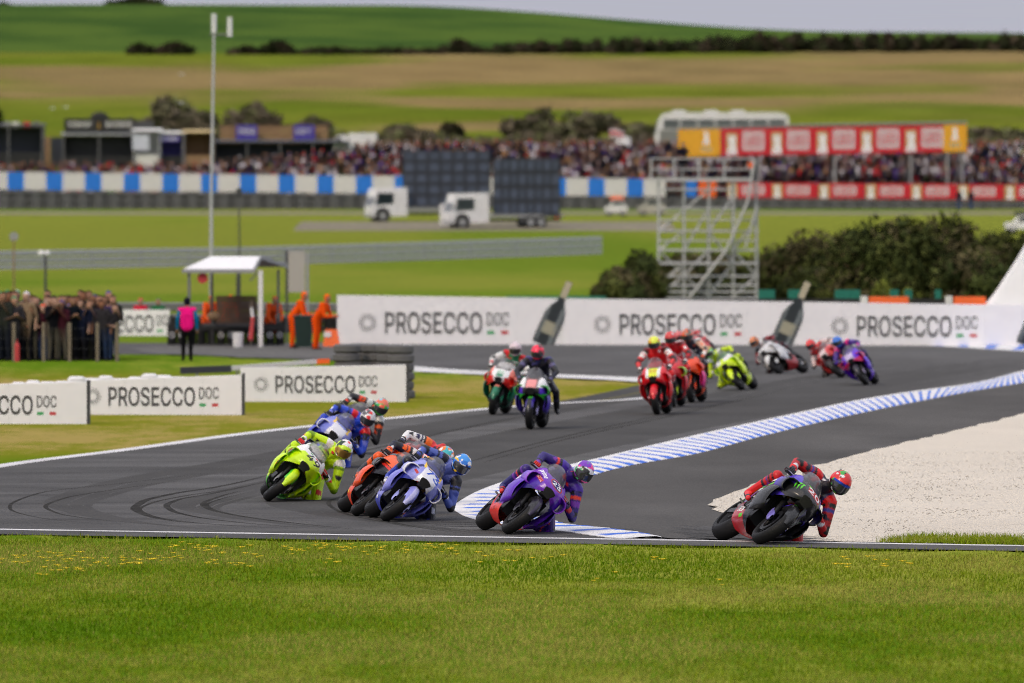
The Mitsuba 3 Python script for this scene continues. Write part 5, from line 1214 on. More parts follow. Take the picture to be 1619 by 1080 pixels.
put('post', box(.08, .1, Zp(396, y) - zb, (X_(453.5, y), y + .02, (Zp(396, y) + zb) / 2)), 'dark_grey', t, smooth=False); put('post', box(.09, .1, Zp(400, y) - zb, (X_(486, y), y + .02, (Zp(400, y) + zb) / 2)), 'grey_paint', t, smooth=False)
principled('banner_tan2', (.42, .41, .36), .7)
t = thing('plastic_barrier', 'orange and white plastic barrier at the end of the white wall', 'barrier')
p = D(524, 535, 262); zz = float(terr(p[0], 262))
put('barrier_body', hull([(p[0] + s * .27, 262 + q * .22, zz + .02) for s in (-1, 1) for q in (-1, 1)] + [(p[0] + s * .18, 262 + q * .08, zz + .55) for s in (-1, 1) for q in (-1, 1)]), 'orange_plastic', t, smooth=False); put('stripe_panel', box(.22, .03, .16, (p[0] - .12, 261.82, zz + .4)), 'white_paint', t, smooth=False)
# dark tyre wall and guard rail behind the shelter, its pale top line
def guardrail(name, label, pts, n_rails, hgt, mat, post_step, post_mat='dark_grey', rail_h=.31, back=None):
    t = thing(name, label, 'guard rail')
    pts = [np.array([x, y, float(terr(x, y))]) for x, y in pts]
    for k in range(n_rails):
        z = hgt - rail_h * .5 - k * (rail_h + .09)
        prof = [(.0, .5), (-.03, .42), (-.08, .33), (-.08, .17), (-.02, .05), (-.02, -.05), (-.08, -.17), (-.08, -.33), (-.03, -.42), (0, -.5)]
        P = np.array([[p + [0, a, z + b * rail_h] for a, b in prof] for p in pts])
        put('rail', grid(P), mat, t, smooth=30)
    L = np.r_[0, np.cumsum([np.linalg.norm(b - a) for a, b in zip(pts, pts[1:])])]
    for s in np.arange(0, L[-1], post_step):
        q = [np.interp(s, L, [p[i] for p in pts]) for i in range(3)]
        put('post', box(.12, .16, hgt + .05, (q[0], q[1] + .09, q[2] + hgt / 2)), post_mat, t, smooth=False)
    return t
guardrail('guardrail', 'dark grey guard rail behind the left crowd and the shelter', [(X_(-80, 305), 305), (X_(560, 300), 300)], 3, .95, 'mid_grey', 2.0, 'dark_grey')
t = thing('tyre_wall', 'low dark tyre wall in front of the guard rail behind the shelter', 'tyre wall')
put('tyre_row', cat([bar((x, 292, .02), (x, 292, .55), .29, 12) for x in np.arange(X_(-30, 292), X_(536, 292), .6)]), 'rubber', t, smooth=35, kind='stuff')
guardrail('guardrail', 'long pale grey guard rail crossing the green field', [(X_(-90, 555), 555), (X_(400, 571), 571), (X_(952, 590), 590)], 3, 1.18, 'rail_grey', 4.0, 'mid_grey', .36)
principled('rail_grey', (.36, .38, .41), .5, metallic=.3)
put('tyre_wall', cat([bar((x, 430, 0.0), (x, 430, .55), .3, 10) for x in np.arange(X_(978, 430), X_(1060, 430), .6)]), 'rubber', smooth=35, label='short black tyre wall left of the scaffold tower', category='tyre wall', kind='stuff')
t = thing('tyre_bank', 'black belted tyre bank with white rings behind the shelter bench', 'tyre wall')
y = 263.6
for px in np.arange(272, 452, 15.5):
    x = X_(px, y); g_ = uniq('tyre_pile', t); put('rubber_ring', bar((x, y, .05), (x, y, .72), .15, 14), 'rubber', g_)
    if 345 < px < 460 or px < 300: m = revolve_y([(.06, -.01), (.085, -.01), (.085, .01), (.06, .01), (.06, -.01)], 18); m.apply_translation((x, y - .16, .36)); put('white_ring', m, 'white_paint', g_)
put('belt', box(X_(452, y) - X_(268, y), .03, .2, ((X_(452, y) + X_(268, y)) / 2, y - .155, .60)), 'black_plastic', t, smooth=False)
# masts and lamps
t = thing('antenna_mast', 'tall grey mast with two white antennas behind the shelter', 'mast')
x, y = X_(334, 300), 300
put('pole', cat([bar((x, y, 0), (x, y, 4.5), .075, 12, .06), bar((x, y, 4.5), (x + .1, y, Zp(52, y)), .06, 12, .045)]), 'alloy_tube', t)
put('cross_arm', bar((x - .05, y, Zp(55, y)), (X_(364, y), y, Zp(55, y)), .03), 'mid_grey', t)
for px, a, b in ((338.5, 22, 52), (363.5, 27, 58)): put('antenna', bar((X_(px, y), y - .02, Zp(b, y)), (X_(px, y), y - .02, Zp(a, y)), .09, 12), 'white_paint', t)
t = thing('speaker_pole', 'slim dark pole with a small loudspeaker right of the mast', 'pole')
x = X_(377, 301); put('pole', tube([(x, 301, 0), (x, 301, 1.8), (x + .04, 301, 2.6), (x + .02, 301, Zp(312, 301))], [.085, .08, .03, .025], 8), 'dark_grey', t); put('loudspeaker', box(.2, .2, .34, (X_(378, 301), 301, Zp(305, 301)), .03), 'dark_grey', t)
t = thing('lamp_post', 'dark lamp post with two round white lamps behind the crowd', 'lamp')
x = X_(72, 296); put('pole', bar((x, 296, 0), (x, 296, Zp(404, 296)), .045), 'dark_grey', t)
for px in (65, 75): m = trimesh.creation.icosphere(2, .12 if px < 70 else .10); m.apply_translation((X_(px, 296), 296, Zp(401, 296))); put('lamp', m, 'white_paint', t, smooth=True)
t = thing('lamp_post', 'thin pale post with a disc sign near the left edge', 'post')
x = X_(22, 340); put('pole', bar((x, 340, 0), (x, 340, Zp(378, 340)), .035), 'tan_wood', t); m = revolve_y([(0, -.02), (.18, -.02), (.18, .02), (0, .02)], 20); m.apply_translation((x, 340, Zp(374, 340))); put('disc', m, 'grey_paint', t)
# green wind-break mesh, black fence and orange barriers beyond the wall
put('green_mesh_fence', box(X_(958, 300) - X_(800, 300), .05, .5, ((X_(958, 300) + X_(800, 300)) / 2, 300, .95)), 'green_mesh', smooth=False, label='low teal mesh fence behind the wall left of the shrubs', category='fence')
t = thing('black_fence', 'low black fence along the foot of the dark shrubs', 'fence')
for k, px in enumerate(np.arange(985, 1680, 35)): put('fence_panel', box(X_(34, 296) - X_(0, 296) , .06, 1.15, (X_(px + 17.5, 296), 296, .575)), 'black_plastic', t, smooth=False)
for k, (px, w) in enumerate(((1212, 26), (1256, 20), (1340, 40), (1414, 14), (1436, 12), (1483, 10))): put('green_netting', box(w * 297 / FOCAL, .04, .35, (X_(px, 297.3), 297.3, Zp(466, 297))), 'green_mesh', smooth=False, label=f'scrap of teal netting above the black fence, {ORD[k]} from the left', category='netting', group='teal netting above the black fence')
for px, lab in ((1405, 'orange plastic barrier above the wall left of the other one'), (1533, 'orange plastic barrier above the wall beside the white tent')):
    t = thing('plastic_barrier', lab, 'barrier'); y = 286; w = 66 if px == 1405 else 54
    put('barrier_body', hull([(X_(px + s * w / 2, y), y + q * .25, .3) for s in (-1, 1) for q in (-1, 1)] + [(X_(px + s * (w / 2 - 2), y), y + q * .12, Zp(469, y)) for s in (-1, 1) for q in (-1, 1)]), 'orange_plastic', t, smooth=False)
    put('stripe_panel', box(.22, .3, .25, (X_(px - w / 2 - 6, y), y, Zp(474, y))), 'white_paint', t, smooth=False)
t = thing('white_tent', 'white peaked tent at the right edge beyond the wall', 'tent')
y = 283; cx = X_(1664, y); base = 1.05
prof = [(142 * y / FOCAL, Zp(486, y)), (122 * y / FOCAL, Zp(471, y)), (95 * y / FOCAL, Zp(441, y)), (64 * y / FOCAL, Zp(405, y)), (38 * y / FOCAL, Zp(370, y)), (16 * y / FOCAL, Zp(340, y)), (.05, Zp(320, y))]
q = PchipInterpolator(np.arange(7), np.array(prof))(np.linspace(0, 6, 30)); m = trimesh.creation.revolve(q, sections=4); m.apply_transform(trimesh.transformations.rotation_matrix(math.pi / 4, (0, 0, 1))); m.apply_translation((cx, y + 2, 0)); put('canopy', m, 'white_paint', t, smooth=20)
put('pole', bar((cx, y + 2, 0), (cx, y + 2, Zp(316, y)), .05), 'alloy_tube', t)
for s in (-1, 1):
    for w in (-1, 1): put('leg', bar((cx + s * 1.4, y + 2 + w * 1.4, 0), (cx + s * 1.4, y + 2 + w * 1.4, Zp(486, y)), .04), 'alloy_tube', t)

# ------------------------------------------------------------------ scaffold camera tower
y = 385.0
t = thing('scaffold_tower', 'silver tube scaffold tower with stairs and a camera platform', 'scaffold tower')
cols = [X_(p, y) for p in (1042, 1082, 1121, 1160, 1197)]; zt = Zp(286, y)
for dy in (0, 1.2, 2.4):
    for k, x in enumerate(cols):
        put('upright', bar((x, y + dy, 0), (x, y + dy, zt if k < 4 or dy else Zp(330, y)), .042), 'alloy_tube', t)
    for k, py in enumerate((472, 462, 452, 437, 417, 396, 381, 366, 348, 330, 300)):
        if dy == 1.2 and k % 2: continue
        put('ledger', bar((cols[0], y + dy - .06, Zp(py, y)), (cols[4 if k < 9 else 3], y + dy - .06, Zp(py, y)), .050 if k in (4, 5) else .038), 'alloy_tube', t)
    for a, b, p0, p1 in ((0, 1, 470, 436), (1, 0, 436, 396), (0, 1, 396, 366), (2, 1, 470, 436), (1, 2, 436, 396), (2, 3, 470, 416), (1, 2, 396, 330), (3, 2, 416, 366), (0, 2, 366, 300), (3, 4, 470, 437), (4, 3, 437, 396), (3, 4, 396, 348), (2, 3, 366, 310), (0, 1, 452, 417)):
        put('brace', bar((cols[a], y + dy + .06, Zp(p0, y)), (cols[b], y + dy + .06, Zp(p1, y)), .034), 'alloy_tube', t)
for x in cols:
    for py in (470, 437, 417, 396, 366, 330): put('transom', bar((x + .05, y, Zp(py, y)), (x + .05, y + 2.4, Zp(py, y)), .036), 'alloy_tube', t)
for py in (417, 366):
    for q in range(4): put('deck_board', box((X_(1160, y) - X_(1042, y)), .24, .05, ((X_(1160, y) + X_(1042, y)) / 2, y + .3 + q * .5, Zp(py, y) + .06)), 'grey_paint', t, smooth=False)
for dy in np.arange(0, 2.3, .24): put('plank', box(X_(1190, y) - X_(1030, y), .22, .05, ((X_(1190, y) + X_(1030, y)) / 2, y + dy, zt + .03)), 'grey_paint', t, smooth=False)
put('toe_board', box(X_(1190, y) - X_(1030, y), .03, .16, ((X_(1190, y) + X_(1030, y)) / 2, y - .15, zt + .06)), 'alloy_tube', t, smooth=False)
for x in [X_(p, y) for p in (1030, 1066, 1106, 1146, 1190)]:
    for dy in (-.1, 2.3): put('rail_post', bar((x, y + dy, zt), (x, y + dy, Zp(250, y)), .024), 'alloy_tube', t)
for py in (251, 268):
    for dy in (-.12, 2.32): put('guard_rail_bar', bar((X_(1030, y), y + dy, Zp(py, y)), (X_(1190, y), y + dy, Zp(py, y)), .024), 'alloy_tube', t)
for dy in (-.7, -.2):
    put('stair_stringer', tube([(X_(1088, y), y + dy, Zp(473, y)), (X_(1148, y), y + dy, Zp(395, y)), (X_(1182, y), y + dy, Zp(318, y)), (X_(1193, y), y + dy, Zp(252, y))], .055, 8), 'alloy_tube', t)
    put('stair_stringer', tube([(X_(1178, y), y + dy, Zp(392, y)), (X_(1196, y), y + dy, Zp(325, y))], .045, 8), 'alloy_tube', t)
for k in range(18):
    q = k / 17; px = np.interp(q, [0, .5, 1], [1090, 1149, 1182]); py = np.interp(q, [0, .5, 1], [470, 395, 318]); put('stair_tread', box(.18, .5, .03, (X_(px, y), y - .45, Zp(py, y))), 'grey_paint', t, smooth=False)
person('person', 'camera operator in dark clothes on top of the scaffold tower', X_(1079, y + .6), y + .6, .2, dict(torso=C(24, 22, 40), leg=C(20, 20, 26), hair=C(24, 22, 30), skin=SKIN[0]), 'watch', 1.70, z=zt + .06)
put('flag_marker', box(.22, .03, .25, (X_(1186, y), y - .25, Zp(261, y))), 'orange_plastic', smooth=False, label='small orange flag at the head of the scaffold stairs', category='flag')
# ------------------------------------------------------------------ shrubs, hedges and scrub
def foliage(r, c, R, n_lobe, per, leaf, cols, flat_bottom=True, fill=.75):
    """Leaf clumps spread through a crown: lobes on and inside an ellipsoid, each with its own tone; returns mesh and colours."""
    c, R = np.asarray(c, float), np.asarray(R, float)
    d = r.normal(size=(n_lobe, 3)); d /= np.linalg.norm(d, axis=1, keepdims=True); d[:, 2] = np.abs(d[:, 2]) * (1 if flat_bottom else np.sign(r.normal(size=n_lobe)))
    L = d * R * (fill * r.uniform(.35, 1.0, (n_lobe, 1)) ** .5)
    lr = R.mean() * r.uniform(.22, .45, n_lobe)
    tone = r.uniform(.55, 1.35, n_lobe); pick = r.integers(len(cols), size=n_lobe)
    k = np.repeat(np.arange(n_lobe), per); n = len(k)
    u = r.normal(size=(n, 3)); u /= np.linalg.norm(u, axis=1, keepdims=True)
    p = c + L[k] + u * lr[k, None] * (r.random((n, 1)) ** .35) * [1, 1, .8] * np.minimum(R / R.mean(), 1.6)
    keep = p[:, 2] > c[2] - .1 * R[2]; p, k, u = p[keep], k[keep], u[keep]; n = len(p)
    a = r.normal(size=(n, 3)); a /= np.linalg.norm(a, axis=1, keepdims=True); b = np.cross(a, u); b /= np.linalg.norm(b, axis=1, keepdims=True) + 1e-9
    s = leaf * r.uniform(.6, 1.5, (n, 1))
    V = np.stack([p - a * s, p + b * s * .45, p + a * s, p - b * s * .45], 1)
    F = np.array([[0, 1, 2], [0, 2, 3]])[None] + (np.arange(n) * 4)[:, None, None]
    col = np.asarray(cols)[pick[k]] * tone[k, None] * r.uniform(.7, 1.3, (n, 1))
    return tri(V.reshape(-1, 3), F.reshape(-1, 3)), np.repeat(np.clip(col, 0, .6), 4, 0)
def shrub(label, x, y, w, h, depth=None, n_lobe=26, per=150, leaf=.16, cols=None, group=None, category='shrub', stems=5, seed=0, name='shrub', zoff=0.0):
    r = np.random.default_rng(seed + int(abs(x) * 10) + int(y)); z = float(terr(x, y)) + zoff
    cols = cols or [(.052, .066, .020), (.070, .080, .024), (.085, .075, .038), (.036, .048, .016)]
    t = thing(name, label, category, group)
    m, c = foliage(r, (x, y, z + .12 * h), (w / 2, (depth or w * .6) / 2, h * .88), n_lobe, per, leaf, cols)
    put('crown', m, 'foliage', t, smooth=False, color=c)
    for k in range(stems):
        a = r.uniform(-.4, .4) * w; b = r.uniform(-.3, .3) * (depth or w * .6)
        put('stem', tube([(x + a * .5, y + b * .5, z - .1), (x + a * .7, y + b * .7, z + h * .3), (x + a * .85, y + b * .85, z + h * .55)], [.05 * h ** .5, .035 * h ** .5, .012 * h ** .5], 6), 'tan_wood', t)
    return t
G1 = 'dark coastal shrubs beyond the wall'
for k, (px, y, wp, top, lab) in enumerate(((978, 376, 74, 428, 'low dark shrub at the left end, left of the scaffold tower'), (1016, 380, 74, 404, 'taller dark shrub touching the left side of the scaffold tower'), (1075, 396, 130, 404, 'dark low shrub behind the scaffold tower, left half'), (1155, 397, 150, 402, 'dark low shrub behind the scaffold tower, right half'), (1258, 396, 130, 388, 'dark shrub just right of the scaffold tower'), (1335, 394, 180, 352, 'tall dark shrub with a rounded shoulder right of the tower'),
                                           (1420, 372, 210, 350, 'tallest dark shrub with a broad crown in the thicket'), (1500, 376, 150, 352, 'dark shrub on the right shoulder of the tallest one'), (1580, 370, 130, 372, 'dark shrub behind the white tent'), (1650, 374, 130, 360, 'dark shrub at the right edge of the photo'), (1300, 390, 130, 425, 'low dark shrub in front of the thicket near the bottle'), (1540, 358, 130, 405, 'low dark shrub in front of the thicket near the orange barriers'))):
    x = X_(px, y); h = Zp(top, y) * 1.13
    shrub(lab, x, y, wp * y / FOCAL * 1.25, h, 5.0, 64, 200, .16, None, G1, stems=7, seed=k)
for k, px in enumerate((1395, 1440)):
    shrub(('pale yellow green bush among the dark stems, left of two', 'pale yellow green bush among the dark stems, right of two')[k], X_(px, 352), 352, 1.0, (1.9, 1.3)[k], 1, 14, 120, .10, [(.13, .15, .03), (.09, .11, .03)], stems=2, seed=77 + k)
# hedge along the top of the dry paddock and scattered bushes
HC = [(.030, .034, .016), (.040, .038, .022), (.024, .030, .012), (.050, .040, .026)]
def hill_bush(label, px, wp, top, bot, y, cols=HC, n=16, per=90, leaf=.8, group=None, name='shrub', cat_='shrub'):
    s = y / FOCAL; x = X_(px, y); zb = Zp(bot, y); h = (bot - top) * s
    shrub(label, x, y, wp * s * 1.15, h, wp * s * .5, n, per, leaf, cols, group, cat_, 3, int(px), name, zb - float(terr(x, y)))
for px, wp, top, lab in ((225, 50, 72, 'dark bush on the hill, leftmost of the hillside row'), (275, 60, 69, 'dark bush on the hill second in the hillside row'), (390, 70, 75, 'dark low bush on the hill right of the mast'), (440, 62, 66, 'dark rounded bush on the hill right of the mast'), (520, 80, 77, 'low dark bush where the hedgerow begins'), (610, 90, 77, 'low bush in the left stretch of the hedgerow'), (730, 44, 61, 'taller dark bush standing up from the hedgerow')):
    hill_bush(lab, px, wp, top, 91, 1498, group='bushes on the farm hill')
t = thing('hedgerow', 'long dark hedgerow rising along the top of the dry paddock', 'hedge')
r = np.random.default_rng(5); ms, cs = [], []
for px in np.arange(480, 1680, 15):
    top = np.interp(px, [480, 700, 760, 850, 940, 1060, 1190, 1250, 1380, 1500, 1640], [81, 74, 75, 62, 58, 58, 50, 50, 45, 50, 52]) + r.uniform(-3, 5)
    y = 1500 + r.uniform(-4, 8); s = y / FOCAL; bot = 88
    m, c = foliage(r, (X_(px, y), y, Zp(bot, y)), (17 * s, 4, (bot - top) * s * .95), 9, 70, .75, HC); ms.append(m); cs.append(c)
put('foliage', cat(ms), 'foliage', t, smooth=False, color=np.vstack(cs), kind='stuff')
for px, wp, top, bot, lab in ((12, 46, 6, 22, 'dark tree clump on the ridge at the left edge'), (190, 60, 2, 14, 'dark tree clump on the ridge left of the mast, smaller half'), (222, 70, -4, 14, 'dark tree clump on the ridge left of the mast, larger half')):
    hill_bush(lab, px, wp, top, bot + 4, 1900, [(.026, .034, .014), (.034, .036, .018)], 22, 120, .9, 'tree clumps on the ridge', 'ridge_tree', 'tree')
hill_bush('dark tree tip at the left edge above the crowd', -14, 40, 145, 235, 900, [(.04, .07, .015), (.05, .06, .02)], 18, 90, .5)
SC = [(.125, .105, .075), (.15, .13, .095), (.105, .10, .06), (.13, .14, .065)]
for px, wp, top, bot, lab in ((225, 80, 182, 216, 'grey brown scrub behind the black sign stall'), (275, 100, 150, 214, 'tall grey brown scrub left of the mast'), (315, 70, 166, 214, 'grey brown scrub at the foot of the mast'), (400, 90, 158, 212, 'thin grey scrub right of the mast'), (500, 60, 186, 214, 'small grey scrub right of the second purple sign'), (640, 90, 196, 222, 'low grey scrub behind the left crowd of the bank'), (715, 40, 192, 218, 'small dark bush in the scrub above the crowd'),
                              (845, 100, 170, 222, 'grey brown scrub above the crowd, left of two large ones'), (935, 120, 174, 222, 'grey brown scrub above the crowd, right of two large ones'), (1010, 60, 196, 224, 'small grey scrub beside the white bus'), (1560, 130, 192, 240, 'grey brown scrub right of the red canopy'), (1640, 120, 200, 250, 'grey scrub at the right edge above the crowd')):
    hill_bush(lab, px, wp, top, bot, 905 + (px % 7) * 4, SC if px != 715 else HC, 20, 90, .42, 'scrub behind the spectator bank')
t = thing('scrub_strip', 'strip of low grey scrub along the back of the spectator bank', 'scrub'); ms, cs = [], []
for px in np.arange(330, 1700, 16):
    y = 880 + r.uniform(-6, 6); top = 208 + r.uniform(-7, 6) + (8 if px > 1500 else 0); m, c = foliage(r, (X_(px, y), y, Zp(232, y)), (1.1, 1.2, (232 - top) * y / FOCAL), 7, 40, .35, SC); ms.append(m); cs.append(c)
put('foliage', cat(ms), 'foliage', t, smooth=False, color=np.vstack(cs), kind='stuff')

# ------------------------------------------------------------------ the far fence line
YF = 742.0
put('service_road', upward(drape(shapely.geometry.box(-60, 700, 60, 719), .04, 6.0)), 'road_brown', smooth=True, kind='structure', label='grey brown service road in front of the far fence')
put('service_road', upward(drape(shapely.geometry.box(-16, 624, 12, 650), .04, 6.0)), 'road_brown', smooth=True, kind='structure', label='patch of bare track under the screen trucks')
principled('road_brown', proc(lambda p, n, uv: mix((.105, .095, .070), (.15, .135, .095), fbm(p.x * .3, p.y * .2, 0.0, 3))), .9)
def fz(px, top): return Zp((272 if top else 300) + max(px, -100) * 11 / 1040, YF)
t = thing('banner_fence', 'blue and white chequered banner fence along the spectator bank', 'fence', )
x0 = -110 + .5
k = 0
for px in np.arange(12 - 61.2 * 3, 1130, 61.2):
    for a, b, bs in ((px, px + 26, 'banner_blue'), (px + 26, px + 61.2, 'banner_white')):
        if 1045 < a: continue
        zt_, zb_ = fz(a, True), fz(a, False); put('banner_panel', box((b - a) * YF / FOCAL, .06, zt_ - zb_, (X_((a + b) / 2, YF), YF + (0 if bs == 'banner_blue' else .012), (zt_ + zb_) / 2)), bs, t, smooth=False)
for a, b, bs in ((1085, 1101, 'banner_blue'), (1105, 1132, 'orange_plastic')):
    zt_, zb_ = fz(a, True), fz(a, False); put('banner_panel', box((b - a) * YF / FOCAL, .06, zt_ - zb_, (X_((a + b) / 2, YF), YF, (zt_ + zb_) / 2)), bs, t, smooth=False)
for px in np.arange(-160, 1750, 30.6):
    x = X_(px, YF); put('fence_post', box(.10, .10, fz(px, True) - float(terr(x, YF)) + .05, (x, YF + .12, (fz(px, True) + float(terr(x, YF))) / 2)), 'dark_grey', t, smooth=False)
# tyre barrier below the banners: belted stacks, rail on top
t = thing('tyre_barrier', 'grey belted tyre barrier below the banner fence', 'tyre barrier'); ms, cs = [], []
yb = 735.0
for px in np.arange(-170, 1760, 6.2):
    x = X_(px, yb); zz = float(terr(x, yb)); h = Zp(302 + max(px, -100) * 11 / 1040, yb) - zz; g = .075 + .065 * ((int(px / 6.2) % 4) < 2) + r.uniform(0, .02); m = bar((x, yb, zz), (x, yb, zz + h), .165, 8); ms.append(m); cs.append(np.tile([[g, g * 1.03, g * 1.08]], (len(m.vertices), 1)))
put('tyre_stacks', cat(ms), 'cloth', t, smooth=False, color=np.vstack(cs), kind='stuff')
for q in (.12, .5, .95):
    pts = []
    for px in np.arange(-170, 1760, 60): x = X_(px, yb); zz = float(terr(x, yb)); h = Zp(302 + max(px, -100) * 11 / 1040, yb) - zz; pts.append((x, yb - .2, zz + h * q))
    put('belt', tube(pts, .07 if q > .9 else .05, 6), 'mid_grey', t)

# red beer banner on the right part of the fence, and the canopy above the crowd
def cat_emblem(h):                              # a sitting big cat, simplified
    return shapely.union_all([Polygon([(-.22 * h, 0), (.25 * h, 0), (.2 * h, .3 * h), (.1 * h, .62 * h), (-.12 * h, .62 * h), (-.2 * h, .3 * h)]), Point(-.02 * h, .78 * h).buffer(.19 * h), Polygon([(-.2 * h, .86 * h), (-.16 * h, 1.0 * h), (-.06 * h, .93 * h)]), Polygon([(.14 * h, .86 * h), (.12 * h, 1.0 * h), (.02 * h, .93 * h)]), Polygon([(-.22 * h, 0), (-.34 * h, 0), (-.26 * h, .2 * h), (-.15 * h, .3 * h)])]).buffer(0)
def flat_on(t, name, poly, x, y, z, bs):
    for g in getattr(poly, 'geoms', [poly]):
        m = trimesh.creation.extrude_polygon(g, .012, engine='earcut'); m.vertices = m.vertices[:, [0, 2, 1]] * [1, -1, 1] + [x, y, z]; m.invert(); put(name, m, bs, t, smooth=False)
def text_on(t, s, w, h, x, y, z, bs):
    m = fitted(s, w, h); m.vertices = m.vertices[:, [0, 2, 1]] * [1, -1, 1] + [x, y, z]; m.invert() if False else None; put('lettering', m, bs, t, smooth=False)
t = thing('red_banner_fence', 'red LEO banner with gold cats on the right part of the fence', 'banner'); s = YF / FOCAL
for k, c in enumerate((1191, 1262, 1336, 1410, 1482, 1556, 1630, 1704)):
    zt_, zb_ = Zp(289 + (c - 1191) * 3 / 440, YF), Zp(313 + (c - 1191) * 3 / 440, YF); h = zt_ - zb_
    put('banner_panel', box(72.6 * s, .06, h, (X_(c - 5, YF), YF, (zt_ + zb_) / 2)), 'banner_red', t, smooth=False)
    put('tan_patch', box(16 * s, .02, h * .9, (X_(c - 33, YF), YF - .05, (zt_ + zb_) / 2 - .02)), 'banner_tan', t, smooth=False)
    flat_on(t, 'cat_emblem', cat_emblem(h * .8), X_(c - 33, YF), YF - .065, zb_ + .05, 'board_white')
    flat_on(t, 'white_patch', rect(36 * s, h * .62, .1), X_(c, YF), YF - .035, (zt_ + zb_) / 2 + .03, 'banner_pink'); text_on(t, 'LEO', 26 * s, h * .42, X_(c - 13, YF), YF - .05, (zt_ + zb_) / 2 + .03 - h * .21, 'banner_red')
principled('banner_pink', (.62, .50, .52), .6)
t = thing('canopy', 'long canopy with red and yellow LEO fascia over the spectators', 'canopy'); y = 752.0; s = y / FOCAL
def cz(px, py): return Zp(py - (px - 1072) * 8 / 458, y)
for a, b, bs in ((1072, 1139, 'banner_yellow'), (1139, 1491, 'banner_red'), (1491, 1529, 'banner_yellow')):
    put('fascia_panel', hull([(X_(p, y), y + d, cz(p, q)) for p in (a, b - .4) for q in (205, 248) for d in (0, .12)]), bs, t, smooth=False)
for c in (1191, 1262, 1334, 1404, 1474):
    z = cz(c, 225); flat_on(t, 'white_patch', rect(35 * s, 31 * s, .15), X_(c, y), y - .01, z, 'banner_pink'); text_on(t, 'LEO', 25 * s, 16 * s, X_(c - 12.5, y), y - .03, z - 8 * s, 'banner_red')
    put('tan_patch', box(17 * s, .02, 34 * s, (X_(c - 34, y), y - .02, cz(c - 34, 229))), 'banner_tan', t, smooth=False); flat_on(t, 'cat_emblem', cat_emblem(30 * s), X_(c - 33, y), y - .04, cz(c - 33, 246), 'board_white')
for c in (1117, 1510):
    flat_on(t, 'cat_emblem', cat_emblem(20 * s), X_(c, y), y - .02, cz(c, 229), 'board_white'); flat_on(t, 'white_patch', rect(18 * s, 7 * s), X_(c, y), y - .02, cz(c, 237), 'banner_tan')
put('roof', hull([(X_(1075, y), y - .1, cz(1072, 203)), (X_(1529, y), y - .1, cz(1529, 203)), (X_(1075, y), y + 9, cz(1072, 203)), (X_(1529, y), y + 9, cz(1529, 203)), (X_(1075, y), y - .1, cz(1072, 200)), (X_(1529, y), y - .1, cz(1529, 200)), (X_(1075, y), y + 9, cz(1072, 199)), (X_(1529, y), y + 9, cz(1529, 199))]), 'grey_paint', t, smooth=False)
for px in (1080, 1200, 1320, 1440, 1498, 1522):
    for d in (.3, 8.8): x = X_(px, y); put('post', box(.2, .2, cz(px, 205) - float(terr(x, y + d)) + .1, (x, y + d, (cz(px, 205) + float(terr(x, y + d))) / 2)), 'grey_paint', t, smooth=False)
# two people standing at the fence on the right
for px, lab in ((1516, 'person in dark top and blue jeans at the far barrier, left of two'), (1535, 'person in dark top and blue jeans at the far barrier, right of two')):
    person('person', lab, X_(px, 731), 731, .3, dict(torso=C(24, 28, 40), leg=C(50, 80, 130), hair=C(30, 25, 25), skin=SKIN[0]), 'stand', 1.75)

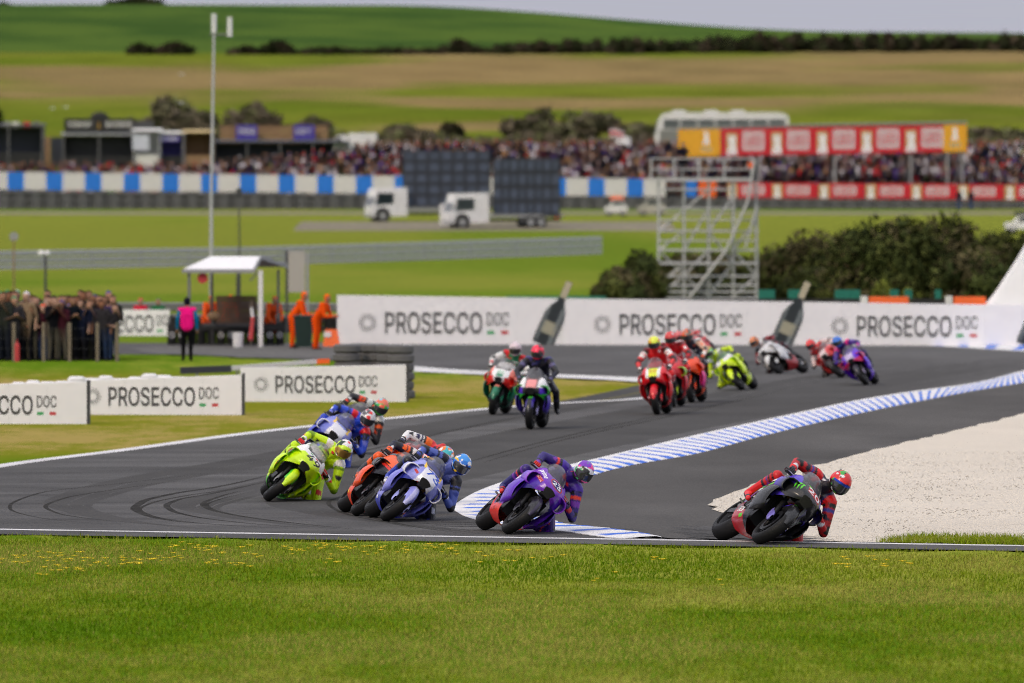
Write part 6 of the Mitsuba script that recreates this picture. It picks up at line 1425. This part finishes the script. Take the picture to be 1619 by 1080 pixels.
# ------------------------------------------------------------------ vehicles and screens
def wheel_at(t, x, y, z, R, w=.24):
    g = t + '__wheel' if t + '__wheel' not in counts else uniq('wheel', t)
    if g == t + '__wheel': counts[g] = 1
    a = revolve_y([(R * .6, -w / 2), (R * .95, -w / 2), (R, -w / 3), (R, w / 3), (R * .95, w / 2), (R * .6, w / 2), (R * .6, -w / 2)], 22); b = revolve_y([(0, -w / 2.4), (R * .58, -w / 3), (R * .62, -w / 2.1), (R * .62, w / 2.1), (R * .58, w / 3), (0, w / 2.4)], 22)
    for m in (a, b): m.apply_translation((x, y, z))
    put('tyre', a, 'rubber', g); put('rim', b, 'grey_paint', g)
def screen_truck(label, px0, y, cab_px, bed_px1, scr, cols, rows_, vertical):
    s = y / FOCAL; t = thing('screen_truck', label, 'truck', 'trucks carrying big screens'); x0 = X_(px0, y); z = float(terr(x0, y)); w = 2.1
    L = cab_px * s
    global BAKE
    pv = np.array([x0 + L, y, 0]); BAKE = place(*pv, math.radians(16)) @ place(*-pv); BAKE[:3, 3] += 0
    put('cab', hull([(x0, y + q, z + a) for q in (0, w) for a in (.35, 1.15)] + [(x0 + .32, y + q, z + 2.55) for q in (.1, w - .1)] + [(x0 + L, y + q, z + a) for q in (0, w) for a in (.45, 2.62)]), 'white_paint', t, smooth=False)
    put('windscreen', hull([(x0 - .01, y + q, z + 1.2) for q in (.12, w - .12)] + [(x0 + .27, y + q, z + 2.28) for q in (.18, w - .18)] + [(x0 + .05, y + q, z + 1.2) for q in (.12, w - .12)]), 'glass_dark', t, smooth=False)
    put('side_window', hull([(x0 + .32, y - .012, z + 1.25), (x0 + .45, y - .012, z + 2.2), (x0 + L * .62, y - .012, z + 2.2), (x0 + L * .62, y - .012, z + 1.35), (x0 + .32, y + .03, z + 1.25), (x0 + L * .62, y + .03, z + 2.2)]), 'glass_dark', t, smooth=False)
    put('mirror', box(.08, .14, .34, (x0 + .1, y - .22, z + 1.6), .02), 'dark_grey', t); put('headlight', box(.04, .3, .18, (x0 - .005, y + .3, z + .8)), 'steel', t, smooth=False); put('bumper', box(.1, w + .04, .22, (x0 - .02, y + w / 2, z + .5)), 'grey_paint', t, smooth=False)
    put('wheel_arch', bar((x0 + .85, y - .03, z + .5), (x0 + .85, y + .25, z + .5), .60, 18), 'black_plastic', t)
    put('door_seam', box(.02, .01, 1.2, (x0 + L * .76, y - .006, z + 1.4)), 'mid_grey', t, smooth=False)
    x1 = X_(bed_px1, y)
    put('chassis', box(x1 - x0 - L, w * .5, .2, ((x0 + L + x1) / 2, y + w / 2, z + .62)), 'dark_grey', t, smooth=False)
    put('flat_bed', box(x1 - x0 - L - .08, w + .06, .22, ((x0 + L + x1) / 2, y + w / 2, z + .92)), 'grey_paint', t, smooth=False)
    put('tool_box', box(.9, .4, .42, ((x0 + L) * .5 + x1 * .5, y + .25, z + .55)), 'dark_grey', t, smooth=False); put('tail_light', box(.06, .3, .14, (x1, y + .2, z + .9)), 'print_red', t, smooth=False); put('marker', box(.3, .04, .16, (x1 - .5, y - .04, z + .78)), 'orange_plastic', t, smooth=False)
    for fx in (x0 + .85, x1 - 1.7, x1 - 2.5)[:3 if vertical else 2]:
        for q in (.05, w - .05): wheel_at(t, fx, y + q, z + .46, .46)
    BAKE = None
    a, b, tp, bt = scr; g = uniq('screen', t); xa, xb = X_(a, y), X_(b, y); za, zb = Zp(bt, y), Zp(tp, y)
    put('backing', box(xb - xa, .2, zb - za, ((xa + xb) / 2, y + w * .5 + .15, (za + zb) / 2)), 'black_blue', g, smooth=False)
    cw, ch = (xb - xa) / cols, (zb - za) / rows_
    for i in range(cols):
        for j in range(rows_):
            put('screen_panel', box(cw * .74, .06, ch * .62, (xa + (i + .5) * cw, y + w * .5, za + (j + .5) * ch), .02), 'screen_a' if (i + j) % 2 else 'screen_b', g, smooth=False)
    for i in range(cols + 1): put('frame_bar', box(.05, .07, zb - za, (xa + i * cw, y + w * .5 + .02, (za + zb) / 2)), 'black_plastic', g, smooth=False)
    for xx in np.linspace(xa + .4, xb - .4, 3): put('strut', beam((xx, y + w * .5 + .25, z + 1.0), (xx, y + w * .5 + .25, za + .3), .12, .12), 'dark_grey', t, smooth=False)
    return t
principled('screen_a', (.062, .082, .13), .5); principled('screen_b', (.046, .062, .098), .5)
screen_truck('white cab truck carrying a dark folded screen, further of the two', 586, 652, 58, 780, (637, 775, 238, 327), 7, 5, False)
screen_truck('white cab truck with a dark screen and long flat bed, nearer of the two', 711, 630, 62, 895, (780, 885, 250, 341), 8, 4, True)
t = thing('white_cabinet', 'white and blue cabinet standing at the nose of the nearer truck', 'cabinet'); x, y = X_(703, 632), 634; z = float(terr(x, y))
put('body', box(.75, .8, 1.6, (x, y, z + .85), .05), 'white_paint', t); put('door', box(.3, .02, 1.1, (x + .12, y - .41, z + .8)), 'banner_blue2', t, smooth=False); put('base', box(.8, .85, .1, (x, y, z + .05)), 'dark_grey', t, smooth=False)
principled('banner_blue2', (.10, .16, .30), .5)
def small_car(label, px0, px1, py_top, py_bot, y, body, top=None):
    t = thing('utility_car', label, 'car', None); xa, xb = X_(px0, y), X_(px1, y); z = float(terr((xa + xb) / 2, y)); h = (py_bot - py_top) * y / FOCAL; L = xb - xa; w = 1.7
    prof = [(0, .25), (0, .58), (.22, .64), (.36, .97), (.78, 1.0), (.92, .66), (1, .60), (1, .25)]
    P = Polygon([(a * L, b * h) for a, b in prof]); m = trimesh.creation.extrude_polygon(P, w, engine='earcut'); m.vertices = m.vertices[:, [0, 2, 1]] + [xa, y, z]; m.invert(); put('body', m, body, t, smooth=False)
    W = Polygon([(.30 * L, .66 * h), (.40 * L, .92 * h), (.75 * L, .93 * h), (.86 * L, .67 * h)]); m = trimesh.creation.extrude_polygon(W, w + .02, engine='earcut'); m.vertices = m.vertices[:, [0, 2, 1]] + [xa, y - .01, z]; m.invert(); put('window', m, 'glass_dark', t, smooth=False)
    for q in (.2, .8):
        for d in (.1, w - .1): wheel_at(t, xa + q * L, y + d, z + h * .2, h * .2, .2)
    put('bumper', box(.06, w, .12, (xa, y + w / 2, z + h * .33)), 'dark_grey', t, smooth=False); put('headlight', box(.03, .25, .1, (xa - .01, y + .3, z + h * .5)), 'steel', t, smooth=False)
    if top: put('roof_box', box(L * .6, 1.2, h * .22, (xa + L * .55, y + w / 2, z + h * 1.1), .06), top, t)
small_car('white car with an orange roof box by the far barrier', 956, 992, 310, 336, 690, 'white_paint', 'orange_plastic')
small_car('cream buggy beside the scaffold tower by the far barrier', 1008, 1052, 309, 336, 692, 'banner_tan2')
small_car('white car at the right edge on the far grass', 1590, 1650, 328, 357, 620, 'white_paint', 'dark_grey')
# coach
t = thing('coach', 'large white coach parked behind the red canopy', 'coach'); y = 830.0; s = y / FOCAL; xa, xb = X_(1036, y), X_(1247, y); zt_ = Zp(178, y); zb_ = float(terr(xa, y)); L = xb - xa
prof = [(0, .08), (-.0, .45), (.02, .80), (.05, .95), (.09, 1.0), (.93, 1.0), (.985, .95), (1, .85), (1, .08)]
def ext(prof, w, dy, bs, nm):
    m = trimesh.creation.extrude_polygon(Polygon([(a * L, b * (zt_ - zb_)) for a, b in prof]), w, engine='earcut'); m.vertices = m.vertices[:, [0, 2, 1]] + [xa, y + dy, zb_]; m.invert(); put(nm, m, bs, t, smooth=False)
ext(prof, 2.5, 0, 'white_paint', 'body')
for k in range(7): ext([(.06 + k * .132, .62), (.06 + k * .132, .84), (.182 + k * .132, .84), (.182 + k * .132, .62)], .03, -.02, 'coach_glass', 'window')
ext([(.03, .14), (.03, .60), (.98, .60), (.98, .14)], .02, -.012, 'coach_grey', 'lower_panel'); ext([(-.003, .5), (.012, .82), (.03, .82), (.03, .5)], 2.3, .1, 'glass_dark', 'windscreen')
for q in (.18, .42, .62): put('roof_unit', box(L * .10, 1.6, .22, (xa + L * q, y + 1.25, zt_ + .1), .05), 'white_paint', t)
for q in (.17, .72, .83):
    for d in (.1, 2.4): wheel_at(t, xa + q * L, y + d, zb_ + .5, .5)
principled('coach_glass', (.10, .115, .12), .2); principled('coach_grey', (.20, .21, .20), .5)

# ------------------------------------------------------------------ stalls and signs behind the bank
def scrawl(t, x, y, z, w, h, n, bs, seed):       # lettering too blurred to read: strokes of letter size
    q = np.random.default_rng(seed); cw = w / n; out = []
    for i in range(n):
        cx = x + (i + .5) * cw
        out.append(box(cw * .2, .02, h, (cx - cw * .26, y, z)))
        if q.random() < .7: out.append(box(cw * .2, .02, h, (cx + cw * .22, y, z)))
        for zz in ((.4, 0, -.4) if q.random() < .5 else (.4,)): out.append(box(cw * .5, .02, h * .2, (cx, y - .002, z + zz * h)))
    put('lettering', cat(out), bs, t, smooth=False)
def stall(label, px0, px1, top, bot, y, wall, roof, counter='black_plastic', open_=True, name='food_stall', posts=True):
    s = y / FOCAL; t = thing(name, label, 'stall'); xa, xb = X_(px0, y), X_(px1, y); zt_, zb_ = Zp(top, y), float(terr(X_((px0 + px1) / 2, y), y)) - .3; h = zt_ - zb_
    put('back_wall', box(xb - xa, .12, h, ((xa + xb) / 2, y + 2.6, (zt_ + zb_) / 2)), wall, t, smooth=False)
    for x in (xa, xb): put('side_wall', box(.1, 2.6, h, (x, y + 1.3, (zt_ + zb_) / 2)), wall, t, smooth=False)
    put('roof', hull([(xa - .2, y - .5, zt_), (xb + .2, y - .5, zt_), (xa - .2, y + 2.8, zt_ + .12), (xb + .2, y + 2.8, zt_ + .12), (xa - .2, y - .5, zt_ + .14), (xb + .2, y - .5, zt_ + .14), (xa - .2, y + 2.8, zt_ + .3), (xb + .2, y + 2.8, zt_ + .3)]), roof, t, smooth=False)
    put('counter', box(xb - xa - .2, .5, h * .42, ((xa + xb) / 2, y + .2, zb_ + h * .21)), counter, t, smooth=False)
    n = max(2, int((px1 - px0) / 45) + 1)
    for x in np.linspace(xa + .05, xb - .05, n): put('post', box(.10, .10, h, (x, y - .3, (zt_ + zb_) / 2)), 'mid_grey', t, smooth=False)
    return t, (zt_, zb_)
ys_ = 818.0; s = ys_ / FOCAL
t, _ = stall('dark stall with grey roof junk at the far left', -40, 68, 200, 255, ys_, 'black_blue', 'dark_grey')
for px, c_ in ((12, 'grey_paint'), (25, 'banner_white'), (43, 'print_red'), (58, 'mid_grey')): put('roof_sign', box(10 * s, .3, 9 * s, (X_(px, ys_), ys_ - .2, Zp(197, ys_))), c_, t, smooth=False)
t, _ = stall('black stall under a wide black sign with white lettering', 100, 214, 214, 255, ys_, 'black_plastic', 'grey_paint')
put('sign_board', box(112 * s, .2, 23 * s, (X_(158, ys_), ys_ - .4, Zp(199, ys_))), 'black_plastic', t, smooth=False); put('sign_board', box(30 * s, .15, 16 * s, (X_(228, ys_), ys_ - .3, Zp(200, ys_))), 'dark_grey', t, smooth=False)
m = trimesh.creation.icosphere(2, 15 * s); m.vertices *= [1, .1, .75]; m.apply_translation((X_(158, ys_), ys_ - .35, Zp(188, ys_))); put('sign_crest', m, 'black_plastic', t)
scrawl(t, X_(108, ys_), ys_ - .52, Zp(197, ys_), 40 * s, 8 * s, 6, 'banner_white', 1); scrawl(t, X_(167, ys_), ys_ - .52, Zp(197, ys_), 42 * s, 8 * s, 6, 'banner_white', 2)
m = plate(cat_emblem(10 * s)); m.vertices = m.vertices[:, [0, 2, 1]] * [1, -1, 1] + [X_(157, ys_), ys_ - .53, Zp(203, ys_)]; put('emblem', m, 'gold_metal', t, smooth=False)
t, _ = stall('white kiosk right of the black sign stall', 212, 252, 208, 255, ys_ - 4, 'white_paint', 'white_paint', 'banner_white'); put('white_panel', box(26 * s, .08, 24 * s, (X_(226, ys_), ys_ - 4.5, Zp(226, ys_))), 'banner_paleblue', t, smooth=False); principled('banner_paleblue', (.55, .58, .68), .6)
t, _ = stall('purple fronted kiosk left of the mast', 254, 290, 212, 255, ys_ - 3, 'sign_purple', 'banner_white'); put('sign_board', box(30 * s, .1, 9 * s, (X_(271, ys_), ys_ - 3.6, Zp(220, ys_))), 'sign_purple', t, smooth=False); scrawl(t, X_(258, ys_), ys_ - 3.7, Zp(220, ys_), 26 * s, 5 * s, 5, 'banner_white', 3)
t, _ = stall('tan wooden kiosk at the foot of the mast', 291, 336, 210, 258, ys_ - 3, 'tan_wood', 'banner_tan', 'tan_wood')
t, _ = stall('long black marquee below two purple signs', 338, 548, 226, 262, ys_ + 2, 'black_blue', 'black_blue', 'black_plastic')
t2 = thing('shed', 'brown timber shed behind the long black marquee', 'shed'); y = 830.0; s2 = y / FOCAL
for k in range(9): put('wall_board', box(170 * s2, .08, 4.2 * s2, (X_(433, y), y, Zp(202 + k * 4.6, y))), 'tan_wood', t2, smooth=False)
put('roof', box(174 * s2, 3, .15, (X_(433, y), y + 1.4, Zp(198, y))), 'brown_wood', t2, smooth=False)
for k, px in enumerate((390, 481)):
    t3 = thing('purple_sign', ('purple sign with white script, left of the pair', 'purple sign with white script, right of the pair')[k], 'sign', 'purple signs on the brown shed'); yy = 829.0
    put('panel', box(34 * s2, .12, 24 * s2, (X_(px, yy), yy, Zp(210, yy)), .03), 'sign_purple', t3, smooth=False); scrawl(t3, X_(px - 13, yy), yy - .08, Zp(208, yy), 26 * s2, 9 * s2, 4, 'banner_white', 8 + k)
t = thing('box_truck', 'white box truck parked right of the black marquee', 'truck'); y = 822.0; s = y / FOCAL; z = float(terr(X_(560, y), y))
put('box_body', box(44 * s, 2.3, 30 * s, (X_(574, y), y, Zp(226, y)), .05), 'white_paint', t); put('cab', hull([(X_(p, y), y + q, Zp(v, y)) for p, v in ((526, 240), (528, 224), (534, 214), (551, 214), (551, 240)) for q in (-1.1, 1.1)]), 'white_paint', t, smooth=False); put('window', box(8 * s, 2.22, 8 * s, (X_(536, y), y, Zp(221, y))), 'glass_dark', t, smooth=False)
for px in (536, 582):
    for q in (-1, 1): wheel_at(t, X_(px, y), y + q, Zp(243, y), .45)

t = thing('hoarding', 'dark grey hoarding linking the stalls on the left of the bank', 'fence'); y = 826.0
for k, px in enumerate(np.arange(-40, 340, 20)): put('hoarding_panel', box(19.4 * y / FOCAL, .06, 3.0, (X_(px + 10, y), y, Zp(232, y) - .6)), ('dark_grey', 'mid_grey', 'black_blue', 'tan_wood')[(k * 7) % 4], t, smooth=False)
# ------------------------------------------------------------------ the crowd on the bank
r = np.random.default_rng(99)
HEADW = [('black hair', C(30, 25, 25)), ('brown hair', C(70, 48, 36)), ('white cap', C(220, 215, 220)), ('red cap', C(205, 45, 50)), ('purple cap', C(90, 70, 150)), ('fair hair', C(170, 130, 90))]
COLS = [('black', C(20, 18, 24), 10), ('navy', C(28, 30, 52), 6), ('maroon', C(72, 28, 42), 2.5), ('grey', C(105, 98, 105), 3), ('pale grey', C(200, 195, 205), 2.8), ('brown', C(70, 54, 48), 2), ('red', C(190, 40, 50), .8), ('purple', C(85, 62, 130), 1.2), ('tan', C(175, 135, 95), 1.2)]
P_ = np.array([c[2] for c in COLS]); P_ = P_ / P_.sum()
SPOT = [(60, 'at the far left'), (180, 'below the black sign'), (330, 'left of the mast'), (460, 'below the first purple sign'), (640, 'below the second purple sign'), (900, 'above the screen trucks'), (1040, 'left of the scaffold'), (1130, 'behind the scaffold'), (1330, 'under left canopy half'), (1530, 'under right canopy half'), (3000, 'right of the canopy')]
n_ind = 0; used_far = {}
for row, y in enumerate((744.2, 745.6)):
    for px in np.arange(-6, 1625, 15.5 if row == 0 else 30):
        px = px + r.normal() * 2.5; cn, cc, _ = COLS[r.choice(len(COLS), p=P_)]; hn, hc = HEADW[r.choice(6, p=[.36, .28, .12, .06, .08, .10])]
        sp = next(b for a, b in SPOT if px < a)
        lab = f'{cn} spectator with {hn}, {("banner row", "second row")[row]} {sp}'; used_far[lab] = used_far.get(lab, 0) + 1
        if used_far[lab] > 1: lab += f', {ORD[used_far[lab] - 1]} such'
        person('person', lab, X_(px, y), y, r.uniform(-.5, .5), dict(torso=cc * r.uniform(.8, 1.2), leg=JEANS[r.integers(5)], hair=hc, skin=SKIN[r.integers(4)]), ['phone', 'stand', 'watch', 'pocket', 'clap'][r.integers(5)], [1.66, 1.74, 1.82][r.integers(3)], 'spectators in front of the far bank', 6)
        n_ind += 1
for px, cc, lab in ((176, C(160, 230, 20), 'steward in a lime green vest at the banner'), (209, C(240, 60, 130), 'spectator in bright pink leaning over the banner'), (513, C(225, 195, 40), 'spectator in a yellow jacket at the banner'), (901, C(225, 30, 40), 'spectator in a bright red jacket right of the screen trucks'), (1343, C(225, 30, 50), 'spectator in a bright red jacket under the canopy')):
    person('person', lab, X_(px, 743.6), 743.4, 0, dict(torso=cc, arm=cc, leg=C(180, 175, 180), hair=cc if px < 200 else C(60, 45, 40), skin=SKIN[0]), 'stand', 1.85, None, 6, z=float(terr(0, 743.4)) + .25)
# everyone further up the bank
def far_person():
    rings = [(.10, .09, 0), (.16, .12, .5), (.19, .13, .95), (.23, .14, 1.3), (.17, .11, 1.44), (.05, .05, 1.5)]
    a = np.arange(6) * math.pi / 3; P = np.array([[(w * math.cos(t), d * math.sin(t), z) for t in a] for w, d, z in rings]); m = grid(P, closed=True)
    h = trimesh.creation.icosahedron(); h.vertices = h.vertices * [.095, .10, .125] + [0, -.02, 1.62]; return m, h
bm_, hm_ = far_person(); VV, FF, CC = [], [], []; off = 0
for y in np.arange(747.0, 806, 1.55):
    for px in np.arange(-30, 1660, 12.5):
        px = px + r.normal() * 4
        if r.random() < .10 or (px < 345 and y > 783) or (345 <= px < 560 and y > 790): continue
        x = X_(px, y); k = r.uniform(.92, 1.10); a = r.uniform(-.6, .6); c, s_ = math.cos(a), math.sin(a); z = float(_zy(y)) - 1.1 * float(ss(750, 800, y)) * float(1 - ss(-30, -12, x))
        cn, cc, _ = COLS[r.choice(len(COLS), p=P_)]; cc = cc * r.uniform(.7, 1.3); hc = HEADW[r.choice(6, p=[.34, .26, .14, .06, .08, .12])][1] if r.random() < .55 else SKIN[r.integers(4)]
        leg = JEANS[r.integers(5)]
        v = np.vstack([bm_.vertices, hm_.vertices]) * k; v = np.c_[v[:, 0] * c - v[:, 1] * s_ + x, v[:, 0] * s_ + v[:, 1] * c + y, v[:, 2] + z]
        VV.append(v); FF.append(np.vstack([bm_.faces, hm_.faces + len(bm_.vertices)]) + off); off += len(v)
        CC.append(np.vstack([np.tile(leg, (12, 1)), np.tile(cc, (len(bm_.vertices) - 12, 1)), np.tile(hc, (len(hm_.vertices), 1))]))
put('crowd', tri(np.vstack(VV), np.vstack(FF)), 'cloth', smooth=True, color=np.clip(np.vstack(CC) * .9, 0, .8), kind='stuff', label='packed crowd standing on the bank behind the banner fence')
for px, py, cc, lab in ((975, 212, 'banner_pink', 'red and white flag held up above the crowd, left of two'), (1330 - 345, 222, 'board_white', 'pale flag held up above the crowd, right of two')):
    t = thing('flag', lab, 'flag'); y = 790.0; p = D(px, py, y); w = 24 * y / FOCAL; q = np.linspace(0, 1, 9); P = np.array([[(p[0] - w / 2 + w * u, y + .15 * math.sin(u * 7), p[2] + .4 - .8 * v + .12 * math.sin(u * 5)) for v in (0, .5, 1)] for u in q])
    put('cloth', grid(P), cc, t, smooth=True); put('staff', bar((p[0] - w / 2, y, p[2] - 2.2), (p[0] - w / 2, y, p[2] + .6), .025), 'tan_wood', t)
    if cc == 'banner_pink': put('red_band', grid(P[:, 1:2] * np.ones((1, 3, 1)) + np.array([[[0, -.02, .14], [0, -.02, 0], [0, -.02, -.14]]])), 'print_red', t, smooth=True)
# white birds over the paddock
for px, py, lab in ((286, 163, 'white gull flying in front of the tall scrub'), (83, 172, 'white gull flying low at the left, first of two'), (104, 170, 'white gull flying low at the left, second of two'), (287, 118, 'white gull flying over the dry paddock left of the mast')):
    p = D(px, py, 700); wg = [(0, -.05, 0), (.22, -.06, .10), (.55, .02, .04), (.24, .09, .09), (0, .1, 0)]
    P = hull([(0, -.25, 0), (.05, -.1, .03), (-.05, -.1, .03), (0, .25, .02), (.06, .02, -.04), (-.06, .02, -.04)]); W = [tri(np.array([(s * a, b, c) for a, b, c in wg]), [[0, 1, 4], [1, 3, 4], [1, 2, 3]]) for s in (-1, 1)]
    b = thing('gull', lab, 'bird', 'gulls over the paddock'); M = place(*p, 1.0); put('body', P, 'white_paint', b, smooth=40, M=M)
    for w_ in W: put('wing', w_, 'white_paint', b, smooth=False, M=M)
